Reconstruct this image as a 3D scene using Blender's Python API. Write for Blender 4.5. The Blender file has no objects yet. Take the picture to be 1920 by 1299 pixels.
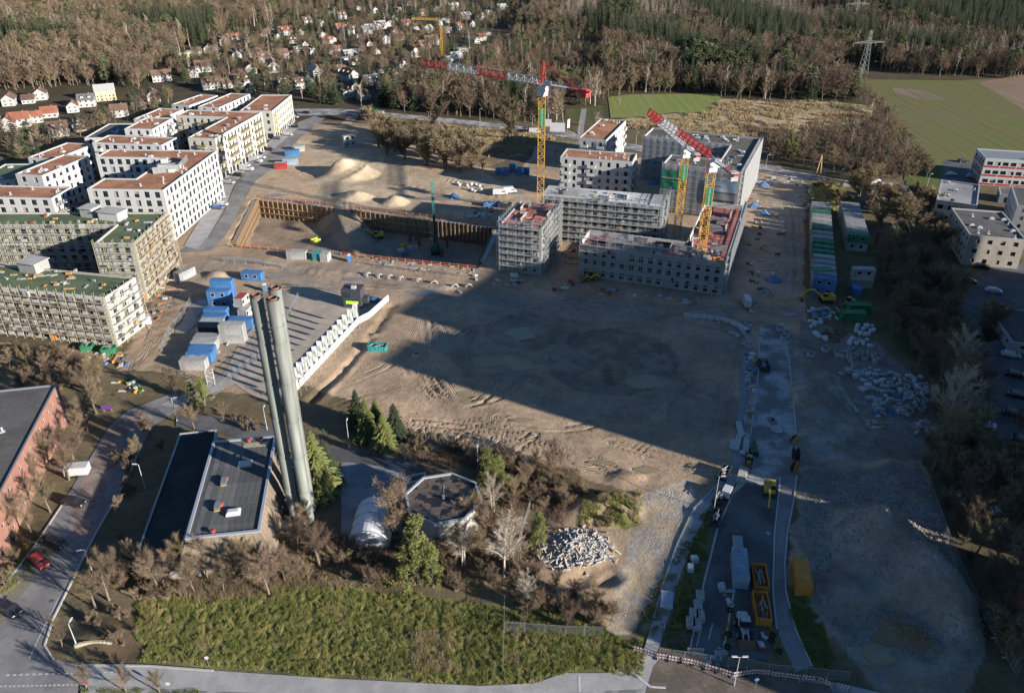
import bpy, math, random
import numpy as np
from mathutils import Vector, Matrix
random.seed(7); RNG = np.random.default_rng(11)
scene = bpy.context.scene
COL = scene.collection
R = math.radians
# ---------------------------------------------------------------- camera
FOC, PCX, PCY, CAMH, PIT = 1490.0, 960.0, 649.5, 97.0, R(29.4)
cam_d = bpy.data.cameras.new('camera'); cam = bpy.data.objects.new('camera', cam_d); COL.objects.link(cam)
cam.location = (0, 0, CAMH); cam.rotation_euler = (math.pi/2 - PIT, 0, 0)
cam_d.sensor_width = 36.0; cam_d.lens = FOC/1920*36.0; cam_d.clip_start = 0.5; cam_d.clip_end = 20000
scene.camera = cam
# ---------------------------------------------------------------- sky, sun, exposure
SUN_ANG = R(-29.0)      # ground direction towards the sun (from +X, counter-clockwise)
SUN_EL = R(15.5)
world = bpy.data.worlds.new('World'); scene.world = world; world.use_nodes = True
wn = world.node_tree; wn.nodes.clear()
wo = wn.nodes.new('ShaderNodeOutputWorld'); wb = wn.nodes.new('ShaderNodeBackground'); ws = wn.nodes.new('ShaderNodeTexSky')
ws.sky_type = 'NISHITA'; ws.sun_disc = False; ws.sun_elevation = SUN_EL
ws.sun_rotation = math.pi/2 - SUN_ANG
ws.air_density = 1.0; ws.dust_density = 0.0; ws.ozone_density = 5.0
wb.inputs['Strength'].default_value = 0.062
wn.links.new(ws.outputs[0], wb.inputs[0]); wn.links.new(wb.outputs[0], wo.inputs[0])
sd = bpy.data.lights.new('sun', 'SUN'); sd.energy = 4.8; sd.angle = R(0.55); sd.color = (1.0, 0.945, 0.86)
sun = bpy.data.objects.new('sun', sd); COL.objects.link(sun)
sdir = Vector((math.cos(SUN_ANG)*math.cos(SUN_EL), math.sin(SUN_ANG)*math.cos(SUN_EL), math.sin(SUN_EL)))
sun.rotation_euler = sdir.to_track_quat('Z', 'Y').to_euler(); sun.location = sdir*300
vs = scene.view_settings; vs.view_transform = 'Standard'; vs.look = 'None'; vs.exposure = 1.18; vs.gamma = 1.0; vs.use_curve_mapping = False
scene.render.engine = 'CYCLES'
scene.cycles.max_bounces = 5; scene.cycles.diffuse_bounces = 2; scene.cycles.glossy_bounces = 2; scene.cycles.transmission_bounces = 3
scene.cycles.transparent_max_bounces = 6; scene.cycles.use_denoising = True; scene.cycles.use_adaptive_sampling = True; scene.cycles.adaptive_threshold = 0.02
scene.cycles.caustics_reflective = False; scene.cycles.caustics_refractive = False
# ---------------------------------------------------------------- photo pixel -> place on the ground (or on a level z)
CP, SP = math.cos(PIT), math.sin(PIT)
def G(x, y, z=0.0):
    u = (x-PCX)/FOC; v = -(y-PCY)/FOC
    dy = CP+v*SP; dz = -SP+v*CP
    t = (z-CAMH)/dz
    return (u*t, dy*t)
def PX(X, Y, Z=0.0):
    dz = Z-CAMH; zc = Y*CP-dz*SP; yc = Y*SP+dz*CP
    return PCX+FOC*X/zc, PCY-FOC*yc/zc
def in_poly(px, py, poly):
    px = np.asarray(px, float); py = np.asarray(py, float); c = np.zeros(px.shape, bool); n = len(poly); j = n-1
    for i in range(n):
        xi, yi = poly[i]; xj, yj = poly[j]
        k = ((yi > py) != (yj > py)) & (px < (xj-xi)*(py-yi)/((yj-yi) or 1e-9)+xi)
        c ^= k; j = i
    return c
# ---------------------------------------------------------------- value noise (numpy)
def vnoise(x, y, seed=0):
    xi = np.floor(x).astype(np.int64); yi = np.floor(y).astype(np.int64); fx = x-xi; fy = y-yi
    fx = fx*fx*(3-2*fx); fy = fy*fy*(3-2*fy)
    def h(a, b):
        n = (a*374761393+b*668265263+seed*974634611) & 0x7fffffff
        n = ((n ^ (n >> 13))*1274126177) & 0x7fffffff
        return ((n ^ (n >> 16)) & 0xffff)/65535.0
    return (h(xi, yi)*(1-fx)+h(xi+1, yi)*fx)*(1-fy)+(h(xi, yi+1)*(1-fx)+h(xi+1, yi+1)*fx)*fy
def fbm(x, y, sc, seed=0, oc=3):
    s = 0; a = 1; t = 0
    for o in range(oc):
        s = s+a*vnoise(x/sc*2**o, y/sc*2**o, seed+o*7); t += a; a *= 0.5
    return s/t
# ---------------------------------------------------------------- materials
MATS = {}
def nodemat(name):
    m = bpy.data.materials.new(name); m.use_nodes = True; nt = m.node_tree; b = nt.nodes['Principled BSDF']
    return m, nt, b
def M(name, rgb=(0.5, 0.5, 0.5), rough=0.75, var=0.18, sc=1.5, bump=0.0, metal=0.0, spec=0.3, obvar=0.0, stain=0.0, bsc=None, stretch=None):
    if name in MATS: return MATS[name]
    if min(rgb) > .38: rgb = tuple(c*.78 for c in rgb)
    m, nt, b = nodemat(name); MATS[name] = m; N = nt.nodes; L = nt.links
    b.inputs['Roughness'].default_value = rough; b.inputs['Metallic'].default_value = metal
    b.inputs['Specular IOR Level'].default_value = spec
    tc = N.new('ShaderNodeTexCoord'); src = tc.outputs['Object']
    if stretch:
        mp = N.new('ShaderNodeMapping'); mp.inputs['Scale'].default_value = stretch; L.new(src, mp.inputs[0]); src = mp.outputs[0]
    nz = N.new('ShaderNodeTexNoise'); nz.inputs['Scale'].default_value = sc; nz.inputs['Detail'].default_value = 5; nz.inputs['Roughness'].default_value = 0.65
    L.new(src, nz.inputs['Vector'])
    mr = N.new('ShaderNodeMapRange'); mr.inputs['From Min'].default_value = 0.25; mr.inputs['From Max'].default_value = 0.75
    mr.inputs['To Min'].default_value = 1-var; mr.inputs['To Max'].default_value = 1+var; L.new(nz.outputs['Fac'], mr.inputs['Value'])
    val = mr.outputs[0]
    if stain:
        n2 = N.new('ShaderNodeTexNoise'); n2.inputs['Scale'].default_value = sc*0.13; n2.inputs['Detail'].default_value = 9; n2.inputs['Roughness'].default_value = .6; L.new(src, n2.inputs['Vector'])
        m2 = N.new('ShaderNodeMapRange'); m2.inputs['From Min'].default_value = 0.44; m2.inputs['From Max'].default_value = 0.57
        m2.inputs['To Min'].default_value = 1-stain; m2.inputs['To Max'].default_value = 1.0; L.new(n2.outputs['Fac'], m2.inputs['Value'])
        mm = N.new('ShaderNodeMath'); mm.operation = 'MULTIPLY'; L.new(val, mm.inputs[0]); L.new(m2.outputs[0], mm.inputs[1]); val = mm.outputs[0]
    if obvar:
        oi = N.new('ShaderNodeObjectInfo'); m3 = N.new('ShaderNodeMapRange'); m3.inputs['To Min'].default_value = 1-obvar; m3.inputs['To Max'].default_value = 1+obvar
        L.new(oi.outputs['Random'], m3.inputs['Value'])
        mm = N.new('ShaderNodeMath'); mm.operation = 'MULTIPLY'; L.new(val, mm.inputs[0]); L.new(m3.outputs[0], mm.inputs[1]); val = mm.outputs[0]
    mx = N.new('ShaderNodeVectorMath'); mx.operation = 'SCALE'; mx.inputs[0].default_value = rgb; L.new(val, mx.inputs['Scale'])
    L.new(mx.outputs[0], b.inputs['Base Color'])
    if bump:
        bp = N.new('ShaderNodeBump'); bp.inputs['Strength'].default_value = 1.0; bp.inputs['Distance'].default_value = bump
        nb = N.new('ShaderNodeTexNoise'); nb.inputs['Scale'].default_value = bsc or sc*2; nb.inputs['Detail'].default_value = 6; L.new(src, nb.inputs['Vector'])
        L.new(nb.outputs['Fac'], bp.inputs['Height']); L.new(bp.outputs[0], b.inputs['Normal'])
    return m
def wave_mat(name, rgb, rough, scale, depth, axis='X', metal=0.0, var=0.12):
    m = M(name, rgb, rough, var, 1.2, 0, metal); nt = m.node_tree; N = nt.nodes; L = nt.links; b = N['Principled BSDF']
    tc = N.new('ShaderNodeTexCoord'); w = N.new('ShaderNodeTexWave'); w.bands_direction = axis; w.inputs['Scale'].default_value = scale
    L.new(tc.outputs['Object'], w.inputs['Vector']); bp = N.new('ShaderNodeBump'); bp.inputs['Distance'].default_value = depth
    L.new(w.outputs['Fac'], bp.inputs['Height']); L.new(bp.outputs[0], b.inputs['Normal'])
    return m
# ---------------------------------------------------------------- mesh builder
class MB:
    def __init__(s): s.v = []; s.f = []; s.m = []
    def face(s, pts, mi=0):
        n = len(s.v); s.v.extend([tuple(p) for p in pts]); s.f.append(tuple(range(n, n+len(pts)))); s.m.append(mi)
    def hexa(s, b, t, mi=0):                       # bottom ring (CCW), top ring
        n = len(s.v); k = len(b); s.v.extend([tuple(p) for p in b]); s.v.extend([tuple(p) for p in t])
        s.f.append(tuple(range(n+k-1, n-1, -1))); s.m.append(mi); s.f.append(tuple(range(n+k, n+2*k))); s.m.append(mi)
        for i in range(k):
            j = (i+1) % k; s.f.append((n+i, n+j, n+k+j, n+k+i)); s.m.append(mi)
    def box(s, c, d, rz=0.0, mi=0):                # centre, full sizes
        x, y, z = c; a, b, h = d[0]/2, d[1]/2, d[2]/2; cs, sn = math.cos(rz), math.sin(rz)
        q = [(x+cs*i-sn*j, y+sn*i+cs*j) for i, j in ((-a, -b), (a, -b), (a, b), (-a, b))]
        s.hexa([(p[0], p[1], z-h) for p in q], [(p[0], p[1], z+h) for p in q], mi)
    def prism(s, poly, z0, z1, mi=0):
        s.hexa([(p[0], p[1], z0) for p in poly], [(p[0], p[1], z1) for p in poly], mi)
    def bar(s, p, q, w, h=None, mi=0):             # square bar between two points
        p = Vector(p); q = Vector(q); d = q-p
        if d.length < 1e-6: return
        d.normalize(); up = Vector((0, 0, 1)) if abs(d.z) < 0.95 else Vector((1, 0, 0))
        a = d.cross(up).normalized()*(w/2); b = a.cross(d).normalized()*((h or w)/2)
        s.hexa([p-a-b, p+a-b, p+a+b, p-a+b], [q-a-b, q+a-b, q+a+b, q-a+b], mi)
    def tube(s, p, q, r0, r1=None, n=8, mi=0, cap=True):
        p = Vector(p); q = Vector(q); d = (q-p); 
        if d.length < 1e-6: return
        d.normalize(); up = Vector((0, 0, 1)) if abs(d.z) < 0.95 else Vector((1, 0, 0))
        a = d.cross(up).normalized(); b = a.cross(d).normalized(); r1 = r0 if r1 is None else r1
        i0 = len(s.v)
        for P_, r in ((p, r0), (q, r1)):
            for i in range(n):
                t = 2*math.pi*i/n; s.v.append(tuple(P_+a*(math.cos(t)*r)-b*(math.sin(t)*r)))
        for i in range(n):
            j = (i+1) % n; s.f.append((i0+i, i0+i+n, i0+j+n, i0+j)); s.m.append(mi)
        if cap:
            s.f.append(tuple(i0+i for i in range(n))); s.m.append(mi); s.f.append(tuple(i0+n+i for i in range(n-1, -1, -1))); s.m.append(mi)
    def lathe(s, prof, n=16, mi=0, c=(0, 0)):      # prof: (r,z) list
        i0 = len(s.v)
        for r, z in prof:
            for i in range(n):
                t = 2*math.pi*i/n; s.v.append((c[0]+r*math.cos(t), c[1]+r*math.sin(t), z))
        for k in range(len(prof)-1):
            for i in range(n):
                j = (i+1) % n; a = i0+k*n; s.f.append((a+i, a+j, a+n+j, a+n+i)); s.m.append(mi)
    def mesh(s, name, mats, smooth=False):
        me = bpy.data.meshes.new(name); me.from_pydata(s.v, [], s.f)
        for x in (mats if isinstance(mats, (list, tuple)) else [mats]): me.materials.append(x)
        if any(s.m): me.polygons.foreach_set('material_index', s.m)
        if smooth: me.polygons.foreach_set('use_smooth', [True]*len(s.f))
        me.update(); return me
    def build(s, name, mats, parent=None, loc=(0, 0, 0), rz=0.0, smooth=False):
        return put(s.mesh(name, mats, smooth), name, parent, loc, rz)
def put(me, name, parent=None, loc=(0, 0, 0), rz=0.0, sc=None):
    o = bpy.data.objects.new(name, me); COL.objects.link(o); o.parent = parent; o.location = loc
    if rz: o.rotation_euler = (0, 0, rz)
    if sc is not None: o.scale = (sc, sc, sc) if isinstance(sc, (int, float)) else sc
    return o
def thing(name, label, cat, loc=(0, 0, 0), rz=0.0, group=None):
    o = bpy.data.objects.new(name, None); COL.objects.link(o); o.location = loc; o.rotation_euler = (0, 0, rz); o.empty_display_size = 0.5
    return tag(o, label, cat, group)
def tag(o, label=None, cat=None, group=None, kind=None):
    if label: o['label'] = label
    if cat: o['category'] = cat
    if group: o['group'] = group
    if kind: o['kind'] = kind
    return o
def dup(root, loc, rz=0.0, sc=None, label=None, group=None):
    def cp(o, par):
        c = o.copy(); COL.objects.link(c); c.parent = par
        for ch in KIDS.get(o.name, ()): cp(ch, c)
        return c
    if root.name not in KIDS:
        for o in [root]+list(root.children_recursive): KIDS[o.name] = list(o.children)
    c = cp(root, None); c.location = loc; c.rotation_euler = (0, 0, rz)
    if sc: c.scale = (sc, sc, sc)
    if label: c['label'] = label
    if group: c['group'] = group
    return c
KIDS = {}
def ccw(p):
    a = sum(p[i][0]*p[(i+1) % len(p)][1]-p[(i+1) % len(p)][0]*p[i][1] for i in range(len(p)))
    return list(p) if a > 0 else list(reversed(p))
def rectify(P):
    n = len(P); E = [(P[(i+1) % n][0]-P[i][0], P[(i+1) % n][1]-P[i][1]) for i in range(n)]
    # best common axis, edge-length weighted (angle*4 trick)
    sx = sy = 0
    for e in E:
        l = math.hypot(*e); t = math.atan2(e[1], e[0])*4; sx += l*math.cos(t); sy += l*math.sin(t)
    t = math.atan2(sy, sx)/4; c, s = math.cos(t), math.sin(t)
    Q = [[c*p[0]+s*p[1], -s*p[0]+c*p[1]] for p in P]
    for i in range(n):
        j = (i+1) % n; du = abs(Q[j][0]-Q[i][0]); dv = abs(Q[j][1]-Q[i][1]); k = 1 if du > dv else 0
        m = (Q[i][k]+Q[j][k])/2; Q[i][k] = Q[j][k] = m
    return [(c*q[0]-s*q[1], s*q[0]+c*q[1]) for q in Q]
def inset(P, d):
    n = len(P); out = []
    for i in range(n):
        a = Vector(P[i-1]); b = Vector(P[i]); c = Vector(P[(i+1) % n])
        e1 = (b-a).normalized(); e2 = (c-b).normalized(); n1 = Vector((-e1.y, e1.x)); n2 = Vector((-e2.y, e2.x))
        k = 1+n1.dot(n2); o = (n1+n2)*(d/max(k, 0.2)); out.append((b.x+o.x, b.y+o.y))
    return out
# ================================================================ TERRAIN
PITPX = [(477, 374), (626, 389), (660, 393), (800, 412), (934, 428), (905, 492), (893, 500), (760, 487), (620, 472), (520, 466), (434, 459)]
PIT_POLY = [G(*p) for p in PITPX]; PIT_D = 6.4
RAMP = (G(643, 386), G(690, 468))
def seg_dist(x, y, a, b):
    ax, ay = a; bx, by = b; dx, dy = bx-ax, by-ay; l2 = dx*dx+dy*dy+1e-9
    t = np.clip(((x-ax)*dx+(y-ay)*dy)/l2, 0, 1)
    return np.hypot(x-ax-t*dx, y-ay-t*dy), t
# mounds: (px, py, radius across m, radius deep m, height, sharpness, turn)
MOUNDS = [(662, 328, 11, 9, 7.2, 1.0, 0.1), (630, 332, 8, 6, 3.6, 1.0, 0), (664, 370, 7.5, 5, 3.4, 1.0, 0), (741, 380, 5.5, 4.5, 3.8, 1.0, 0), (1022, 285, 9, 8, 4.6, 1.1, 0.3),
          (962, 330, 7, 5, 3.0, 1.0, 0), (1130, 700, 6.5, 5.5, 3.0, 1.2, 0), (1165, 705, 4.5, 6.5, 3.2, 1.0, 0.4), (1060, 610, 8, 3, 1.0, 1.2, .3), (1180, 640, 9, 3, 1.1, 1.2, -.3), (1515, 745, 6, 7, 3.0, 1.0, 0.2), (1545, 700, 2.5, 9, 1.0, 1.0, 0.5),
          (1690, 1075, 9, 15, 9.5, 1.2, 0.45), (1645, 1005, 9, 9, 5.5, 1.1, 0.2), (1745, 1150, 8, 8, 5.0, 1.1, 0.6), (1600, 1120, 4, 8, 2.6, 1.0, .3), (1760, 1230, 5, 4, 2.0, 1.0, 0), (1555, 1185, 2.2, 6, 1.6, 1.0, 0.25),
          (1530, 888, 3.4, 3.0, 0.7, 1.2, 0), (1665, 868, 3.6, 2.6, 0.9, 1.2, 0), (1140, 955, 7, 5, 3.0, 1.3, 0), (1085, 960, 5, 4, 2.0, 1.3, 0), (1075, 1030, 8, 5.5, 2.0, 1.4, 0),
          (1115, 1085, 7, 5, 1.9, 1.2, 0.2), (185, 1200, 7, 5, 1.6, 1.4, 0), (1553, 378, 8, 17, 6.5, 1.2, -0.25), (408, 518, 4, 3, 2.2, 1.0, 0), (1175, 895, 5, 3, .9, 1.2, .3)]
HOLES = [(1105, 1083, 4.0, 2.2, 1.9, 0.3), (1140, 1090, 2.6, 1.6, 1.2, 0.5), (1235, 712, 6, 4, 0.5, 0)]
DITCH = [[(735, 575), (690, 640), (640, 700), (585, 750)], [(1290, 602), (1385, 622), (1402, 650)]]
PUDXY = [(925, 676, 5.5, 3.0), (975, 683, 3.8, 2.4), (1205, 715, 6.0, 2.6), (872, 738, 2.2, 1.3), (975, 625, 3.6, 3.2), (1160, 598, 4, 1.6), (1690, 1190, 5.0, 4.2), (1645, 1225, 3.0, 2.6), (800, 548, 6.0, 1.8), (365, 580, 3.0, 5.5), (350, 610, 2.4, 4.5), (1215, 880, 2.6, 1.0), (665, 523, 4, 1.5), (820, 372, 8, 2.2)]
RIDGE = [[(1300, 880), (1400, 905)], [(735, 578), (700, 628), (655, 690), (600, 752)], [(560, 500), (700, 520), (840, 540)], [(1490, 655), (1530, 690), (1575, 745)]]
# tyre tracks as pixel polylines
def arc(cx, cy, rx, ry, a0, a1, n=14): return [(cx+rx*math.cos(R(a0+(a1-a0)*i/(n-1))), cy+ry*math.sin(R(a0+(a1-a0)*i/(n-1)))) for i in range(n)]
TRACKS = [[(800, 560), (802, 620), (808, 680), (812, 720), (835, 748), (870, 760), (900, 752), (918, 735)],
          [(822, 610), (845, 660), (880, 690), (890, 700)], [(795, 570), (815, 690), (850, 745)], [(640, 760), (700, 740), (770, 720), (800, 700)],
          [(650, 720), (720, 690), (780, 650), (810, 590)], [(480, 545), (600, 535), (720, 540), (860, 560), (1000, 575), (1200, 580), (1400, 590), (1480, 575)],
          [(420, 500), (560, 505), (700, 530), (850, 550), (1000, 562), (1180, 570), (1420, 580)], [(1470, 350), (1485, 420), (1488, 500), (1480, 560), (1440, 590)],
          [(1455, 350), (1470, 430), (1470, 520)], [(900, 580), (960, 610), (970, 640), (955, 670)], [(930, 560), (1010, 600), (1060, 640), (1080, 700)],
          [(1340, 640), (1290, 700), (1240, 770), (1180, 800)], [(1380, 640), (1360, 720), (1350, 800)], [(1150, 830), (1230, 850), (1300, 880)],
          [(900, 800), (980, 815), (1060, 840), (1150, 880)], [(960, 790), (1060, 800), (1160, 830), (1260, 860)], [(780, 790), (880, 800), (960, 830)],
          [(1060, 880), (1120, 870), (1180, 890), (1230, 920)], [(620, 270), (700, 300), (800, 330), (900, 350)],
          [(560, 330), (600, 300), (640, 285)], [(720, 345), (800, 355), (880, 362), (960, 372)], [(330, 500), (310, 560), (290, 620), (250, 690)],
          [(345, 500), (330, 570), (310, 640), (270, 700)], [(1560, 880), (1620, 940), (1640, 1000)], [(1500, 640), (1540, 690), (1590, 760), (1640, 830)], [(690, 470), (668, 430), (650, 400), (648, 375)]]
TRACKS += [arc(860, 690, 52, 55, 20, 175), arc(866, 692, 68, 68, 10, 180), arc(880, 655, 120, 100, 40, 165), arc(1000, 650, 125, 62, 95, 265), arc(1330, 640, 85, 95, 90, 205), arc(1180, 760, 150, 60, 180, 330), arc(1040, 760, 120, 45, 150, 20), [(690, 640), (760, 660), (840, 640), (930, 590)], [(980, 700), (1060, 740), (1160, 760), (1290, 740)]]
for k in range(7):
    TRACKS.append([(760+38*k, 835-3*k), (752+38*k, 800+8*k)] if k < 4 else [(880+60*(k-4), 815), (840+60*(k-4), 845)])
def hz_np(x, y, fine=True):
    x = np.asarray(x, float); y = np.asarray(y, float); z = np.zeros(x.shape)
    near = (y < 420) & (np.abs(x) < 240)
    if not near.any(): return z
    xx = x[near]; yy = y[near]; zz = np.zeros(xx.shape)
    px, py = PX(xx, yy)
    site = in_poly(px, py, SITE)
    amp = np.where(site, 1.0, 0.25)
    zz += amp*(0.30*(fbm(xx, yy, 14, 3)-0.5)+0.16*(fbm(xx, yy, 3.2, 5, 2)-0.5))
    for (mx, my, rx, ry, h, p, rot) in MOUNDS:
        cx, cy = G(mx, my); c, s = math.cos(rot), math.sin(rot); u = (xx-cx)*c+(yy-cy)*s; w = -(xx-cx)*s+(yy-cy)*c
        d = np.hypot(u/rx, w/ry); w8 = np.clip(1-d, 0, 1)
        f = np.where(w8 > 0, w8**(p*0.9+0.1), 0); f = f*(1-0.28*np.clip(f-0.6, 0, 1))
        rough = 0.75+0.5*fbm(xx, yy, max(rx*0.45, 1.2), int(mx) % 97, 3)
        zz += h*f*rough
    for (mx, my, rx, ry, h, rot) in HOLES:
        cx, cy = G(mx, my); c, s = math.cos(rot), math.sin(rot); u = (xx-cx)*c+(yy-cy)*s; w = -(xx-cx)*s+(yy-cy)*c
        zz -= h*np.clip(1.3-np.hypot(u/rx, w/ry), 0, 1)
    for dl in DITCH:
        q = [G(*p) for p in dl]
        for a, b in zip(q[:-1], q[1:]):
            d, t = seg_dist(xx, yy, a, b); zz = np.minimum(zz, zz*0+np.where(d < 2.0, -0.9*(1-d/2.0)+0.05, 9))
    for dl in RIDGE:
        q = [G(*p) for p in dl]
        for a, b in zip(q[:-1], q[1:]):
            d, t = seg_dist(xx, yy, a, b); zz += 0.42*np.clip(1-d/1.7, 0, 1)*(0.4+1.1*fbm(xx, yy, 2.2, 9, 2))
    if fine:
        for tr in TRACKS:
            q = [G(*p) for p in tr]; dm = np.full(xx.shape, 99.0)
            for a, b in zip(q[:-1], q[1:]):
                d, t = seg_dist(xx, yy, a, b); dm = np.minimum(dm, d)
            for o in (1.05,):
                e = np.abs(dm-o); mod = np.clip(fbm(xx, yy, 6, 61, 2)*2.4-.6, 0, 1.2); zz += mod*(np.where(e < 0.5, -0.25*(1-e/0.5), 0)+np.where((e >= 0.4) & (e < 0.95), 0.15*(1-np.abs(e-0.68)/0.28).clip(0, 1), 0))
        # bulldozed parallel furrows on the slope above the brush
        k = in_poly(px, py, FURROW)
        zz += np.where(k, 0.16*np.sin((xx*0.97+yy*0.2)*2*math.pi/1.15+2.0*fbm(xx, yy, 5, 21)), 0)
    for (a_, b_, rx, ry) in PUDXY:
        cx, cy = G(a_, b_); f = np.clip((1.75-np.hypot((xx-cx)/rx, (yy-cy)/ry))/.6, 0, 1); zz = zz*(1-f)+(-.12)*f
    for fp in FLATS: zz = np.where(in_poly(px, py, fp), 0.02, zz)
    pit = in_poly(xx, yy, PIT_POLY)
    d, t = seg_dist(xx, yy, *RAMP); rz_ = -PIT_D*t; side = rz_-np.clip(d-3.0, 0, 99)*0.85
    fl = -PIT_D+0.25*fbm(xx, yy, 5, 31, 2)
    zz = np.where(pit, np.maximum(fl, side+0.2*fbm(xx, yy, 2.5, 33)), zz)
    z[near] = zz
    return z
SITE = [(-60, 640), (240, 664), (330, 455), (400, 330), (560, 240), (660, 222), (760, 262), (870, 300), (905, 316), (980, 318), (1010, 276), (1060, 268), (1220, 300), (1430, 300), (1520, 335), (1505, 390), (1512, 600), (1640, 640), (1745, 730), (1770, 800), (1725, 870),
        (1760, 960), (1840, 1200), (1810, 1320), (1660, 1299), (1560, 1180), (1500, 1085), (1470, 1100), (1500, 900), (1400, 880), (1320, 950), (1240, 1090), (1190, 1170), (1130, 1180), (1060, 1120), (1000, 1070), (1060, 930), (1180, 925), (1080, 890), (900, 838), (760, 800), (640, 745), (560, 722), (400, 742), (300, 692), (215, 700), (100, 660)]
FURROW = [(770, 790), (905, 782), (1000, 812), (1080, 860), (1010, 850), (900, 832), (800, 815)]
FLATS = [[(1425, 612), (1470, 605), (1482, 690), (1497, 890), (1494, 940), (1476, 1000), (1472, 1110), (1525, 1250), (1560, 1290), (1560, 1340), (1190, 1340), (1205, 1225), (1225, 1160), (1270, 1020), (1300, 955), (1372, 890), (1388, 650)],
         [(440, 722), (398, 737), (450, 640), (518, 560), (560, 533), (737, 561), (690, 594), (640, 642), (577, 710), (520, 762)], [(345, 462), (398, 375), (500, 270), (545, 225), (610, 215), (560, 265), (480, 342), (425, 442), (395, 472), (330, 477)],
         [(935, 505), (1012, 515), (1060, 455), (1095, 510), (1368, 558), (1420, 330), (1200, 300), (1040, 290), (975, 380)], [(390, 720), (505, 648), (500, 667), (420, 732), (300, 765)]]
def hz(x, y): return float(hz_np(np.array([x]), np.array([y]), True)[0])
def GZ(px, py):
    x, y = G(px, py); return (x, y, hz(x, y))
def axis(fine0, fine1, st, mid0, mid1, st2, far0, far1):
    a = list(np.arange(fine0, fine1+1e-6, st)); l = []; x = fine0
    while x > mid0: x -= st2; l.append(x)
    s = st2
    while x > far0: s *= 1.25; x -= s; l.append(x)
    r = []; x = a[-1]
    while x < mid1: x += st2; r.append(x)
    s = st2
    while x < far1: s *= 1.25; x += s; r.append(x)
    return np.array(sorted(l)+a+r)
gx = axis(-62, 104, 0.55, -150, 150, 1.25, -9000, 9000); gy = axis(82, 214, 0.55, 60, 330, 1.1, -3000, 12000)
GX, GY = np.meshgrid(gx, gy); X1 = GX.ravel(); Y1 = GY.ravel(); Z1 = hz_np(X1, Y1)
def hz_np(x, y, fine=True):                        # from here on: read the finished grid
    x = np.asarray(x, float); y = np.asarray(y, float); i = np.clip(np.searchsorted(gx, x)-1, 0, len(gx)-2); j = np.clip(np.searchsorted(gy, y)-1, 0, len(gy)-2); Zg = Z1.reshape(len(gy), len(gx))
    u = (x-gx[i])/(gx[i+1]-gx[i]); v = (y-gy[j])/(gy[j+1]-gy[j])
    return (Zg[j, i]*(1-u)+Zg[j, i+1]*u)*(1-v)+(Zg[j+1, i]*(1-u)+Zg[j+1, i+1]*u)*v
# ---- what the ground is made of: colour per vertex (soil, grass, leaf litter, plus painted shade in the far woods), edges broken up by noise
far = Y1 < 58
PXx, PXy = PX(X1, np.maximum(Y1, 58)); JX = PXx+22*(fbm(X1, Y1, 5, 41)-0.5)*np.clip(150/np.maximum(Y1, 60), 0.2, 1.3); JY = PXy+16*(fbm(X1, Y1, 5, 43)-0.5)*np.clip(150/np.maximum(Y1, 60), 0.15, 1.3)
C = np.zeros((len(X1), 3)); n1 = fbm(X1, Y1, 9, 51)[:, None]; n2 = fbm(X1, Y1, 2.5, 53, 2)[:, None]
WOOD = np.array([0.14, 0.11, 0.065]); GRASS = np.array([0.125, 0.125, 0.042]); DRY = np.array([0.40, 0.30, 0.17]); DIRT = np.array([0.42, 0.30, 0.20]); WET = np.array([0.25, 0.20, 0.155]); GREYD = np.array([0.33, 0.295, 0.26]); SAND = np.array([0.50, 0.39, 0.265])
def zone(poly, a, b, k=1.0, lo=0.35, hi=0.65, w=n1):
    m = in_poly(JX, JY, poly); f = np.clip((w-lo)/(hi-lo), 0, 1); cc = a*(1-f)+b*f; C[m] = C[m]*(1-k)+cc[m]*k
C[:] = WOOD*(0.8+0.5*n1); C[Y1 > 400] *= .55  # far ground darkened in its colour to stand for shade under the woods
zone(SITE, DIRT, DIRT*0.82)
zone([(215, 690), (560, 722), (730, 560), (860, 545), (700, 500), (430, 480), (330, 470), (250, 640)], DIRT*0.92, WET*1.15, 1)                # muddy roads by the containers
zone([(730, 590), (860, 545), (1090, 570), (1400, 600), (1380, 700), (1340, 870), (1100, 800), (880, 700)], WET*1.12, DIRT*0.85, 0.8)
zone(arc(1150, 680, 125, 62, 0, 345, 20), WET*0.6, WET*1.0, 0.75, w=n2); zone(arc(1000, 620, 90, 35, 0, 345, 20), WET*0.65, WET*1.05, 0.7, w=n2); zone(arc(1320, 770, 70, 60, 0, 345, 20), WET*0.8, WET*1.1, 0.6, w=n2)
zone([(850, 540), (1090, 560), (1400, 575), (1400, 605), (1000, 590), (800, 570)], DIRT*0.8, GREYD*0.9, 0.6)
zone([(1420, 330), (1510, 335), (1505, 600), (1380, 600), (1400, 420)], GREYD*0.9, DIRT*0.95, 0.8)
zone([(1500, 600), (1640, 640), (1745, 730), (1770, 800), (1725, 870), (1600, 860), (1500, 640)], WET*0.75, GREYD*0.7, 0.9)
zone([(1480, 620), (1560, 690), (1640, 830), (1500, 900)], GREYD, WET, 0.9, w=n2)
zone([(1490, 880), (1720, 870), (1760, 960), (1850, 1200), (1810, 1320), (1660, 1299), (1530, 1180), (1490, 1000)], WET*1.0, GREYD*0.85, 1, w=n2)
zone([(560, 240), (760, 262), (905, 320), (1000, 380), (700, 380), (430, 370)], DIRT*1.1, SAND*0.9, 1)
zone([(580, 270), (720, 290), (730, 340), (600, 350)], SAND, SAND*0.85, 1); zone([(630, 348), (780, 352), (775, 392), (630, 385)], SAND, SAND*0.9, 1)
zone([(430, 373), (480, 370), (935, 425), (895, 502), (430, 462)], DIRT*0.8, WET, 0.9)
zone([(770, 800), (1000, 815), (1340, 870), (1300, 960), (1180, 925), (1080, 890), (900, 838)], DIRT*0.95, DIRT*0.75, 0.8, w=n2)
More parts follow.
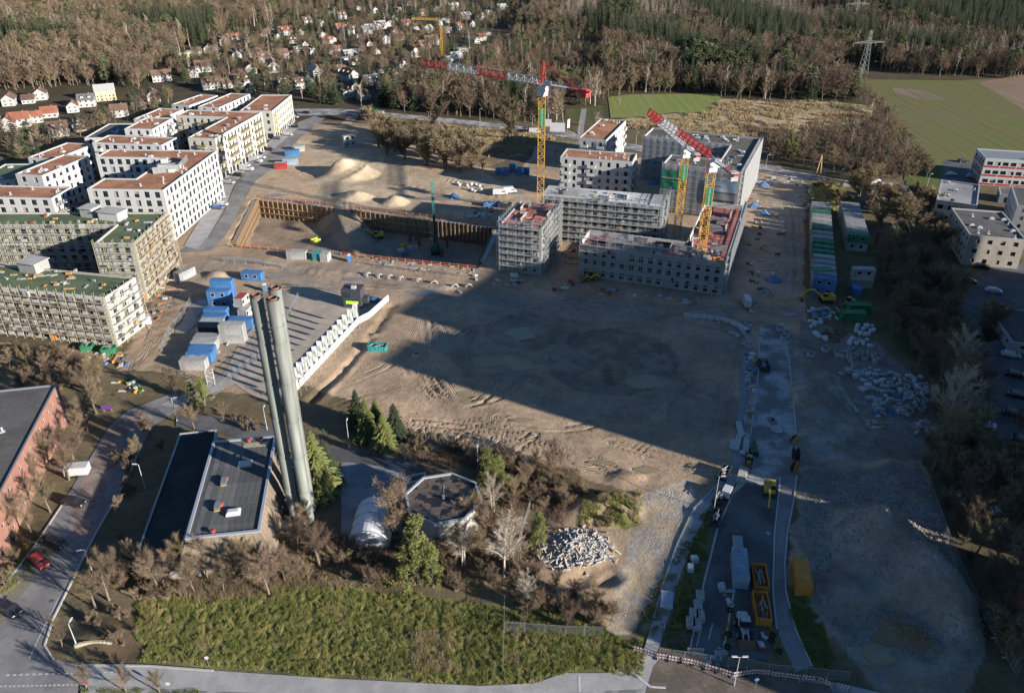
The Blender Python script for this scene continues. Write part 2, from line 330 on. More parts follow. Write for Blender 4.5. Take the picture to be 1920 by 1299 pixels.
zone([(1180, 925), (1300, 900), (1320, 960), (1240, 1090), (1180, 1190), (1130, 1180), (1170, 1060), (1170, 1000)], SAND*0.85, GREYD*1.05, 0.9, w=n2)
# vegetation
zone([(260, 1110), (420, 1130), (560, 1080), (700, 1110), (840, 1120), (1120, 1160), (1210, 1230), (1200, 1275), (940, 1285), (640, 1268), (380, 1250), (255, 1235)], GRASS, GRASS*1.25+DRY*0.1, 1)
zone([(765, 1190), (850, 1180), (850, 1255), (770, 1265)], DRY, DRY*0.9, 0.85); zone([(360, 1200), (395, 1195), (400, 1240), (355, 1240)], DRY, DRY*0.9, 0.7)
zone([(230, 1030), (320, 1000), (540, 1000), (640, 1050), (560, 1085), (420, 1135), (300, 1110)], WOOD*1.25, GRASS*0.8, 0.8, w=n2)
zone([(150, 1235), (180, 1150), (300, 1130), (290, 1230), (210, 1240)], np.array([0.10, 0.065, 0.045]), WOOD, 1)
zone([(1090, 925), (1210, 925), (1200, 985), (1080, 990)], GRASS*1.2, DRY*0.9, 1, w=n2)
zone([(1230, 1100), (1280, 1010), (1310, 960), (1330, 960), (1250, 1170), (1190, 1210)], GRASS*0.9, DRY*0.8, 0.9, w=n2)
zone([(1250, 1190), (1300, 1020), (1330, 1000), (1280, 1200)], GRASS, GRASS*0.8, 0.9, w=n2)
zone([(1475, 1120), (1510, 1110), (1560, 1250), (1520, 1265)], GRASS, GRASS*0.9, 1)
zone([(1510, 340), (1600, 330), (1660, 520), (1650, 600), (1560, 600), (1560, 400)], WOOD, GRASS*0.8, 0.8, w=n2)
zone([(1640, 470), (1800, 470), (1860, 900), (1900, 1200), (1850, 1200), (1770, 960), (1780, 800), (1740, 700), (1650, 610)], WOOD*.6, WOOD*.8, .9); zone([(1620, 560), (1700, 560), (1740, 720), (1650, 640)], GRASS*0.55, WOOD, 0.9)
zone([(640, 830), (760, 800), (900, 838), (1060, 890), (1000, 1080), (840, 1110), (640, 1060)], WOOD*1.2, np.array([0.16, 0.11, 0.075]), 1, w=n2)
zone([(0, 660), (240, 665), (215, 700), (300, 700), (250, 760), (150, 790), (0, 720)], WOOD*1.2, DRY*0.5, 1)
zone([(700, 225), (1100, 240), (1090, 270), (1010, 278), (905, 316), (760, 262)], DRY*0.75, WOOD*1.3, 1)
me = bpy.data.meshes.new('ground'); nx, ny = len(gx), len(gy)
ii = (np.arange(ny-1)[:, None]*nx+np.arange(nx-1)[None, :]).ravel()
F = np.stack([ii, ii+1, ii+nx+1, ii+nx], 1)
me.vertices.add(len(X1)); me.vertices.foreach_set('co', np.stack([X1, Y1, Z1], 1).ravel())
me.loops.add(F.size); me.loops.foreach_set('vertex_index', F.ravel().astype(np.int32))
me.polygons.add(len(F)); me.polygons.foreach_set('loop_start', (np.arange(len(F))*4).astype(np.int32)); me.polygons.foreach_set('loop_total', np.full(len(F), 4, np.int32))
me.polygons.foreach_set('use_smooth', np.ones(len(F), bool)); me.update()
dm = np.full(len(X1), 9.0); nr = (Y1 < 420) & (np.abs(X1) < 240)
for tr in TRACKS:
    q = [G(*p) for p in tr]
    for a, b in zip(q[:-1], q[1:]): d_, t_ = seg_dist(X1[nr], Y1[nr], a, b); dm[nr] = np.minimum(dm[nr], d_)
ta = me.attributes.new('track', 'FLOAT', 'POINT'); ta.data.foreach_set('value', dm.astype(np.float32))
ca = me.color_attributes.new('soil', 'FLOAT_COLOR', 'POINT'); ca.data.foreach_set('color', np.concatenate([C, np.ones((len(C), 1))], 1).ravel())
def ground_mat():
    m, nt, b = nodemat('soil_and_grass'); N = nt.nodes; L = nt.links; b.inputs['Roughness'].default_value = 0.92; b.inputs['Specular IOR Level'].default_value = 0.15
    at = N.new('ShaderNodeAttribute'); at.attribute_name = 'soil'; tc = N.new('ShaderNodeTexCoord'); v = None
    for sc, lo, hi, det in ((0.07, 0.66, 1.2, 6), (0.35, 0.80, 1.2, 6), (1.7, 0.82, 1.18, 8)):
        nz = N.new('ShaderNodeTexNoise'); nz.inputs['Scale'].default_value = sc; nz.inputs['Detail'].default_value = det; nz.inputs['Roughness'].default_value = 0.7
        L.new(tc.outputs['Object'], nz.inputs['Vector']); mr = N.new('ShaderNodeMapRange'); mr.inputs['From Min'].default_value = 0.3; mr.inputs['From Max'].default_value = 0.7
        mr.inputs['To Min'].default_value = lo; mr.inputs['To Max'].default_value = hi; L.new(nz.outputs['Fac'], mr.inputs['Value'])
        if v is None: v = mr.outputs[0]
        else:
            mm = N.new('ShaderNodeMath'); mm.operation = 'MULTIPLY'; L.new(v, mm.inputs[0]); L.new(mr.outputs[0], mm.inputs[1]); v = mm.outputs[0]
    ta = N.new('ShaderNodeAttribute'); ta.attribute_name = 'track'; dn = N.new('ShaderNodeTexNoise'); dn.inputs['Scale'].default_value = .5; L.new(tc.outputs['Object'], dn.inputs['Vector'])
    def mth(op, a, b_):
        n = N.new('ShaderNodeMath'); n.operation = op
        for i_, s_ in enumerate((a, b_)):
            if s_ is None: continue
            if isinstance(s_, float): n.inputs[i_].default_value = s_
            else: L.new(s_, n.inputs[i_])
        return n.outputs[0]
    wv = mth('SINE', mth('ADD', mth('MULTIPLY', ta.outputs['Fac'], 12.5), mth('MULTIPLY', dn.outputs['Fac'], 3.0)), None)
    mk = N.new('ShaderNodeMapRange'); mk.inputs['From Min'].default_value = 4.2; mk.inputs['From Max'].default_value = 1.6; L.new(ta.outputs['Fac'], mk.inputs['Value'])
    n5 = N.new('ShaderNodeTexNoise'); n5.inputs['Scale'].default_value = .16; L.new(tc.outputs['Object'], n5.inputs['Vector']); m5 = N.new('ShaderNodeMapRange'); m5.inputs['From Min'].default_value = .4; m5.inputs['From Max'].default_value = .6; L.new(n5.outputs['Fac'], m5.inputs['Value'])
    trk = mth('MULTIPLY', mth('MULTIPLY', wv, mk.outputs[0]), m5.outputs[0])
    v = mth('MULTIPLY', v, mth('ADD', mth('MULTIPLY', trk, .2), 1.0))
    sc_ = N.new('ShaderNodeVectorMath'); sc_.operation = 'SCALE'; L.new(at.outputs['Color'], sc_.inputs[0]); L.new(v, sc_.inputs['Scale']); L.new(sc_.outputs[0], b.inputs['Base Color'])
    bp = N.new('ShaderNodeBump'); bp.inputs['Distance'].default_value = 0.16
    n = N.new('ShaderNodeTexNoise'); n.inputs['Scale'].default_value = 0.9; n.inputs['Detail'].default_value = 9; n.inputs['Roughness'].default_value = 0.68; L.new(tc.outputs['Object'], n.inputs['Vector'])
    hgt = mth('ADD', n.outputs['Fac'], mth('MULTIPLY', trk, .22)); L.new(hgt, bp.inputs['Height']); L.new(bp.outputs[0], b.inputs['Normal'])
    return m
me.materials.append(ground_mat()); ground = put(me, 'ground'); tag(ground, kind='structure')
# ---------------------------------------------------------------- flat sheets: roads, paths, fields, puddles
def clip_line(pts, n):
    out = []
    for i in range(len(pts)):
        a = pts[i]; b = pts[(i+1) % len(pts)]
        for k in range(n): out.append((a[0]+(b[0]-a[0])*k/n, a[1]+(b[1]-a[1])*k/n))
    return out
def sheet(name, px, mat_, z=0.03, kind='structure', thick=0.0, px_is_world=False, **kw):
    w = ccw([p if px_is_world else G(*p) for p in px]); mb = MB()
    if thick: mb.prism(w, z-0.9, z+thick)
    else: mb.face([(p[0], p[1], z) for p in w])
    o = mb.build(name, mat_)
    tag(o, kind=kind); return o
def strip(line, w):                                # world polyline -> polygon of given width
    L_, R_ = [], []
    for i, p in enumerate(line):
        a = Vector(line[max(i-1, 0)]); b = Vector(line[min(i+1, len(line)-1)]); d = (b-a).normalized(); n = Vector((-d.y, d.x))*(w/2)
        L_.append((p[0]+n.x, p[1]+n.y)); R_.append((p[0]-n.x, p[1]-n.y))
    return L_, R_
def ribbon(name, line, w, mat_, z=0.03, top=None, kind='structure', parent=None):   # strip mesh of quads (flat), or kerb when top is set
    L_, R_ = strip(line, w); mb = MB()
    for i in range(len(line)-1):
        if top is None: mb.face([(R_[i][0], R_[i][1], z), (R_[i+1][0], R_[i+1][1], z), (L_[i+1][0], L_[i+1][1], z), (L_[i][0], L_[i][1], z)])
        else: mb.hexa([(q[0], q[1], z) for q in (R_[i], R_[i+1], L_[i+1], L_[i])], [(q[0], q[1], top) for q in (R_[i], R_[i+1], L_[i+1], L_[i])])
    o = mb.build(name, mat_, parent)
    if parent is None: tag(o, kind=kind)
    return o
asph = M('asphalt', (0.235, 0.22, 0.215), 0.85, 0.14, 1.2, 0.01, stain=0.25)
asph_d = M('asphalt_dark', (0.125, 0.122, 0.122), 0.8, 0.18, 1.0, 0.01, stain=0.35)
asph_l = M('asphalt_pale', (0.37, 0.355, 0.345), 0.85, 0.2, 1.4, 0.01, stain=0.55)
pave = M('paving', (0.36, 0.345, 0.33), 0.85, 0.12, 2.5, 0.01, stain=0.15)
conc = M('concrete', (0.42, 0.40, 0.37), 0.85, 0.15, 1.5, 0.01, stain=0.15)
gravelm = M('gravel', (0.26, 0.24, 0.215), 0.95, 0.3, 3.0, 0.06)
kerbm = M('kerbstone', (0.40, 0.39, 0.37), 0.85, 0.12, 3)
whitep = M('road_paint', (0.62, 0.62, 0.60), 0.7, 0.2, 4)
RZ = 0.10
sheet('road', [(-120, 1345), (-60, 1180), (60, 1030), (120, 940), (205, 800), (240, 770), (330, 735), (350, 760), (285, 800), (235, 905), (180, 1000), (140, 1080), (100, 1160), (85, 1210), (100, 1235), (140, 1245), (140, 1310), (60, 1360)], asph, RZ)
sheet('road', [(140, 1246), (280, 1248), (400, 1257), (620, 1272), (900, 1286), (1000, 1281), (1060, 1262), (1130, 1262), (1178, 1258), (1215, 1225), (1300, 1245), (1420, 1268), (1570, 1280), (1700, 1310), (1700, 1360), (140, 1400), (140, 1311)], pave, RZ+0.004)
sheet('road', [(100, 1275), (150, 1270), (152, 1330), (90, 1330)], asph, RZ+0.008)
sheet('road', [(148, 1284), (400, 1296), (640, 1306), (1000, 1302), (1240, 1290), (1300, 1262), (1600, 1300), (1600, 1380), (140, 1380)], asph_l, RZ+0.008)
sheet('road', [(128, 960), (205, 800), (250, 775), (262, 790), (240, 810), (170, 1000), (145, 1015)], M('parking_paving', (0.27, 0.20, 0.17), 0.9, 0.2, 2, 0.01, stain=0.3), RZ+0.006)
sheet('pavement', [(15, 1115), (60, 1052), (108, 1012), (118, 1025), (62, 1090), (28, 1130), (-40, 1235), (-80, 1235)], M('verge_gravel', (0.20, 0.18, 0.13), 0.95, 0.3, 3, 0.03), RZ+0.012)
# site road on the right
sheet('site_road', [(1425, 612), (1470, 605), (1482, 690), (1492, 800), (1495, 880), (1478, 900), (1462, 985), (1452, 1100), (1450, 1180), (1440, 1240), (1290, 1225), (1318, 1110), (1342, 1000), (1370, 930), (1395, 880), (1415, 760)], asph_l, RZ)
sheet('site_road', [(1348, 990), (1372, 930), (1400, 905), (1462, 915), (1462, 985), (1452, 1100), (1450, 1180), (1440, 1240), (1290, 1225), (1318, 1110)], asph_d, RZ+0.004)
sheet('footpath', [(1464, 895), (1494, 893), (1488, 940), (1476, 1000), (1470, 1060), (1472, 1110), (1490, 1180), (1520, 1250), (1490, 1262), (1460, 1190), (1448, 1110), (1450, 1000)], asph, RZ+0.02)
sheet('footpath', [(1375, 890), (1392, 885), (1372, 918), (1330, 950), (1305, 1005), (1275, 1080), (1262, 1130), (1240, 1200), (1228, 1235), (1205, 1225), (1225, 1160), (1245, 1090), (1270, 1020), (1300, 955), (1340, 915)], pave, RZ+0.02)
sheet('footpath', [(1392, 650), (1412, 650), (1405, 760), (1395, 880), (1370, 880), (1385, 760)], M('gravel_path', (0.25, 0.25, 0.25), 0.9, 0.2, 2, 0.02, stain=0.2), RZ)
sheet('site_road', [(1240, 1230), (1420, 1262), (1560, 1285), (1560, 1330), (1200, 1330), (1225, 1250)], M('gravel_base', (0.16, 0.125, 0.10), 0.95, 0.25, 2, 0.03, stain=0.3), RZ+0.016)
# street by the white blocks
sheet('road', [(395, 470), (330, 475), (395, 440), (420, 400), (440, 350), (480, 300), (520, 270), (560, 230), (590, 218), (610, 222), (560, 262), (520, 310), (480, 340), (455, 380), (425, 440)], asph, 0.16)
sheet('pavement', [(345, 462), (398, 375), (420, 335), (500, 270), (545, 232), (560, 240), (520, 275), (470, 310), (440, 345), (415, 400), (390, 445), (370, 468)], pave, 0.16+0.006, )
sheet('road', [(550, 205), (640, 205), (760, 215), (870, 225), (1000, 240), (1110, 258), (1300, 290), (1440, 312), (1560, 335), (1640, 350), (1640, 358), (1540, 345), (1420, 322), (1280, 300), (1100, 266), (1000, 248), (870, 234), (760, 224), (640, 216), (560, 218)], asph_l, 0.16+0.01)
sheet('path', [(1090, 205), (1100, 205), (1092, 262), (1080, 262)], gravelm, 0.2)
sheet('path', [(505, 800), (560, 835), (640, 840), (700, 848), (780, 870), (800, 885), (760, 880), (640, 866), (560, 850), (470, 830), (420, 815), (330, 800), (330, 780), (400, 780)], asph_d, RZ+.022)
sheet('path', [(390, 720), (480, 655), (505, 650), (500, 665), (420, 730), (330, 765), (300, 760)], M('pale_path', (0.46, 0.42, 0.385), 0.9, 0.15, 1.5, 0.01, stain=0.2), RZ+.027)
sheet('car_park', [(440, 720), (400, 735), (452, 640), (520, 560), (560, 535), (735, 562), (690, 592), (640, 640), (575, 708), (520, 760), (470, 740)], M('car_park_gravel', (0.40, 0.33, 0.265), 0.93, 0.16, 1.6, 0.02, stain=0.2), RZ+0.004)
for k in range(15):                                # parking bay lines, flush strips of stone
    t = k/14; a = G(715-150*t, 575+135*t); b = (a[0]-11, a[1]+5.5)
    ribbon('bay_line', [a, b], 0.13, whitep, RZ+0.012)
# fields beyond
fgreen = M('field_green', (0.105, 0.125, 0.038), 0.95, 0.25, 0.05, 0.3, stain=0.3, stretch=(1, 0.15, 1))
def field_mat(name, c1, c2, ang, sc):
    m, nt, b = nodemat(name); N = nt.nodes; L = nt.links; b.inputs['Roughness'].default_value = 0.95; b.inputs['Specular IOR Level'].default_value = 0.1
    tc = N.new('ShaderNodeTexCoord'); mp = N.new('ShaderNodeMapping'); mp.inputs['Rotation'].default_value = (0, 0, ang); mp.inputs['Scale'].default_value = (1, 0.03, 1)
    L.new(tc.outputs['Object'], mp.inputs[0]); n1_ = N.new('ShaderNodeTexNoise'); n1_.inputs['Scale'].default_value = sc; n1_.inputs['Detail'].default_value = 6; L.new(mp.outputs[0], n1_.inputs['Vector'])
    n2_ = N.new('ShaderNodeTexNoise'); n2_.inputs['Scale'].default_value = 0.03; n2_.inputs['Detail'].default_value = 7; L.new(tc.outputs['Object'], n2_.inputs['Vector'])
    ad = N.new('ShaderNodeMath'); ad.operation = 'ADD'; L.new(n1_.outputs['Fac'], ad.inputs[0]); L.new(n2_.outputs['Fac'], ad.inputs[1])
    rp = N.new('ShaderNodeValToRGB'); rp.color_ramp.elements[0].position = 0.4; rp.color_ramp.elements[1].position = 0.62; rp.color_ramp.elements[0].color = (*c1, 1); rp.color_ramp.elements[1].color = (*c2, 1)
    hf = N.new('ShaderNodeMath'); hf.operation = 'MULTIPLY'; hf.inputs[1].default_value = 0.5; L.new(ad.outputs[0], hf.inputs[0]); L.new(hf.outputs[0], rp.inputs[0]); L.new(rp.outputs[0], b.inputs['Base Color'])
    bp = N.new('ShaderNodeBump'); bp.inputs['Distance'].default_value = 0.25; L.new(n1_.outputs['Fac'], bp.inputs['Height']); L.new(bp.outputs[0], b.inputs['Normal'])
    return m
def field(name, px, mat_, z): return sheet(name, px, mat_, z)
ang = math.atan2(*(lambda a, b: (b[0]-a[0], b[1]-a[1]))(G(1690, 290), G(1560, 160)))
field('field', [(1545, 148), (1640, 150), (1800, 152), (1920, 145), (2020, 150), (2060, 330), (1920, 305), (1840, 290), (1800, 320), (1720, 305), (1690, 270), (1655, 200), (1620, 170)], field_mat('green_field', (0.135, 0.14, 0.05), (0.155, 0.13, 0.066), -ang, 0.35), 0.2)
field('field', [(1835, 156), (1920, 140), (2050, 138), (2050, 215), (1920, 207)], field_mat('ploughed_field', (0.21, 0.14, 0.10), (0.26, 0.185, 0.13), -ang, 0.5), 0.22)
field('field', [(1670, 165), (1730, 170), (1770, 185), (1745, 190), (1680, 182)], field_mat('stubble', (0.22, 0.17, 0.11), (0.14, 0.115, 0.07), -ang, 0.5), 0.24)
field('meadow', [(1140, 183), (1180, 178), (1345, 176), (1352, 186), (1325, 212), (1260, 212), (1195, 222), (1145, 222)], field_mat('meadow_green', (0.18, 0.215, 0.06), (0.21, 0.21, 0.08), 0.3, 0.3), 0.2)
field('meadow', [(1350, 186), (1420, 190), (1560, 192), (1640, 200), (1630, 222), (1580, 245), (1460, 250), (1420, 262), (1300, 250), (1180, 240), (1150, 226), (1260, 214), (1330, 212)], field_mat('meadow_dry', (0.45, 0.34, 0.21), (0.30, 0.22, 0.13), 0.3, 0.4), 0.2)
field('meadow', [(1060, 206), (1130, 198), (1135, 235), (1100, 255), (1055, 240)], field_mat('garden_plots', (0.08, 0.09, 0.035), (0.13, 0.10, 0.06), 0.3, 0.3), 0.19)
field('meadow', [(1690, 305), (1810, 318), (1805, 345), (1740, 362), (1700, 350)], field_mat('lawn', (0.10, 0.13, 0.035), (0.12, 0.12, 0.05), 0.3, 0.3), 0.2)
field('clearing', [(1480, 14), (1580, 25), (1590, 35), (1500, 30)], field_mat('clearing_dry', (0.26, 0.19, 0.12), (0.2, 0.15, 0.1), 0.3, 0.4), 0.2)
sheet('car_park', [(1790, 600), (1840, 520), (1900, 470), (1960, 480), (1960, 900), (1880, 860), (1850, 740)], asph_d, 0.17)
sheet('car_park', [(1640, 345), (1740, 350), (1760, 372), (1700, 372), (1640, 366)], asph_d, 0.17); sheet('car_park', [(1770, 300), (1830, 310), (1840, 345), (1760, 345)], asph_d, 0.21)
# puddles
def blob(px, py, rx, ry, n=26, wob=0.28, seed=0):
    rr = random.Random(seed+int(px)); cx, cy = G(px, py); ph = [rr.uniform(0, 6.28) for _ in range(4)]
    return [(cx+rx*(1+wob*(0.5*math.sin(2*t+ph[0])+0.4*math.sin(3*t+ph[1])+0.3*math.sin(5*t+ph[2])))*math.cos(t), cy+ry*(1+wob*(0.5*math.sin(2*t+ph[1])+0.4*math.sin(4*t+ph[3])))*math.sin(t)) for t in [2*math.pi*i/n for i in range(n)]]
def pmat(name, rgb):
    m = M(name, rgb, 0.12, 0.2, 0.3, 0, spec=0.5); return m
pud = pmat('puddle_olive', (0.27, 0.215, 0.115)); pudg = pmat('puddle_grey', (0.24, 0.21, 0.18)); pudo = pmat('puddle_orange', (0.22, 0.13, 0.06))
PUDS = [(925, 676, 5.5, 3.0, pud), (975, 683, 3.8, 2.4, pud), (1205, 715, 6.0, 2.6, pud), (872, 738, 2.2, 1.3, pud), (875, 754, 1.2, .7, pud), (975, 625, 3.6, 3.2, pud), (1160, 598, 4, 1.6, pud), (800, 548, 6.0, 1.8, pudg), (665, 523, 4.0, 1.5, pudg),
        (1540, 840, 2.5, 1.6, pudg), (1690, 1190, 4.2, 3.2, pudo), (1645, 1225, 2.4, 2.0, pud), (1570, 365, 0.1, .1, pudg), (365, 580, 3.0, 5.5, pudg), (350, 610, 2.4, 4.5, pudg), (520, 520, 3.4, 1.3, pudg), (820, 372, 8, 2.2, pudg), (600, 380, 3, 1.2, pudg), (515, 367, 4, 1.8, pudg), (960, 362, 4, 2.4, pudg), (1215, 880, 2.6, 1.0, pud), (1130, 868, 3.0, 0.8, pud), (980, 788, 2.4, 0.7, pud), (1480, 590, 2, 1, pudg), (455, 560, 1, 1, pudg), (820, 1038, .1, .1, pud)]
for i, (a, b, rx, ry, m_) in enumerate(PUDS):
    if rx < 0.5: continue
    w = blob(a, b, rx, ry); zs = hz_np(np.array([p[0] for p in w]), np.array([p[1] for p in w])); cx, cy = G(a, b)
    ring = hz_np(cx+rx*0.6*np.cos(np.arange(12)), cy+ry*0.6*np.sin(np.arange(12)))
    sheet('puddle', w, m_, float(np.percentile(ring, 70))+.03+.004*i, px_is_world=True)
# ================================================================ BUILDINGS
white_w = M('white_render', (0.58, 0.57, 0.555), 0.85, 0.05, 0.6, stain=0.06)
cream_w = M('cream_render', (0.55, 0.52, 0.46), 0.85, 0.05, 0.6, stain=0.06)
grey_w = M('grey_concrete_wall', (0.33, 0.325, 0.315), 0.85, 0.14, 0.7, stain=0.2)
block_w = M('pale_block_wall', (0.44, 0.42, 0.39), 0.85, 0.14, 0.9, stain=0.2)
brick_w = M('red_brick', (0.31, 0.155, 0.115), 0.85, 0.14, 3.0, 0.01, stain=0.12)
roof_br = M('roof_brown_gravel', (0.40, 0.185, 0.10), 0.95, 0.22, 1.0, 0.02, stain=0.3)
roof_dk = M('roof_dark_felt', (0.12, 0.11, 0.10), 0.9, 0.2, 0.8, 0.01, stain=0.25)
roof_gr = M('roof_green_sheet', (0.115, 0.145, 0.075), 0.8, 0.18, 0.5, stain=0.25)
roof_cc = M('roof_fresh_concrete', (0.7, 0.69, 0.67), 0.85, 0.12, 0.35, stain=0.45)
parapet_m = M('parapet_sheet', (0.50, 0.49, 0.47), 0.6, 0.08, 1.5)
parapet_w = M('parapet_white', (0.6, 0.6, 0.59), 0.6, 0.05, 1.5)
glass_m = M('window_glass', (0.018, 0.022, 0.028), 0.06, 0.3, 0.4, spec=0.6, obvar=0.5)
frame_d = M('frame_dark', (0.06, 0.06, 0.065), 0.5, 0.1); frame_w = M('frame_white', (0.62, 0.62, 0.6), 0.5, 0.06)
blind_m = M('blind_grey', (0.42, 0.41, 0.40), 0.7, 0.1, 6)
olive_m = M('balcony_olive', (0.20, 0.165, 0.085), 0.6, 0.08, 3); yellow_m = M('balcony_yellow', (0.62, 0.45, 0.12), 0.6, 0.06, 3)
rail_m = M('rail_dark', (0.10, 0.10, 0.105), 0.5, 0.1); galv = M('galvanised', (0.42, 0.43, 0.44), 0.45, 0.12, 3, metal=0.6)
void_m = M('dark_opening', (0.03, 0.028, 0.026), 0.9, 0.2)
vent_m = M('vent_white', (0.55, 0.55, 0.55), 0.5, 0.1)
WINC = {}
def window_mesh(w, h, style):
    k = (round(w, 2), round(h, 2), style)
    if k in WINC: return WINC[k]
    mb = MB(); fm = 1; t = 0.07
    mb.face([(-w/2, 0, 0), (w/2, 0, 0), (w/2, 0, h), (-w/2, 0, h)], 0)
    for x0, x1, z0, z1 in ((-w/2, -w/2+t, 0, h), (w/2-t, w/2, 0, h), (-w/2+t, w/2-t, 0, t), (-w/2+t, w/2-t, h-t, h)):
        mb.box(((x0+x1)/2, -0.03, (z0+z1)/2), (x1-x0, 0.06, z1-z0), 0, 1)
    if w > 1.1: mb.box((w*0.1, -0.03, h/2), (t, 0.058, h-2*t), 0, 1)
    if style.endswith('b'): mb.box((-w*0.2, -0.02, h*0.5), (w*0.5, 0.03, h-2*t), 0, 2)
    if style.endswith('t'): mb.box((0, -0.02, h*0.78), (w-2*t, 0.03, h*0.4), 0, 2)
    me = mb.mesh('window', [void_m if style[0] == 'v' else glass_m, frame_w if style[0] == 'w' else frame_d, blind_m]); WINC[k] = me
    return me
BALC = {}
def balcony_mesh(w, d, mat_, solid):
    k = (round(w, 1), d, mat_.name, solid)
    if k in BALC: return BALC[k]
    mb = MB(); mb.box((0, -d/2, -0.1), (w, d, 0.2), 0, 0); hh = 1.0
    for c, s in (((0, -d+0.03, hh/2), (w, 0.05, hh)), ((-w/2+0.03, -d/2+0.03, hh/2), (0.05, d-0.1, hh)), ((w/2-0.03, -d/2+0.03, hh/2), (0.05, d-0.1, hh))):
        if solid: mb.box(c, s, 0, 1)
        else:
            mb.box((c[0], c[1], hh), (max(s[0], 0.06), max(s[1], 0.06), 0.06), 0, 1); n = int(max(s[0], s[1])/0.28)
            for i in range(n+1):
                o = (i/n-0.5)*(max(s[0], s[1])-0.05); mb.box((c[0]+(o if s[0] > s[1] else 0), c[1]+(o if s[1] > s[0] else 0), hh/2), (0.05, 0.05, hh), 0, 1)
    BALC[k] = mb.mesh('balcony', [white_w, mat_]); return BALC[k]
def facade(mb, root, a, b, z0, z1, fh, pitch, ww, wh, sill, style='d', gap=(), first=0.0, mi=0, rng=None, balc=None, prob=1.0, ground=None, depth=0.2, margin=0.6):
    """wall with real openings between two ground points; each window a part of root"""
    rng = rng or random; L = math.hypot(b[0]-a[0], b[1]-a[1]); ux, uy = (b[0]-a[0])/L, (b[1]-a[1])/L; nx_, ny_ = uy, -ux
    P = lambda s, z, d=0.0: (a[0]+ux*s-nx_*d, a[1]+uy*s-ny_*d, z)
    nf = max(1, int(round((z1-z0-0.35)/fh))); fh = (z1-z0-0.35)/nf; nb = max(1, int((L-2*margin)/pitch)); p = (L-2*margin)/nb; rz = math.atan2(uy, ux)
    zc = z0
    for f in range(nf):
        zb = z0+f*fh+(sill if not (f == 0 and ground) else 0.3); zt = zb+(wh if not (f == 0 and ground) else fh-0.7)
        w_ = ww if not (f == 0 and ground) else p-0.7
        if zb > zc: mb.face([P(0, zc), P(L, zc), P(L, zb), P(0, zb)], mi)
        s = 0.0
        for c in range(nb):
            m = margin+p*(c+0.5)
            if (f, c) in gap or rng.random() > prob: continue
            l, r = m-w_/2, m+w_/2
            mb.face([P(s, zb), P(l, zb), P(l, zt), P(s, zt)], mi); s = r
            mb.face([P(l, zb), P(l, zb, depth), P(l, zt, depth), P(l, zt)], mi); mb.face([P(r, zb, depth), P(r, zb), P(r, zt), P(r, zt, depth)], mi)
            mb.face([P(l, zb), P(r, zb), P(r, zb, depth), P(l, zb, depth)], mi); mb.face([P(l, zt, depth), P(r, zt, depth), P(r, zt), P(l, zt)], mi)
            st = style
            if style[0] != 'v':
                q = rng.random(); st = style+('b' if q < 0.2 else 't' if q < 0.35 else '')
            o = P(m, zb, depth-0.001); rl = root.location
            put(window_mesh(w_, zt-zb, st), 'window', root, (o[0]-rl.x, o[1]-rl.y, o[2]-rl.z), rz)
            if balc and balc[0](f, c, nb, nf):
                o = P(m, z0+f*fh+0.12); put(balcony_mesh(min(balc[1], p*balc[4] if len(balc) > 4 else p), balc[2], balc[3], balc[5] if len(balc) > 5 else True), 'balcony', root, (o[0]-rl.x, o[1]-rl.y, o[2]-rl.z), rz)
        mb.face([P(s, zb), P(L, zb), P(L, zt), P(s, zt)], mi); zc = zt
    mb.face([P(0, zc), P(L, zc), P(L, z1), P(0, z1)], mi)
def faces_cam(a, b):
    nx_, ny_ = b[1]-a[1], -(b[0]-a[0]); return nx_*(-(a[0]+b[0])/2)+ny_*(-(a[1]+b[1])/2) > 0
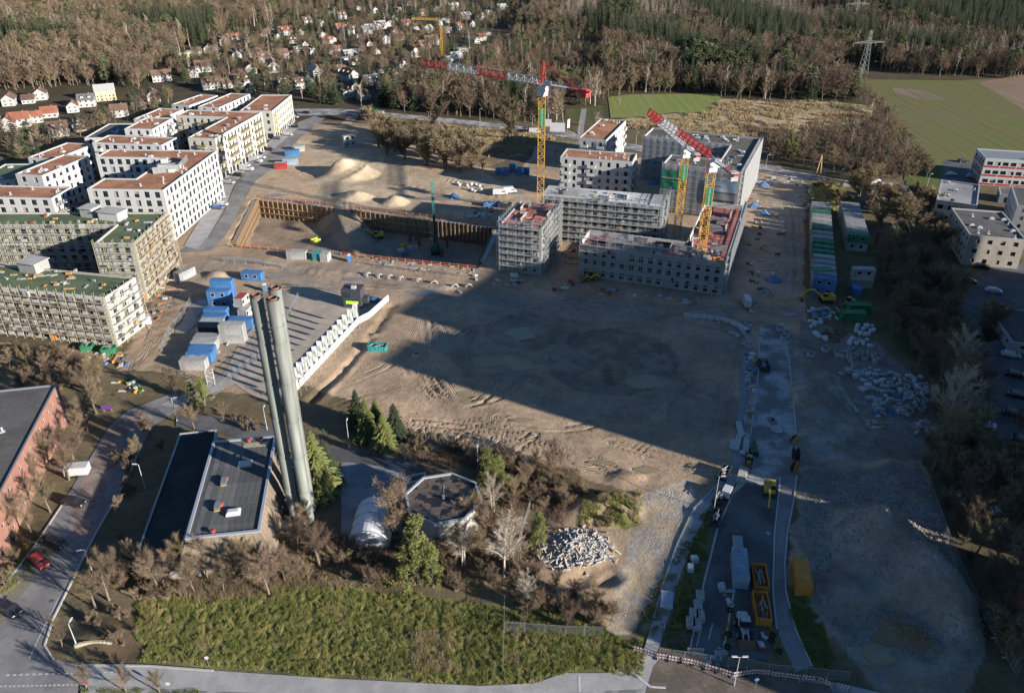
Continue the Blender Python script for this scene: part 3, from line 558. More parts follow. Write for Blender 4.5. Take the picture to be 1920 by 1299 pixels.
def block(name, label, cat, px, H, wall, roof, fh=3.0, pitch=3.2, ww=1.3, wh=1.6, sill=0.9, style='d', group=None, par=parapet_m, parh=0.45, ground=None, balc=None, over={}, rect=True, z0=0.0, vents=8, vmat=None, seed=1, prob=1.0, world=False, plain=()):
    rng = random.Random(seed); P = [p if world else G(p[0], p[1], H) for p in px]; P = ccw(P)
    if rect: P = rectify(P)
    cx = sum(p[0] for p in P)/len(P); cy = sum(p[1] for p in P)/len(P)
    root = thing(name, label, cat, (cx, cy, z0), 0, group); n = len(P); walls = MB(); off = (-cx, -cy, -z0)
    for i in range(n):
        a, b = P[i], P[(i+1) % n]; L = math.hypot(b[0]-a[0], b[1]-a[1]); k = dict(fh=fh, pitch=pitch, ww=ww, wh=wh, sill=sill, style=style, ground=ground, balc=balc, prob=prob); k.update(over.get(i, {}))
        if faces_cam(a, b) and L > 2.5 and i not in plain: facade(walls, root, a, b, z0, z0+H, k['fh'], k['pitch'], k['ww'], k['wh'], k['sill'], k['style'], ground=k['ground'], balc=k['balc'], prob=k['prob'], rng=rng)
        else: walls.face([(*a, z0), (*b, z0), (*b, z0+H), (*a, z0+H)])
    walls.build('wall', wall, root, off)
    I = inset(P, 0.38); pr = MB()
    for i in range(n):
        j = (i+1) % n; pr.face([(*P[i], z0+H), (*P[j], z0+H), (*I[j], z0+H), (*I[i], z0+H)]); pr.face([(*I[i], z0+H), (*I[j], z0+H), (*I[j], z0+H-parh), (*I[i], z0+H-parh)])
    pr.build('parapet', par, root, off)
    rf = MB(); rf.face([(*p, z0+H-parh) for p in I]); ro = rf.build('roof', roof, root, off)
    J = inset(P, 1.4); xs = [p[0] for p in J]; ys = [p[1] for p in J]; k = 0; tries = 0
    while k < vents and tries < 400:
        tries += 1; x = rng.uniform(min(xs), max(xs)); y = rng.uniform(min(ys), max(ys))
        if not in_poly([x], [y], J)[0]: continue
        k += 1; t = rng.random()
        if t < 0.6: put(VENT, 'roof_vent', ro, (x, y, z0+H-parh), rng.uniform(0, 3))
        else: put(SKYL, 'skylight', ro, (x, y, z0+H-parh), math.atan2(P[1][1]-P[0][1], P[1][0]-P[0][0]))
    return root, P
def _vent():
    mb = MB(); mb.box((0, 0, 0.06), (0.9, 0.9, 0.12)); mb.tube((0, 0, 0.1), (0, 0, 0.8), 0.16, 0.16, 8); mb.tube((0, 0, 0.8), (0, 0, 0.95), 0.28, 0.2, 8); return mb.mesh('roof_vent', vent_m)
def _skyl():
    mb = MB(); mb.box((0, 0, 0.2), (1.5, 1.5, 0.4)); mb.hexa([(-.68, -.68, .4), (.68, -.68, .4), (.68, .68, .4), (-.68, .68, .4)], [(-.35, -.35, .62), (.35, -.35, .62), (.35, .35, .62), (-.35, .35, .62)], 0); return mb.mesh('skylight', vent_m)
VENT = _vent(); SKYL = _skyl()
always = lambda f, c, nb, nf: f > 0
# ---- the new white quarter
W1, W1P = block('apartment_block', 'white U-shaped apartment block with orange-brown roof and rooftop plant enclosure', 'building', [(160, 352.5), (328, 358), (383, 284), (214.6, 277.5), (177, 292), (298, 298), (265.6, 335.8), (201, 333)], 17.3, white_w, roof_br, 2.85, 3.0, 1.65, 1.95, 0.5, vents=14, seed=3, balc=(lambda f, c, nb, nf: f > 0 and nb > 9 and False, 2, 1.2, rail_m))
block('apartment_block', 'white apartment block with dark balconies on its shaded side and long brown roof', 'building', [(25, 326.5), (77, 328.5), (170, 291.7), (118.7, 290)], 14.5, white_w, roof_br, 2.85, 3.1, 1.5, 1.8, 0.5, vents=6, seed=4, balc=(lambda f, c, nb, nf: nb > 8 and f > 0 and c % 2 == 0, 2.4, 1.3, rail_m, 0.9, False))
block('apartment_block', 'white apartment block in front of the long balcony block, behind the green scaffolded roof', 'building', [(-70, 369), (91, 370.8), (137.5, 351.5), (-40, 345)], 14.0, white_w, roof_br, 2.85, 3.3, 1.7, 1.8, 0.6, vents=8, seed=5, balc=(lambda f, c, nb, nf: nb < 6 and f > 0, 2.2, 1.3, rail_m, 0.9, False))
block('apartment_block', 'low block with a dark green roof at the edge of the garden trees', 'building', [(-60, 340), (40, 336), (64.6, 308), (22, 306)], 10.5, white_w, roof_gr, 3.0, 3.4, 1.6, 1.6, 0.8, vents=4, seed=6)
block('apartment_block', 'white block with two small brown roof terraces beside the hedge', 'building', [(61, 294), (100, 300), (171, 271), (122, 266)], 12.5, white_w, roof_br, 2.9, 3.4, 1.6, 1.7, 0.7, vents=5, seed=7)
block('apartment_block', 'white block with a brown roof and a grey roof box between two courtyards', 'building', [(170, 267.5), (304, 271.5), (331, 257.7), (205, 253)], 14.5, white_w, roof_br, 2.85, 3.3, 1.7, 1.8, 0.6, vents=7, seed=8, balc=(lambda f, c, nb, nf: nb > 7 and f > 0 and c % 3 == 0, 2.6, 1.2, white_w))
block('apartment_block', 'white block with rounded roof terrace and stacked corner balconies', 'building', [(234, 241), (280, 243), (331, 219), (270, 222)], 16.5, white_w, roof_br, 2.85, 3.1, 1.2, 1.7, 0.7, vents=4, seed=9, balc=(lambda f, c, nb, nf: f > 0 and c > nb*0.5, 2.6, 1.4, white_w))
block('apartment_block', 'low grey-roofed wing with light shafts west of the rounded terrace block', 'building', [(161, 257.5), (238, 259), (262, 233), (205, 230)], 11.5, white_w, roof_dk, 2.9, 3.4, 1.6, 1.7, 0.7, vents=7, seed=10)
block('apartment_block', 'pale narrow block with many small roof domes along the dark hedge', 'building', [(252, 222.5), (300, 226), (338, 205), (301, 202)], 12.5, cream_w, roof_br, 2.9, 3.4, 1.6, 1.7, 0.7, vents=8, seed=11)
block('apartment_block', 'white block with narrow brown roof strips beside the village houses', 'building', [(327, 195), (356, 199.5), (400, 180), (377, 175.5)], 12.0, white_w, roof_br, 2.9, 3.4, 1.6, 1.7, 0.7, vents=4, seed=12)
block('apartment_block', 'white block with rounded balconies between the dome-roofed block and the yellow balconies', 'building', [(376, 199.5), (413, 203), (461, 177.5), (432, 173)], 13.5, white_w, roof_br, 2.85, 3.2, 1.4, 1.7, 0.7, vents=3, seed=13, balc=(lambda f, c, nb, nf: f > 0 and c % 2 == 1, 2.4, 1.3, white_w))
W3, W3P = block('apartment_block', 'cream apartment block with olive balconies and glazed shops at street level', 'building', [(357, 258), (410, 260.6), (481, 211.4), (354, 204), (334, 214.8), (417, 221)], 16.5, cream_w, roof_br, 2.95, 3.0, 1.2, 1.75, 0.7, vents=12, seed=14, ground=True, balc=(lambda f, c, nb, nf: f > 0 and c % 4 in (0, 3) and nb > 5 or (nb <= 5 and f > 0 and c == 1), 3.4, 1.3, olive_m, 1.05))
block('apartment_block', 'pale apartment block with yellow balconies and two roof boxes by the street', 'building', [(466, 207.5), (504.5, 209), (549, 179.5), (477, 176)], 13.0, cream_w, roof_br, 2.9, 3.0, 1.3, 1.6, 0.8, vents=4, seed=15, ground=True, balc=(lambda f, c, nb, nf: f > 0 and c == 0, 2.4, 1.2, yellow_m))
def roofbox(root, px, py, z, d, mat_=None, name='roof_box', rz=None, H=0):
    x, y = G(px, py, z); mb = MB(); mb.box((0, 0, d[2]/2), d); mb.box((0, 0, d[2]+0.06), (d[0]+0.3, d[1]+0.3, 0.12), 0, 1)
    mb.build(name, [mat_ or white_w, parapet_m], root, (x-root.location.x, y-root.location.y, z-0.5-root.location.z), rz if rz is not None else R(12))
# plant enclosure on the white block: fence panels round white machines
def plant():
    a, b, c = G(287, 326, 17), G(335, 320, 17), G(352, 300, 17)
    for p, q in ((a, b), (b, c)):
        L = math.hypot(q[0]-p[0], q[1]-p[1]); n = int(L/1.2)
        for i in range(n):
            t = (i+0.5)/n; mb = MB(); mb.box((0, 0, 1.1), (L/n-0.06, 0.08, 2.2))
            mb.build('fence_panel', galv, W1, (p[0]+(q[0]-p[0])*t-W1.location.x, p[1]+(q[1]-p[1])*t-W1.location.y, 16.85), math.atan2(q[1]-p[1], q[0]-p[0]))
    for px_, py_, d in ((308, 316, (3.4, 2.2, 1.8)), (309, 306, (2.0, 2.0, 2.2)), (330, 314, (3.4, 2.4, 1.6)), (322, 320, (2, 1.5, 1.2))): roofbox(W1, px_, py_, 17.3, d, vent_m, 'plant_unit')
plant()
for r_, l in ((W3, ((449, 222, 16.5, (1.2, 1.2, 1)), (428, 235, 16.5, (1, 1, .9)))),): 
    for q in l: roofbox(r_, *q[:3], q[3], galv, 'plant_unit')
# ---- the white blocks in the middle
for nm, lab, px, H, sd_ in (('apartment_block', 'white five-storey block with wrap-around corner balconies behind the concrete roof slab', [(1048.4, 294), (1184, 303), (1197, 287.5), (1063.7, 278.8)], 15.0, 21), ('apartment_block', 'white block with a two-part brown roof next to the billboards', [(1085.6, 259), (1139, 262.4), (1171, 227.3), (1127, 220.8)], 13.5, 22)):
    r_, P_ = block(nm, lab, 'building', px, H, white_w, roof_br, 2.95, 2.9, 1.15, 1.7, 0.6, vents=10, seed=sd_, par=parapet_m, balc=(lambda f, c, nb, nf: f > 0 and (c in (0, nb-1) or (nb > 6 and c == nb//2-1)), 3.0, 0.9, white_w, 1.0))
# ---- east side
E1, E1P = block('office_building', 'weathered beige office block with stepped flat roofs above the dark car park', 'building', [(1815, 443), (1918, 447), (1884, 396), (1790, 391)], 9.5, M('beige_render', (0.42, 0.37, 0.31), .85, .12, .8, stain=.2), roof_dk, 3.0, 3.2, 1.3, 1.3, 1.0, vents=10, seed=31, style='d')
block('office_building', 'white office wing with a pale flat roof behind the beige block', 'building', [(1768, 376), (1832, 385), (1838, 350), (1755, 332)], 7.5, M('offwhite_render', (0.5, 0.48, 0.45), .85, .12, .8, stain=.2), M('roof_pale', (.42, .41, .4), .8, .15, .4, stain=.3), 3.4, 2.2, 1.8, 1.5, 0.9, vents=5, seed=32)
ST = block('office_building', 'white and red striped three-storey building with a grey seamed roof', 'building', [(1850, 296), (1990, 306), (1990, 285), (1832, 281)], 10.5, white_w, M('roof_seamed', (.27, .28, .29), .5, .1, 1, metal=.3), 3.3, 2.6, 2.0, 1.4, 1.1, vents=2, seed=33)
for k in range(3):
    a_, b_2 = ST[1][0], ST[1][1]
    for i in range(len(ST[1])):
        a_, b_2 = ST[1][i], ST[1][(i+1) % len(ST[1])]; L_ = math.hypot(b_2[0]-a_[0], b_2[1]-a_[1]); nb_ = int(L_/5)
        if not faces_cam(a_, b_2) or L_ < 5: continue
        for q in range(nb_):
            t_ = (q+.5)/nb_; mb = MB(); mb.box((0, 0, 0), (L_/nb_-.5, .08, .75)); mb.build('red_panel', M('panel_red', (.36, .05, .05), .6, .1), ST[0], (a_[0]+(b_2[0]-a_[0])*t_-ST[0].location.x, a_[1]+(b_2[1]-a_[1])*t_-ST[0].location.y, .55+3.38*k), math.atan2(b_2[1]-a_[1], b_2[0]-a_[0]))
block('office_building', 'plain white corner block at the end of the garages', 'building', [(1905, 385), (1990, 395), (1990, 355), (1900, 352)], 8.5, white_w, roof_dk, 3.0, 3.0, 1.1, 1.2, 1.0, vents=2, seed=34)
block('garage', 'small flat-roofed garage with brown doors between the office blocks', 'garage', [(1876, 364), (1905, 368), (1908, 354), (1872, 352)], 3.2, white_w, roof_dk, 3.0, 2.8, 2.3, 2.1, 0.1, vents=0, seed=35)
block('storage_building', 'long low storage shed with a white wall beside the shaded car park', 'shed', [(1893, 648), (1960, 640), (1930, 575), (1866, 583)], 3.0, white_w, roof_dk, 3.0, 4, 1.0, .8, 1.4, vents=0, seed=36)
# ---- red brick building bottom left
BRK, BRKP = block('brick_building', 'long red brick building with a dark flat roof and small punched windows', 'building', [(133, 716), (-60, 738), (-200, 1010), (-62, 985)], 9.0, brick_w, roof_dk, 3.0, 3.0, 0.85, 1.1, 0.9, style='w', vents=10, seed=41, par=M('parapet_zinc', (.2, .2, .21), .5, .1, 2), parh=.3)
# ================================================================ BUILDINGS UNDER CONSTRUCTION, SCAFFOLDS
scaf_m = M('scaffold_steel', (0.50, 0.50, 0.48), 0.5, 0.15, 2, metal=0.3); scaf_y = M('scaffold_yellow', (0.42, 0.37, 0.20), 0.6, 0.2, 2); scaf_r = M('scaffold_red_rail', (0.42, 0.10, 0.07), 0.6, 0.2, 2)
plank_m = M('scaffold_plank', (0.34, 0.29, 0.22), 0.85, 0.25, 2); plank_g = M('scaffold_deck_steel', (0.36, 0.36, 0.35), 0.6, 0.2, 2)
form_r = M('formwork_red', (0.46, 0.17, 0.15), 0.8, 0.25, 0.9, stain=0.35); form_d = M('formwork_dark', (0.10, 0.045, 0.05), 0.8, 0.25, 0.9, stain=.3)
wood = M('timber', (0.40, 0.27, 0.14), 0.85, 0.25, 3); insul = M('insulation_white', (0.62, 0.61, 0.59), 0.9, 0.08, 1, stain=0.1)
def scaffold(label, a, b, H, group=None, off=0.25, depth=0.75, bay=2.5, lift=2.0, pole=None, rail=None, deck=None, z0=0.0, top=1.2, pw=0.07, clutter=8, diag=True):
    L = math.hypot(b[0]-a[0], b[1]-a[1]); ux, uy = (b[0]-a[0])/L, (b[1]-a[1])/L; rz = math.atan2(uy, ux); nb = max(1, int(round(L/bay))); bay = L/nb; nl = int(H/lift)
    root = thing('scaffold', label, 'scaffold', (a[0], a[1], z0), rz, group); pole = pole or scaf_m; rail = rail or pole; deck = deck or plank_m
    mb = MB(); mb.bar((0, 0, 0), (0, 0, H+top), pw); mb.box((0, 0, 0.03), (0.2, 0.2, 0.06)); st = mb.mesh('standard', pole)
    for i in range(nb+1):
        for y in (-off, -off-depth): put(st, 'standard', root, (i*bay, y, 0.0))
    for k in range(1, nl+1):
        z = k*lift; mb = MB()
        nbd = nb
        for i in range(nb): mb.box(((i+0.5)*bay, -off-depth/2, z), (bay-0.06, depth-0.08, 0.06))
        mb.build('deck', deck, root)
        mb = MB()
        for dz in (0.5, 1.0): mb.bar((0, -off-depth, z+dz), (L, -off-depth, z+dz), pw*0.8)
        mb.bar((0, -off-depth-0.02, z+0.12), (L, -off-depth-0.02, z+0.12), 0.04, 0.16)
        for x in (0, L): mb.bar((x, -off, z+1.0), (x, -off-depth, z+1.0), pw*0.8)
        mb.build('guard_rail', rail, root)
    rr = random.Random(int(a[0]*7+H*3))
    for i in range(clutter):
        k = rr.randint(1, nl); mb = MB(); w, h = rr.uniform(.5, 1.8), rr.uniform(.3, 1.3); mb.box((0, 0, h/2), (w, rr.uniform(.15, .45), h)); mb.box((w*.2, .02, h+.06), (w*.6, .2, .1))
        mb.build('stacked_board', rr.choice((insul, wood, insul, plank_g, void_m)), root, (rr.uniform(1, L-1), -off-depth*.45, k*lift+.03))
    if diag:
        for i in range(1, nb, 4):
            mb = MB()
            for k in range(nl): mb.bar((i*bay, -off-depth-0.06, k*lift), ((i+1)*bay, -off-depth-0.06, (k+1)*lift), pw*0.8)
            mb.build('brace', pole, root)
    return root
GS = 'scaffolds round the buildings under construction'
# left pair
SL2, SL2P = block('unfinished_block', 'scaffolded L-shaped shell with a green sheeted roof beside the white U-shaped block', 'building', [(186.5, 451.5), (257.7, 460), (299.7, 400.8), (-70, 395), (-75, 419), (210, 423.5)], 16.9, block_w, roof_gr, 2.85, 2.9, 1.6, 1.9, 0.3, style='v', vents=0, seed=51, parh=0.5, par=M('parapet_block', (.5, .46, .4), .85, .15, 2))
SL1, SL1P = block('unfinished_block', 'long scaffolded shell with white insulation boards and a green roof full of materials', 'building', [(202.7, 564.6), (234, 521.5), (-60, 486), (-75, 525)], 13.5, insul, roof_gr, 2.7, 2.9, 1.5, 1.7, 0.4, style='v', vents=0, seed=52, parh=0.5, par=M('parapet_block', (.5, .46, .4), .85, .15, 2))
for Pn, Hn, nm in ((SL2P, 16.9, 'the L-shaped shell'), (SL1P, 13.5, 'the insulated long shell')):
    k = 0
    for i in range(len(Pn)):
        a, b = Pn[i], Pn[(i+1) % len(Pn)]; L = math.hypot(b[0]-a[0], b[1]-a[1])
        if faces_cam(a, b) and L > 3:
            side = 'narrow' if L < 16 else 'long'
            d_ = ('south' if abs(b[0]-a[0]) > abs(b[1]-a[1]) else 'east')
            scaffold(f'yellow-poled plank scaffold on the {side} {d_} face of {nm}', a, b, Hn, GS, pole=scaf_y, rail=M('rail_brown', (.36, .26, .2), .7, .2, 2) if k % 2 else scaf_m, deck=plank_m, pw=0.08, clutter=int(L*.9)); k += 1
# middle group
A_, AP = block('unfinished_block', 'small concrete shell with red formwork on its top floor beside the excavation', 'building', [(933.7, 421.4), (1012.5, 427), (1054.7, 383.4), (977, 377.8)], 14.6, block_w, form_r, 2.9, 2.6, 1.2, 1.3, 0.9, style='v', vents=0, seed=53, parh=0.25)
B_, BP = block('unfinished_block', 'long concrete shell with a pale poured roof slab behind the crane mast', 'building', [(1019.5, 368), (1241.7, 390.5), (1253, 366.6), (1023.7, 347)], 14.5, grey_w, roof_cc, 2.9, 3.0, 1.4, 1.6, 0.7, style='v', vents=0, seed=54, parh=0.05)
C_, CP_ = block('unfinished_block', 'grey block-built shell with roofless top floor, red formwork and a long east wing', 'building', [(1088, 459), (1368, 500), (1386, 393), (1316, 384), (1292, 466), (1108, 437)], 9.3, M('grey_block_wall', (.40, .39, .375), .85, .16, .9, stain=.2), form_r, 3.0, 2.5, 1.25, 1.75, 0.6, style='v', vents=0, seed=55, parh=0.15, prob=.85)
D_, DP = block('unfinished_block', 'tall netted shell with a dark courtyard roof and large printed banners', 'building', [(1244, 311.6), (1400, 319), (1418, 262), (1225, 236), (1212, 252.5), (1366, 275), (1352, 300), (1254, 288)], 17.0, grey_w, M('roof_dark_build', (.13, .115, .10), .9, .25, .6, stain=.3), 2.9, 3.0, 1.4, 1.6, 0.7, style='v', vents=14, seed=56, parh=0.6)
def sides(P, H, nm, **kw):
    for i in range(len(P)):
        a, b = P[i], P[(i+1) % len(P)]; L = math.hypot(b[0]-a[0], b[1]-a[1])
        if faces_cam(a, b) and L > 3: yield i, a, b, L, ('south' if abs(b[0]-a[0]) > abs(b[1]-a[1]) else ('east' if b[1] > a[1] else 'west'))
for i, a, b, L, d in sides(AP, 0, ''): scaffold(f'grey steel scaffold on the {d} face of the small shell with red formwork', a, b, 16.1, GS, deck=plank_g, pw=0.075)
for i in range(4):
    a, b = AP[i], AP[(i+1) % 4]
    if not faces_cam(a, b): scaffold(f"grey steel scaffold on the {'north' if abs(b[0]-a[0]) > abs(b[1]-a[1]) else 'west'} face of the small shell with red formwork", a, b, 14.6, GS, deck=plank_g, pw=0.075)
for i, a, b, L, d in sides(BP, 0, ''): scaffold(f'grey steel scaffold on the {d} face of the shell with the pale roof slab', a, b, 16.1, GS, deck=plank_g, pw=0.075)
for i, a, b, L, d in sides(CP_, 0, ''): scaffold(f"grey steel scaffold on the {'short' if L < 20 else 'long'} {d} face of the roofless block-built shell", a, b, 12.1, GS, deck=plank_g, pw=0.075, clutter=14)
net_m, nt_, b_ = nodemat('scaffold_net'); b_.inputs['Base Color'].default_value = (0.62, 0.62, 0.61, 1); b_.inputs['Alpha'].default_value = 0.28; b_.inputs['Roughness'].default_value = 0.9
for i, a, b, L, d in sides(DP, 0, ''):
    sc = scaffold(f"white-netted scaffold on the {'short' if L < 16 else 'long'} {d} face of the tall netted shell, edge {i+1}", a, b, 17.0, GS, deck=plank_g, pw=0.075)
    nn = max(1, int(L/5))
    for k in range(nn):
        mb = MB(); w = L/nn; x0 = k*w
        for q in range(4):
            mb.face([(x0+w*q/4, -1.12-0.06*(q % 2), 0.6), (x0+w*(q+1)/4, -1.12-0.06*((q+1) % 2), 0.6), (x0+w*(q+1)/4, -1.12-0.05*((q+1) % 2), 17.6), (x0+w*q/4, -1.12-0.05*(q % 2), 17.6)])
        mb.build('net', net_m, sc)
# tall scaffold face along the east side (net wall above the east wing)
a, b = G(1372, 498, 9.3), G(1418, 262, 17)
ea, eb = DP[1], DP[2]
# top-floor walls on the unfinished shells
def top_walls(root, P, H, h, t=0.22, mat_=None, name='formwork_wall', n=6, seed=0, zone=None):
    rr = random.Random(seed); xs = [p[0] for p in P]; ys = [p[1] for p in P]; base = math.atan2(P[1][1]-P[0][1], P[1][0]-P[0][0]); I = inset(P, 0.6); k = 0; tr = 0
    while k < n and tr < 600:
        tr += 1; x = rr.uniform(min(xs), max(xs)); y = rr.uniform(min(ys), max(ys)); rz = base+(math.pi/2 if rr.random() < 0.5 else 0); L = rr.uniform(2.5, 6)
        e = [(x+s*math.cos(rz)*L/2, y+s*math.sin(rz)*L/2) for s in (-1, 0, 1)]
        if not in_poly([q[0] for q in e], [q[1] for q in e], I).all(): continue
        k += 1; mb = MB(); mb.box((0, 0, h/2), (L, t, h)); mb.build(name, mat_ or form_r, root, (x-root.location.x, y-root.location.y, H), rz)
top_walls(C_, CP_, 9.15, 1.9, mat_=grey_w, name='inner_wall', n=22, seed=3); top_walls(C_, CP_, 9.15, 1.2, mat_=form_d, n=14, seed=5); top_walls(A_, AP, 14.35, 1.0, mat_=block_w, name='inner_wall', n=6, seed=6); top_walls(B_, BP, 14.45, 1.1, mat_=grey_w, name='inner_wall', n=5, seed=7)
for i in range(len(CP_)):                           # the open storey: outer walls with posts
    a, b = CP_[i], CP_[(i+1) % len(CP_)]; L = math.hypot(b[0]-a[0], b[1]-a[1]); rz = math.atan2(b[1]-a[1], b[0]-a[0]); rl = C_.location
    n = max(2, int(L/2.6))
    mb = MB(); mb.bar((0, 0, 0), (0, 0, 1.7), 0.12); st = mb.mesh('edge_post', insul)
    for k in range(n): put(st, 'edge_post', C_, (a[0]+(b[0]-a[0])*k/n-rl.x, a[1]+(b[1]-a[1])*k/n-rl.y, 9.25))
    if not faces_cam(a, b):
        mb = MB(); mb.box((L/2, 0.2, 0.8), (L-0.6, 0.2, 1.6)); mb.build('upper_wall', insul if i != 1 else grey_w, C_, (a[0]-rl.x, a[1]-rl.y, 9.2), rz)
def litter(zone, n, z, mats, seed, label, cat, name, group, smax=(1.6, 1.0, 0.6), H=None, smin=(0.4, 0.3, 0.15), tilt=False):
    """loose materials: each its own top-level thing, small shaped stacks"""
    rr = random.Random(seed); zx = [p[0] for p in zone]; zy = [p[1] for p in zone]; out = []; tr = 0
    while len(out) < n and tr < n*40:
        tr += 1; px = rr.uniform(min(zx), max(zx)); py = rr.uniform(min(zy), max(zy))
        if not in_poly([px], [py], zone)[0]: continue
        x, y = G(px, py, z or 0); zz = z if z else hz(x, y)-0.03
        d = [rr.uniform(smin[i], smax[i]) for i in range(3)]; mb = MB(); kind = rr.random()
        if kind < 0.4:                              # stack of boards
            k = max(2, int(d[2]/0.12))
            for i in range(k): mb.box((rr.uniform(-.06, .06), rr.uniform(-.06, .06), (i+0.5)*d[2]/k), (d[0]*rr.uniform(.85, 1), d[1]*rr.uniform(.85, 1), d[2]/k*0.86), rr.uniform(-.05, .05))
        elif kind < 0.7:                            # wrapped pallet: bevelled block on runners
            for s in (-1, 0, 1): mb.box((s*d[0]*0.4, 0, 0.06), (0.12, d[1], 0.12), 0, 1)
            a_, b_2, c_ = d[0]/2, d[1]/2, d[2]; mb.hexa([(-a_, -b_2, .12), (a_, -b_2, .12), (a_, b_2, .12), (-a_, b_2, .12)], [(-a_, -b_2, .08+c_*.8), (a_, -b_2, .08+c_*.8), (a_, b_2, .08+c_*.8), (-a_, b_2, .08+c_*.8)]); mb.hexa([(-a_, -b_2, .085+c_*.8), (a_, -b_2, .085+c_*.8), (a_, b_2, .085+c_*.8), (-a_, b_2, .085+c_*.8)], [(-a_*.8, -b_2*.8, .12+c_), (a_*.8, -b_2*.8, .12+c_), (a_*.8, b_2*.8, .12+c_), (-a_*.8, b_2*.8, .12+c_)])
        else:                                       # bundle of bars
            for i in range(5): mb.bar((-d[0]*0.9, (i-2)*0.13, 0.06+0.1*(i % 2)), (d[0]*0.9, (i-2)*0.13+rr.uniform(-.1, .1), 0.06+0.1*(i % 2)), 0.11)
        o = mb.build(name, [rr.choice(mats), wood], None, (x, y, zz), rr.choice((0, 0.1, 1.57, rr.uniform(0, 3.1)))); tag(o, label, cat, group); out.append(o)
    return out
tarp_b = M('tarp_blue', (0.09, 0.17, 0.29), .6, .15, 2); pvc_w = M('plastic_white', (.60, .60, .60), .5, .08, 2); red_p = M('paint_red', (.32, .06, .045), .5, .1); org_p = M('paint_orange', (.45, .19, .06), .5, .1); grey_p = M('paint_grey', (.3, .3, .3), .6, .15); green_p = M('paint_green', (.06, .16, .09), .5, .1); blue_p = M('paint_blue', (.06, .17, .40), .5, .12, 1.5); yel_p = M('paint_yellow', (.62, .40, .04), .5, .12, 1.5); black_p = M('rubber_black', (.03, .03, .03), .8, .2); rust_m = M('rusty_steel', (.15, .085, .055), .85, .3, 3, .01)
mixm = [wood, pvc_w, grey_p, wood, conc]
litter([(5, 400), (150, 402), (200, 410), (205, 420), (5, 418)], 10, 16.45, mixm+[red_p], 61, 'stack of roofing material on the green roof of the L-shaped shell', 'material', 'material_stack', 'materials on the L-shaped shell')
litter([(205, 445), (250, 452), (285, 412), (230, 410)], 9, 16.45, mixm+[org_p], 62, 'stack of roofing material on the green roof of the L-shaped shell', 'material', 'material_stack', 'materials on the L-shaped shell')
litter([(0, 505), (100, 500), (220, 522), (200, 555), (0, 525)], 34, 13.05, mixm+[wood, org_p], 63, 'stack of building material on the green roof of the insulated long shell', 'material', 'material_stack', 'materials on the long shell roof')
litter([(945, 418), (1012, 423), (1045, 388), (985, 384)], 12, 14.4, [form_r, wood, org_p, grey_p, wood], 64, 'formwork boards lying on the red deck of the small shell', 'material', 'board_stack', 'boards on the small shell', smax=(2.2, .6, .35))
litter([(1030, 364), (1230, 384), (1240, 370), (1040, 352)], 14, 14.5, [grey_p, wood, scaf_m, org_p], 65, 'loose building material on the pale poured roof slab', 'material', 'board_stack', 'materials on the poured slab', smax=(1.6, .7, .4))
litter([(1100, 455), (1360, 490), (1378, 410), (1320, 400), (1295, 460), (1115, 440)], 46, 9.2, [form_r, wood, grey_p, pvc_w, form_d, org_p, scaf_m], 66, 'formwork and reinforcement lying on the open floor of the roofless shell', 'material', 'board_stack', 'materials on the roofless shell', smax=(2.4, 1.0, .5))
litter([(1262, 300), (1340, 306), (1380, 285), (1395, 275), (1390, 310), (1270, 306)], 10, 16.4, [pvc_w, grey_p, tarp_b], 67, 'wrapped material on the courtyard roof of the netted shell', 'material', 'material_stack', 'materials on the netted shell')
litter([(1240, 243), (1330, 256), (1395, 265), (1395, 272), (1240, 252)], 12, 16.4, [pvc_w, grey_p, vent_m], 68, 'white roof fittings on the back wing of the netted shell', 'material', 'material_stack', 'fittings on the netted shell')
def hut_on_roof(root, px, py, z, d, mat_, rz):
    x, y = G(px, py, z); mb = MB(); mb.box((0, 0, d[2]/2), d); mb.box((0, 0, d[2]+.1), (d[0]+.7, d[1]+.7, .2), 0, 1)
    mb.build('stair_head', [mat_, conc], root, (x-root.location.x, y-root.location.y, z), rz)
hut_on_roof(SL2, 213, 410, 16.4, (6.5, 4, 2.4), insul, -.25); hut_on_roof(SL2, 172, 404, 16.4, (4, 4, 2.6), block_w, -.25); hut_on_roof(SL1, 66, 506, 13.0, (5.5, 4.5, 2.6), block_w, -.3)
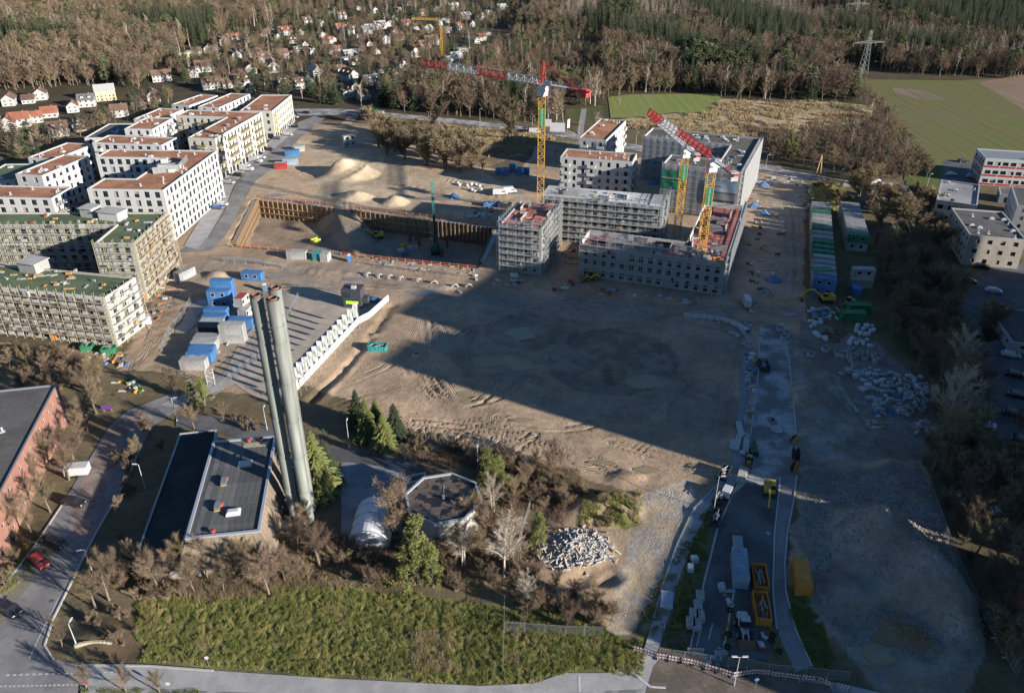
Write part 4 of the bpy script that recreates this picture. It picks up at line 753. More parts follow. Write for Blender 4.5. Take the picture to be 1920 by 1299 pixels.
# banners on the netted shell
fontc = {}
def text(body, size, mat_, parent, loc, rot, name='lettering', ext=0.02, align='CENTER', bold=False):
    cu = bpy.data.curves.new(name, 'FONT'); cu.body = body; cu.size = size; cu.extrude = ext; cu.align_x = align; cu.align_y = 'CENTER'; cu.resolution_u = 2
    if bold: cu.offset = size*0.025
    o = bpy.data.objects.new(name, cu); COL.objects.link(o); cu.materials.append(mat_); o.parent = parent; o.location = loc; o.rotation_euler = rot
    me_ = bpy.data.meshes.new_from_object(o.evaluated_get(bpy.context.evaluated_depsgraph_get())); bpy.data.objects.remove(o); bpy.data.curves.remove(cu)
    o = put(me_, name, parent, loc); o.rotation_euler = rot; return o
def banner(label, a, b, z0, z1, mat_, out=1.35, txt=None, tm=None, size=1.2, name='banner', ripple=0.12):
    L = math.hypot(b[0]-a[0], b[1]-a[1]); rz = math.atan2(b[1]-a[1], b[0]-a[0]); t = thing(name, label, 'banner', (a[0], a[1], z0), rz); mb = MB(); n = 16; m = 6
    P_ = lambda i, k: (L*i/n, -out-ripple*.5*math.sin(i*.8+k*.5)*(.3+.7*((k/m)*(1-k/m)*4)), (z1-z0)*k/m)
    for i in range(n):
        for k in range(m): mb.face([P_(i, k), P_(i+1, k), P_(i+1, k+1), P_(i, k+1)])
    mb.build('cloth', mat_, t, smooth=True)
    if txt:
        for q, (s, sz, h) in enumerate(txt): text(s, sz, tm, t, (L/2, -out-ripple*1.3-.03, (z1-z0)*h), (math.pi/2, 0, 0))
    return t
dm = None
for i, a, b, L, d in sides(DP, 0, ''):
    if d == 'south' and L > 20 and a[1] < 290:
        f = lambda t: (a[0]+(b[0]-a[0])*t, a[1]+(b[1]-a[1])*t)
        banner('green banner with white lettering hung on the netted scaffold', f(.01), f(.30), 9.0, 15.2, M('banner_green', (.02, .17, .08), .7, .12, 1), txt=[('PANDION VERDE', 1.0, .56), ('www.pandion.de', .45, .40)], tm=insul)
        bm, nt2, bs2 = nodemat('printed_banner'); N2 = nt2.nodes; tc2 = N2.new('ShaderNodeTexCoord'); sp2 = N2.new('ShaderNodeSeparateXYZ'); nt2.links.new(tc2.outputs['Object'], sp2.inputs[0]); rp2 = N2.new('ShaderNodeValToRGB')
        mr2 = N2.new('ShaderNodeMapRange'); mr2.inputs['From Max'].default_value = 8.2; nt2.links.new(sp2.outputs['Z'], mr2.inputs['Value']); nt2.links.new(mr2.outputs[0], rp2.inputs[0])
        rp2.color_ramp.elements[0].color = (.05, .08, .03, 1); rp2.color_ramp.elements[1].color = (.22, .32, .52, 1)
        for p_, c_ in ((.16, (.09, .11, .06, 1)), (.2, (.40, .39, .38, 1)), (.42, (.35, .36, .38, 1)), (.5, (.10, .13, .08, 1)), (.55, (.55, .58, .62, 1))): rp2.color_ramp.elements.new(p_).color = c_
        nz2 = N2.new('ShaderNodeTexNoise'); nz2.inputs['Scale'].default_value = 1.2; mx2 = N2.new('ShaderNodeMix'); mx2.data_type = 'RGBA'; mx2.blend_type = 'MULTIPLY'; mx2.inputs[0].default_value = .5
        nt2.links.new(rp2.outputs[0], mx2.inputs[6]); nt2.links.new(nz2.outputs['Color'], mx2.inputs[7]); nt2.links.new(mx2.outputs[2], bs2.inputs['Base Color']); bs2.inputs['Roughness'].default_value = .6
        banner('large printed banner with a blue sky and grey houses on the netted scaffold', f(.57), f(.97), 5.5, 13.6, bm, txt=[('PANDION', .8, .8)], tm=insul)
# ================================================================ TOWER CRANES
cr_y = M('crane_yellow', (.55, .31, .04), .5, .12, 1); cr_r = M('crane_red', (.42, .05, .045), .5, .12, 1); cr_w = M('crane_white', (.66, .65, .63), .5, .08, 1)
def lattice(mb, L, w, h, step, mi=0, tri=False, x0=0.0, up=False, t=0.1):
    """truss along +X (or +Z when up); square or triangular section"""
    T = (lambda x, y, z: (y, z, x)) if up else (lambda x, y, z: (x, y, z))
    ch = [(-w/2, 0), (w/2, 0), (0, h)] if tri else [(-w/2, -h/2), (w/2, -h/2), (w/2, h/2), (-w/2, h/2)]
    for y, z in ch: mb.bar(T(x0, y, z), T(x0+L, y, z), t*1.5, mi=mi)
    n = max(1, int(round(L/step))); s = L/n; m = len(ch)
    for k in range(n):
        xa, xb = x0+k*s, x0+(k+1)*s
        for i in range(m):
            p, q = ch[i], ch[(i+1) % m]
            if k % 2: p, q = q, p
            mb.bar(T(xa, *p), T(xb, *q), t, mi=mi); mb.bar(T(xb, *ch[i]), T(xb, *ch[(i+1) % m]), t*0.9, mi=mi)
def crane(label, base, z0, zj, tip, cj, apex, flag_z=None, cols=None, jh=1.9, mw=2.0):
    ang = math.atan2(tip[1]-base[1], tip[0]-base[0]); JL = math.hypot(tip[0]-base[0], tip[1]-base[1])
    root = thing('tower_crane', label, 'crane', (base[0], base[1], z0), 0); z = lambda v: v-z0
    mb = MB(); lattice(mb, z(zj-3.2), mw, mw, 2.0, 0, up=True, t=.085); mb.box((0, 0, .3), (5, 5, .6), 0, 1); mb.build('mast', [cr_y, conc], root)
    mb = MB(); mb.box((0, 0, z(zj-2.6)), (2.3, 2.3, 1.2)); mb.tube((0, 0, z(zj-2)), (0, 0, z(zj-1.4)), 1.35, n=14); mb.box((0, 0, z(zj-.7)), (1.9, 1.9, 1.5)); mb.build('slewing_unit', cr_w, root, rz=ang)
    top = bpy.data.objects.new('slewing_top', None)
    mb = MB(); mb.box((.4, -1.75, z(zj-1.2)), (1.6, 1.3, 2.0)); cb = mb.build('cab', cr_w, root, rz=ang); mb = MB(); mb.box((.7, -1.75, z(zj-.9)), (1.12, 1.34, 1.1)); mb.build('cab_window', glass_m, cb)
    n = cols or [cr_w, cr_r, cr_w, cr_r]; sl = (JL-1)/len(n); 
    for k, c in enumerate(n):
        mb = MB(); lattice(mb, sl, 1.5, jh, 1.6, 0, tri=True, x0=1.0+k*sl, t=.12); mb.build('jib_section', c, root, (0, 0, z(zj)), ang)
    mb = MB(); mb.box((JL*.08, 0, -.3), (1.6, 1.3, .3)); mb.bar((JL*.08, 0, -.3), (JL*.08, 0, -4), .08); mb.box((JL*.08, 0, -4.2), (.4, .3, .6)); mb.build('trolley', cr_r, root, (0, 0, z(zj)), ang)
    for k in range(2):
        mb = MB(); mb.box((-1-cj*(.25+.5*k), 0, .1), (cj*.5, 1.5, .45)); mb.build('counter_jib', cr_r if k else cr_w, root, (0, 0, z(zj)), ang)
    mb = MB()
    for s in (-.72, .72):
        mb.bar((-1, s, 1.1), (-1-cj, s, 1.1), .06)
        for k in range(8): mb.bar((-1-cj*k/7, s, .3), (-1-cj*k/7, s, 1.1), .06)
    mb.build('hand_rail', galv, root, (0, 0, z(zj)), ang)
    for k in range(3):
        mb = MB(); mb.box((-cj+.3+k*.75, 0, -.5), (.62, 1.9, 2.2)); mb.build('counterweight', cr_r if apex else conc, root, (0, 0, z(zj)), ang)
    mb = MB(); mb.box((-2.6, 1.0, .95), (2.6, .12, 1.1)); sg = mb.build('sign_board', cr_w, root, (0, 0, z(zj)), ang)
    if apex:
        mb = MB(); A_p = z(apex)
        for sx in (-.8, .8):
            for sy in (-.8, .8): mb.bar((sx, sy, z(zj)), (sx*.25, sy*.25, A_p), .16)
        for k in range(5):
            f = 1-.15*k; zz = z(zj)+(A_p-z(zj))*k/5; g = 1-.15*(k+1); z2 = z(zj)+(A_p-z(zj))*(k+1)/5
            for (p, q) in (((-.8, -.8), (.8, -.8)), ((.8, -.8), (.8, .8)), ((.8, .8), (-.8, .8)), ((-.8, .8), (-.8, -.8))): mb.bar((p[0]*f, p[1]*f, zz), (q[0]*g, q[1]*g, z2), .1)
        mb.build('apex_tower', cr_r, root, rz=ang)
        mb = MB(); mb.bar((0, 0, A_p), (JL*.62, 0, z(zj)+jh), .09); mb.build('tie_rod', cr_r, root, rz=ang)
        mb = MB()
        for s in (-.5, .5): mb.bar((0, s*.3, A_p), (-cj*.8, s, z(zj)+.3), .09)
        mb.build('tie_rod', cr_r, root, rz=ang)
    if flag_z:
        mb = MB(); mb.box((0, -mw/2-.12, z(flag_z)), (1.7, .05, 5.0)); fb = mb.build('mast_banner', M('banner_green', (.02, .17, .08), .7, .12, 1), root)
        text('PANDION VERDE', .62, insul, fb, (0, -mw/2-.17, z(flag_z)), (math.pi/2, -math.pi/2, 0))
    return root
crane('tall tower crane with yellow mast and red apex, its jib over the far trees', (8.9, 240.0), 0, 49.6, (-29.6, 271), 16, 56.2, flag_z=40.3)
crane('flat-top tower crane standing on the red deck with orange and white counterweight', (53.2, 207.7), 9.17, 36.8, (44.0, 258), 14, None, flag_z=27, cols=[cr_r, cr_r, cr_w, cr_r])
crane('second flat-top tower crane standing before the green banner, jib beneath its neighbour', (53.6, 243.1), 0, 30.4, (48.0, 284), 10, None, flag_z=22.5, cols=[cr_w, cr_w, cr_r])
crane('small yellow crane far off among the village houses', G(829, 107), 0, 24, (G(829, 107)[0]-20, G(829, 107)[1]+4), 6, None, cols=[cr_y, cr_y], jh=1.2, mw=1.3)
# electricity pylons
def pylon(px, py, h, label):
    x, y = G(px, py); t = thing('pylon', label, 'pylon', (x, y, 0), .2); mb = MB(); n = 8
    for k in range(n):
        f = 2.2*(1-k/n)+.5*(k/n); g = 2.2*(1-(k+1)/n)+.5*((k+1)/n); za, zb = h*k/n, h*(k+1)/n
        q = [(-1, -1), (1, -1), (1, 1), (-1, 1)]
        for i in range(4):
            p, r_ = q[i], q[(i+1) % 4]; mb.bar((p[0]*f, p[1]*f, za), (p[0]*g, p[1]*g, zb), .16); mb.bar((p[0]*f, p[1]*f, za), (r_[0]*g, r_[1]*g, zb), .09)
    mb.build('tower', M('pylon_steel', (.20, .22, .19), .6, .1), t); mb = MB()
    for s in (-1, 1):
        for dz in (0, 1.2): mb.bar((0, -.4, h*.72+dz), (s*11, 0, h*.72), .15); mb.bar((0, .4, h*.72+dz), (s*11, 0, h*.72), .12)
        for d_ in (5, 10.5): mb.bar((s*d_, 0, h*.72), (s*d_, 0, h*.72-2.2), .16)
    mb.build('cross_arm', M('pylon_steel'), t)
pylon(1617, 139, 26, 'lattice electricity pylon with wide cross arm at the edge of the field'); pylon(1600, 52, 26, 'distant lattice pylon rising from the wooded clearing')
# ================================================================ HEATING PLANT, CHIMNEYS, TANK
chim_m = M('chimney_steel', (.215, .22, .195), .65, .2, .9, metal=.1, stain=.3, stretch=(3, 3, .12)); clad = M('brown_cladding', (.26, .19, .125), .8, .2, .8, stain=.25)
def chimney(x, y, r, H, label):
    t = thing('chimney', label, 'chimney', (x, y, 0), 0, 'steel chimneys of the heating plant'); nseg = 6
    for k in range(nseg):
        mb = MB(); z0, z1 = H*k/nseg+(0 if k == 0 else .02), H*(k+1)/nseg; mb.lathe([(r, z0), (r, z1), (r*.9, z1), (r*.9, z0)], 28); mb.build('shell_section', chim_m, t, smooth=False)
        mb = MB(); mb.lathe([(r, z1-.12), (r+.06, z1-.12), (r+.06, z1+.06), (r, z1+.06)], 28); mb.build('flange', chim_m, t)
    mb = MB(); mb.lathe([(r*.72, H-3), (r*.72, H+.35), (r*.6, H+.35), (r*.6, H-3)], 22); mb.build('flue', M('flue_rust', (.16, .09, .06), .8, .2), t)
    mb = MB(); mb.lathe([(r*.9, H-.05), (r*.7, H-.05)], 24); mb.build('cap_ring', rust_m, t); mb = MB()
    mb.lathe([(r+.02, H-4.6), (r+.1, H-4.6), (r+.1, H-4.3), (r+.02, H-4.3)], 24); mb.build('band', galv, t)
    for me_ in [c for c in t.children if c.name.startswith('shell')]:
        me_.data.polygons.foreach_set('use_smooth', [True]*len(me_.data.polygons))
    return t
C1 = chimney(-39.0, 109.3, 1.0, 44.2, 'tall steel chimney standing closest to the dark-roofed plant hall'); C2 = chimney(-36.2, 108.2, 1.0, 44.2, 'tall steel chimney in the middle of the three, beside the white-topped wall'); C3 = chimney(-36.7, 111.4, 1.0, 44.5, 'tall steel chimney at the spruce side of the three, slightly higher')
mb = MB()
for k in range(100): mb.bar((-.22, 0, .6+k*.42), (.22, 0, .6+k*.42), .045)
for s in (-.22, .22): mb.bar((s, 0, 0), (s, 0, 43.8), .06)
lad = mb.build('ladder', galv, C1, (.95, -.55, 0), -.5)
for k in range(3):
    mb = MB(); z = 12+k*13; mb.bar((-39.0, 109.3, z), (-36.2, 108.2, z), .18); mb.bar((-36.2, 108.2, z), (-36.7, 111.4, z), .18); mb.bar((-39.0, 109.3, z), (-36.7, 111.4, z), .18)
    mb.build('tie_frame', galv, C2, (36.2, -108.2, 0))
# plant hall: flat roof, flared cladding made of single panels
HP = rectify(ccw([G(346.6, 1009.8, 8.0), G(486, 993.6, 8.0), G(517.5, 816.5, 8.0), G(401, 827, 8.0)]))
hc = (sum(p[0] for p in HP)/4, sum(p[1] for p in HP)/4)
hall = thing('plant_hall', 'heating plant hall with black flat roof and flared brown panel cladding', 'building', (hc[0], hc[1], 0))
off = (-hc[0], -hc[1], 0)
mb = MB(); mb.face([(*p, 7.75) for p in inset(HP, .35)]); hroof = mb.build('roof', M('roof_black_felt', (.085, .085, .087), .85, .25, .8, .02, stain=.25), hall, off)
mb = MB(); I = inset(HP, .35); O = inset(HP, -.12)
for i in range(4):
    j = (i+1) % 4; mb.hexa([(*O[i], 7.7), (*O[j], 7.7), (*I[j], 7.7), (*I[i], 7.7)], [(*O[i], 8.05), (*O[j], 8.05), (*I[j], 8.05), (*I[i], 8.05)])
mb.build('roof_edge', M('edge_aluminium', (.5, .52, .56), .4, .08, 2, metal=.3), hall, off)
# roof felt strips
u = Vector((HP[1][0]-HP[0][0], HP[1][1]-HP[0][1])); v = Vector((HP[3][0]-HP[0][0], HP[3][1]-HP[0][1]))
nst = 11; felt = M('roof_black_felt'); W_ = u.length/nst
base = Vector(HP[0])
ang_h = math.atan2(u.y, u.x)
for k in range(nst):
    mb = MB(); mb.box((0, 0, .012+.006*(k % 2)), (W_-.05, v.length-1.0, .022)); c = base+u*((k+.5)/nst)+v*.5
    mb.build('felt_strip', M('felt_strip', (.115, .112, .11), .88, .25, 1.2, .02, obvar=.25, stain=.25), hroof, (c.x, c.y, 7.752), ang_h) if 0 < k < nst-1 else None
ring = [(1.15, 5.6), (2.0, 3.2)]
OUT1 = inset(HP, -1.1); OUT2 = inset(HP, -2.0)
for i in range(4):
    a, b = Vector(HP[i]), Vector(HP[(i+1) % 4]); L = (b-a).length; n = max(4, int(L/1.25)); a1, b1 = Vector(OUT1[i]), Vector(OUT1[(i+1) % 4]); a2, b2 = Vector(OUT2[i]), Vector(OUT2[(i+1) % 4])
    for k in range(n):
        t0, t1 = (k+.03)/n, (k+.97)/n
        for (p, q, p2, q2, z1, z0, nm) in ((a, b, a1, b1, 7.7, 5.4, 'cladding_panel'), (a1, b1, a2, b2, 5.36, 2.6, 'cladding_panel')):
            A, B, C_2, D_2 = p.lerp(q, t0), p.lerp(q, t1), p2.lerp(q2, t0), p2.lerp(q2, t1)
            mb = MB(); mb.hexa([(*C_2, z0), (*D_2, z0), (*(D_2*.985+Vector(hc)*.015), z0), (*(C_2*.985+Vector(hc)*.015), z0)], [(*A, z1), (*B, z1), (*(B*.985+Vector(hc)*.015), z1), (*(A*.985+Vector(hc)*.015), z1)])
            mb.build(nm, M('brown_panel', (.25, .19, .135), .8, .2, .9, stain=.25, obvar=.14), hall, off)
mb = MB(); mb.prism(inset(HP, -.6), 0, 5.2); mb.build('wall', M('plant_wall', (.38, .35, .31), .85, .15, 1, stain=.2), hall, off)
mb = MB(); mb.prism(inset(HP, .2), 5.1, 7.72); mb.build('core', clad, hall, off)
# low wing
LP_ = [G(250, 1052, 4.2), G(337, 812, 4.2), G(405.5, 805, 4.2), G(403, 830, 4.2), G(346, 1012, 4.2), G(335, 1052, 4.2)]; LP_ = ccw(LP_); lc = (sum(p[0] for p in LP_)/6, sum(p[1] for p in LP_)/6)
wing = thing('plant_wing', 'low plant wing with mossy black roof and pale edge strip', 'building', (lc[0], lc[1], 0)); off2 = (-lc[0], -lc[1], 0)
mb = MB(); mb.prism(LP_, 0, 4.0); mb.build('wall', M('plant_wall'), wing, off2); mb = MB(); mb.prism(inset(LP_, .3), 4.0, 4.05); mb.build('roof', M('roof_mossy', (.04, .043, .04), .9, .3, .6, .02, stain=.4), wing, off2)
mb = MB(); I = inset(LP_, .3)
for i in range(6):
    j = (i+1) % 6; mb.hexa([(*LP_[i], 4.003), (*LP_[j], 4.003), (*I[j], 4.003), (*I[i], 4.003)], [(*LP_[i], 4.25), (*LP_[j], 4.25), (*I[j], 4.25), (*I[i], 4.25)])
mb.build('roof_edge', M('edge_concrete', (.42, .42, .42), .8, .2, 2), wing, off2)
# roof fittings of the hall
def dome(px, py, label):
    x, y = G(px, py, 7.8); t = thing('skylight_dome', label, 'skylight', (x, y, 7.79), ang_h+.05); mb = MB(); mb.box((0, 0, .2), (2.3, 1.5, .4)); mb.build('curb', vent_m, t); mb = MB()
    mb.hexa([(-1.15, -.75, .41), (1.15, -.75, .41), (1.15, .75, .41), (-1.15, .75, .41)], [(-.8, -.4, .72), (.8, -.4, .72), (.8, .4, .72), (-.8, .4, .72)]); mb.build('dome', pvc_w, t, smooth=False)
dome(460, 871, 'white skylight dome in the chimney shadow on the black roof'); dome(438, 962, 'white skylight dome in the sun on the black roof')
def fan(px, py, label):
    x, y = G(px, py, 7.8); t = thing('roof_fan', label, 'fan', (x, y, 7.79), ang_h, 'red roof fans on the plant hall'); mb = MB(); mb.lathe([(.3, 0), (.3, .45), (.52, .52), (.5, .62), (.2, .72), (0.01, .74)], 16); mb.build('hood', red_p, t); return t
for px, py in ((467, 828), (489, 826), (424, 900), (415, 948), (400, 999)): fan(px, py, 'red mushroom-shaped fan on the black plant roof')
def duct(px, py, label):
    x, y = G(px, py, 7.8); t = thing('smoke_vent', label, 'vent', (x, y, 7.79), ang_h, 'grey smoke vents on the plant hall'); mb = MB(); mb.box((0, 0, .4), (.9, 1.7, .4)); mb.build('housing', galv, t); mb = MB()
    for k in range(5): mb.box((0, -.7+k*.35, .74), (1.0, .26, .05))
    mb.build('louvre', galv, t); mb = MB(); mb.box((0, -1.05, .3), (.9, .22, .2)); mb.build('end_box', M('dull_yellow', (.4, .3, .1), .6, .1), t); mb = MB()
    for sx in (-.5, .5):
        for sy in (-.8, .8): mb.bar((sx, sy, 0), (sx, sy, .3), .08)
    mb.build('leg', galv, t)
for px, py in ((421, 905), (409, 952)): duct(px, py, 'grey louvred smoke vent with a yellow end beside a red roof fan')
x, y = G(480, 833, 7.8); t = tag(MB().build('walkway_mat', wood) if False else (lambda m_: (m_.box((0, 0, .04), (4.6, 1.4, .08)), m_.box((0, 0, .1), (4.4, .1, .06)), m_.build('walkway_mat', M('gravel_mat', (.3, .27, .2), .9, .3, 3), None, (x, y, 7.78), ang_h))[-1])(MB()), 'tan walkway mat under the red fans on the black roof', 'mat')
# octagonal tank
OCT = ccw([G(*p, 6.0) for p in [(765, 917.7), (797, 891), (852, 884), (895, 909), (900, 944), (867, 974), (807, 979), (767, 961)]]); oc = (sum(p[0] for p in OCT)/8, sum(p[1] for p in OCT)/8); ra = sum(math.hypot(p[0]-oc[0], p[1]-oc[1]) for p in OCT)/8
ph = math.atan2(OCT[0][1]-oc[1], OCT[0][0]-oc[0]); OCT = [(oc[0]+ra*math.cos(ph+i*math.pi/4), oc[1]+ra*math.sin(ph+i*math.pi/4)) for i in range(8)]
tank = thing('octagonal_tank', 'octagonal concrete tank building with a stained black puddled roof', 'tank', (oc[0], oc[1], 0)); off3 = (-oc[0], -oc[1], 0)
rm, nt, bs = nodemat('stained_tank_roof'); N = nt.nodes; tc = N.new('ShaderNodeTexCoord'); nz = N.new('ShaderNodeTexNoise'); nz.inputs['Scale'].default_value = .45; nz.inputs['Detail'].default_value = 3; nt.links.new(tc.outputs['Object'], nz.inputs['Vector']); rp = N.new('ShaderNodeValToRGB'); rp.color_ramp.interpolation = 'EASE'
rp.color_ramp.elements[0].position = .36; rp.color_ramp.elements[0].color = (.012, .012, .015, 1); rp.color_ramp.elements[1].position = .62; rp.color_ramp.elements[1].color = (.14, .115, .09, 1); e = rp.color_ramp.elements.new(.48); e.color = (.02, .02, .022, 1); e = rp.color_ramp.elements.new(.5); e.color = (.11, .09, .075, 1); e = rp.color_ramp.elements.new(.565); e.color = (.13, .105, .085, 1); e = rp.color_ramp.elements.new(.58); e.color = (.10, .045, .03, 1); e = rp.color_ramp.elements.new(.66); e.color = (.07, .03, .022, 1)
nt.links.new(nz.outputs['Fac'], rp.inputs[0]); nt.links.new(rp.outputs[0], bs.inputs['Base Color']); bs.inputs['Roughness'].default_value = .6
mb = MB(); mb.prism(inset(OCT, .3), 5.5, 5.7); mb.build('roof', rm, tank, off3)
mb = MB(); I = inset(OCT, .3); O = inset(OCT, -.1)
for i in range(8):
    j = (i+1) % 8; mb.hexa([(*O[i], 5.65), (*O[j], 5.65), (*I[j], 5.65), (*I[i], 5.65)], [(*O[i], 6.0), (*O[j], 6.0), (*I[j], 6.0), (*I[i], 6.0)])
mb.build('roof_edge', M('edge_zinc', (.30, .32, .34), .5, .15, 2), tank, off3)
for i in range(8):
    a, b = Vector(OCT[i]), Vector(OCT[(i+1) % 8]); n = 4
    for k in range(n):
        A, B = a.lerp(b, (k+.02)/n), a.lerp(b, (k+.98)/n); q = .96; C_2, D_2 = A*q+Vector(oc)*(1-q), B*q+Vector(oc)*(1-q)
        mb = MB(); mb.hexa([(*A, 0), (*B, 0), (*D_2, 0), (*C_2, 0)], [(*A, 5.64), (*B, 5.64), (*D_2, 5.64), (*C_2, 5.64)]); mb.build('wall_panel', M('pale_panel', (.50, .46, .41), .85, .18, 1.0, stain=.25, obvar=.08), tank, off3)
mb = MB(); mb.tube((0, 0, 5.7), (0, 0, 6.3), .25); mb.tube((0, 0, 5.75), (-.2, 3.5, 5.75), .05, n=5); mb.build('roof_hatch', vent_m, tank, (oc[0]-oc[0], 0, 0))
# small white annexe behind the tank
block('annexe', 'small white annexe with a dark roof behind the octagonal tank', 'annexe', [(764, 905), (770, 890), (798, 884), (800, 900)], 4.2, M('pale_panel'), roof_dk, 4, 3, 1, 1, 1, vents=0, rect=False, seed=71)
# air dome
def airdome():
    a = G(700, 985); t = thing('fabric_hall', 'pale rounded fabric storage hall beside the octagonal tank', 'tent', (a[0], a[1], 0), R(90)); mb = MB(); n = 16; m = 14; Lh, r = 5.5, 3.6
    def P_(i, k):
        s = -Lh+2*Lh*i/m; th = math.pi*k/n; e = 1 if i < m-4 else math.sqrt(max(0.03, 1-((i-(m-4))/4)**2*.95)); return (s, r*math.cos(th)*(.55+.45*e), r*1.05*math.sin(th)*e)
    for i in range(m):
        for k in range(n): mb.face([P_(i, k), P_(i+1, k), P_(i+1, k+1), P_(i, k+1)])
    mb.face([P_(0, k) for k in range(n, -1, -1)]); mb.build('fabric', M('fabric_pale', (.85, .85, .86), .6, .06, .6, stain=.1), t, smooth=True)
    for i in range(0, m-3, 3):
        mb = MB(); 
        for k in range(n): mb.bar(Vector(P_(i, k))*1.005, Vector(P_(i, k+1))*1.005, .09)
        mb.build('rib', galv, t)
airdome()
sheet('yard', [(640, 868), (690, 862), (760, 880), (770, 960), (760, 1010), (640, 1012)], M('yard_slabs', (.26, .265, .28), .85, .2, 1.5, .01, stain=.3), RZ)
# wing walls by the chimney feet
for a, b, h, lab in (((560, 1000), (524, 985), 2.2, 'weathered white wall at the foot of the chimneys'), ((565, 962), (588, 935), 3.2, 'graffiti-stained white duct beside the right-hand chimney foot'), ((532, 960), (552, 932), 2.4, 'pale angled wall under the shaded chimney')):
    p, q = G(*a), G(*b); L = math.hypot(q[0]-p[0], q[1]-p[1]); mb = MB(); mb.hexa([(0, -.25, 0), (L, -.25, 0), (L, .25, 0), (0, .25, 0)], [(0, -.2, h*.6), (L, -.2, h), (L, .2, h), (0, .2, h*.6)]); mb.box((L/2, 0, .2), (L+.4, .8, .4))
    tag(mb.build('plant_wall', M('pale_panel'), None, (p[0], p[1], 0), math.atan2(q[1]-p[1], q[0]-p[0])), lab, 'wall')
# tall slabs beyond the frame whose long shadow lies over the site
def slab(label, s0, s1, d0, H, dep=14):
    c_, n_ = math.cos(SUN_ANG), math.sin(SUN_ANG); f = lambda s, d: (c_*d-n_*s, n_*d+c_*s)   # along the sun, across the sun
    return block('tower_block', label, 'building', [f(s0, d0), f(s1, d0), f(s1, d0+dep), f(s0, d0+dep)], H, cream_w, roof_dk, 2.9, 3.4, 1.5, 1.5, .9, vents=3, world=True, seed=int(s0))
SH = math.tan(SUN_EL)
slab('tall slab block, southern section with the lower roof, east of the site', 128.6, 141, 60, 168.5*SH); slab('tall slab block, second section, east of the site', 141, 149, 60, 165*SH); slab('tall slab block, narrow recessed stair section, east of the site', 149, 151.5, 60, 160*SH)
slab('tall slab block, highest section, east of the site', 151.5, 168, 60, 181*SH); slab('tall slab block, fourth section, east of the site', 168, 206, 60, 172*SH); slab('ten-storey slab block, northern section, east of the site', 206, 262, 62, 128*SH)
slab('mid-rise slab block south-east of the site road', 82, 126.4, 62, 88*SH)
# ================================================================ VILLAGE HOUSES
roofcol = {'r': M('tiles_red', (.27, .105, .065), .85, .2, 1.2, stain=.2, obvar=.15), 'b': M('tiles_brown', (.155, .095, .07), .85, .2, 1.2, stain=.2, obvar=.2), 'g': M('tiles_grey', (.15, .15, .15), .8, .2, 1.2, stain=.2, obvar=.2), 'w': M('roof_light', (.45, .44, .42), .7, .15, 1, obvar=.1)}
wallcol = {'w': M('house_white', (.50, .48, .455), .85, .06, 1, obvar=.08), 'c': M('house_cream', (.56, .46, .28), .85, .06, 1, obvar=.08)}
rname = {'r': 'red tiled', 'b': 'brown tiled', 'g': 'grey tiled', 'w': 'pale flat'}
def house_proto(w, d, h, rise, rc, wc, dormer, name='house'):
    t = thing(name, 'house', 'house'); mb = MB(); a, b = w/2, d/2            # ridge along X
    for q in ([(-a, -b), (a, -b)], [(a, -b), (a, b)], [(a, b), (-a, b)], [(-a, b), (-a, -b)]): mb.face([(*q[0], 0), (*q[1], 0), (*q[1], h), (*q[0], h)])
    if rise: 
        mb.face([(a, -b, h), (a, b, h), (a, 0, h+rise)]); mb.face([(-a, b, h), (-a, -b, h), (-a, 0, h+rise)])
    mb.build('wall', wallcol[wc], t); mb = MB()
    if rise:
        e = .5; k = rise/b; 
        for s in (-1, 1):
            p = [(-a-e, s*(b+e), h-e*k+.05), (a+e, s*(b+e), h-e*k+.05), (a+e, 0, h+rise+.05), (-a-e, 0, h+rise+.05)]
            if s > 0: p = p[::-1]
            mb.hexa(p, [(q[0], q[1], q[2]+.22) for q in p])
    else: mb.box((0, 0, h+.12), (w+.5, d+.5, .3))
    ro = mb.build('roof', roofcol[rc], t)
    if rise:
        mb = MB(); mb.box((a*.4, b*.25, h+rise*.95), (.7, .7, 1.6)); mb.build('chimney', brick_w, ro)
        if dormer:
            for x in (-w*.22, w*.22):
                mb = MB(); mb.box((x, -b*.55, h+rise*.5), (1.8, 2.0, 1.5), 0, 0); mb.box((x, -b*.55-.1, h+rise*.5+.82), (2.2, 2.5, .16), 0, 1); mb.build('dormer', [wallcol[wc], roofcol[rc]], ro)
    n = max(2, int(w/3)); nf = 2 if h > 4.5 else 1
    for f in range(nf):
        for i in range(n): put(window_mesh(1.3, 1.3, 'w'), 'window', t, (-a+w*(i+.5)/n, -b-.02, .9+2.7*f))
        for y in (-d*.22, d*.22): put(window_mesh(1.2, 1.3, 'w'), 'window', t, (a+.02, y, .9+2.7*f), math.pi/2)
    return t
HP_ = {}
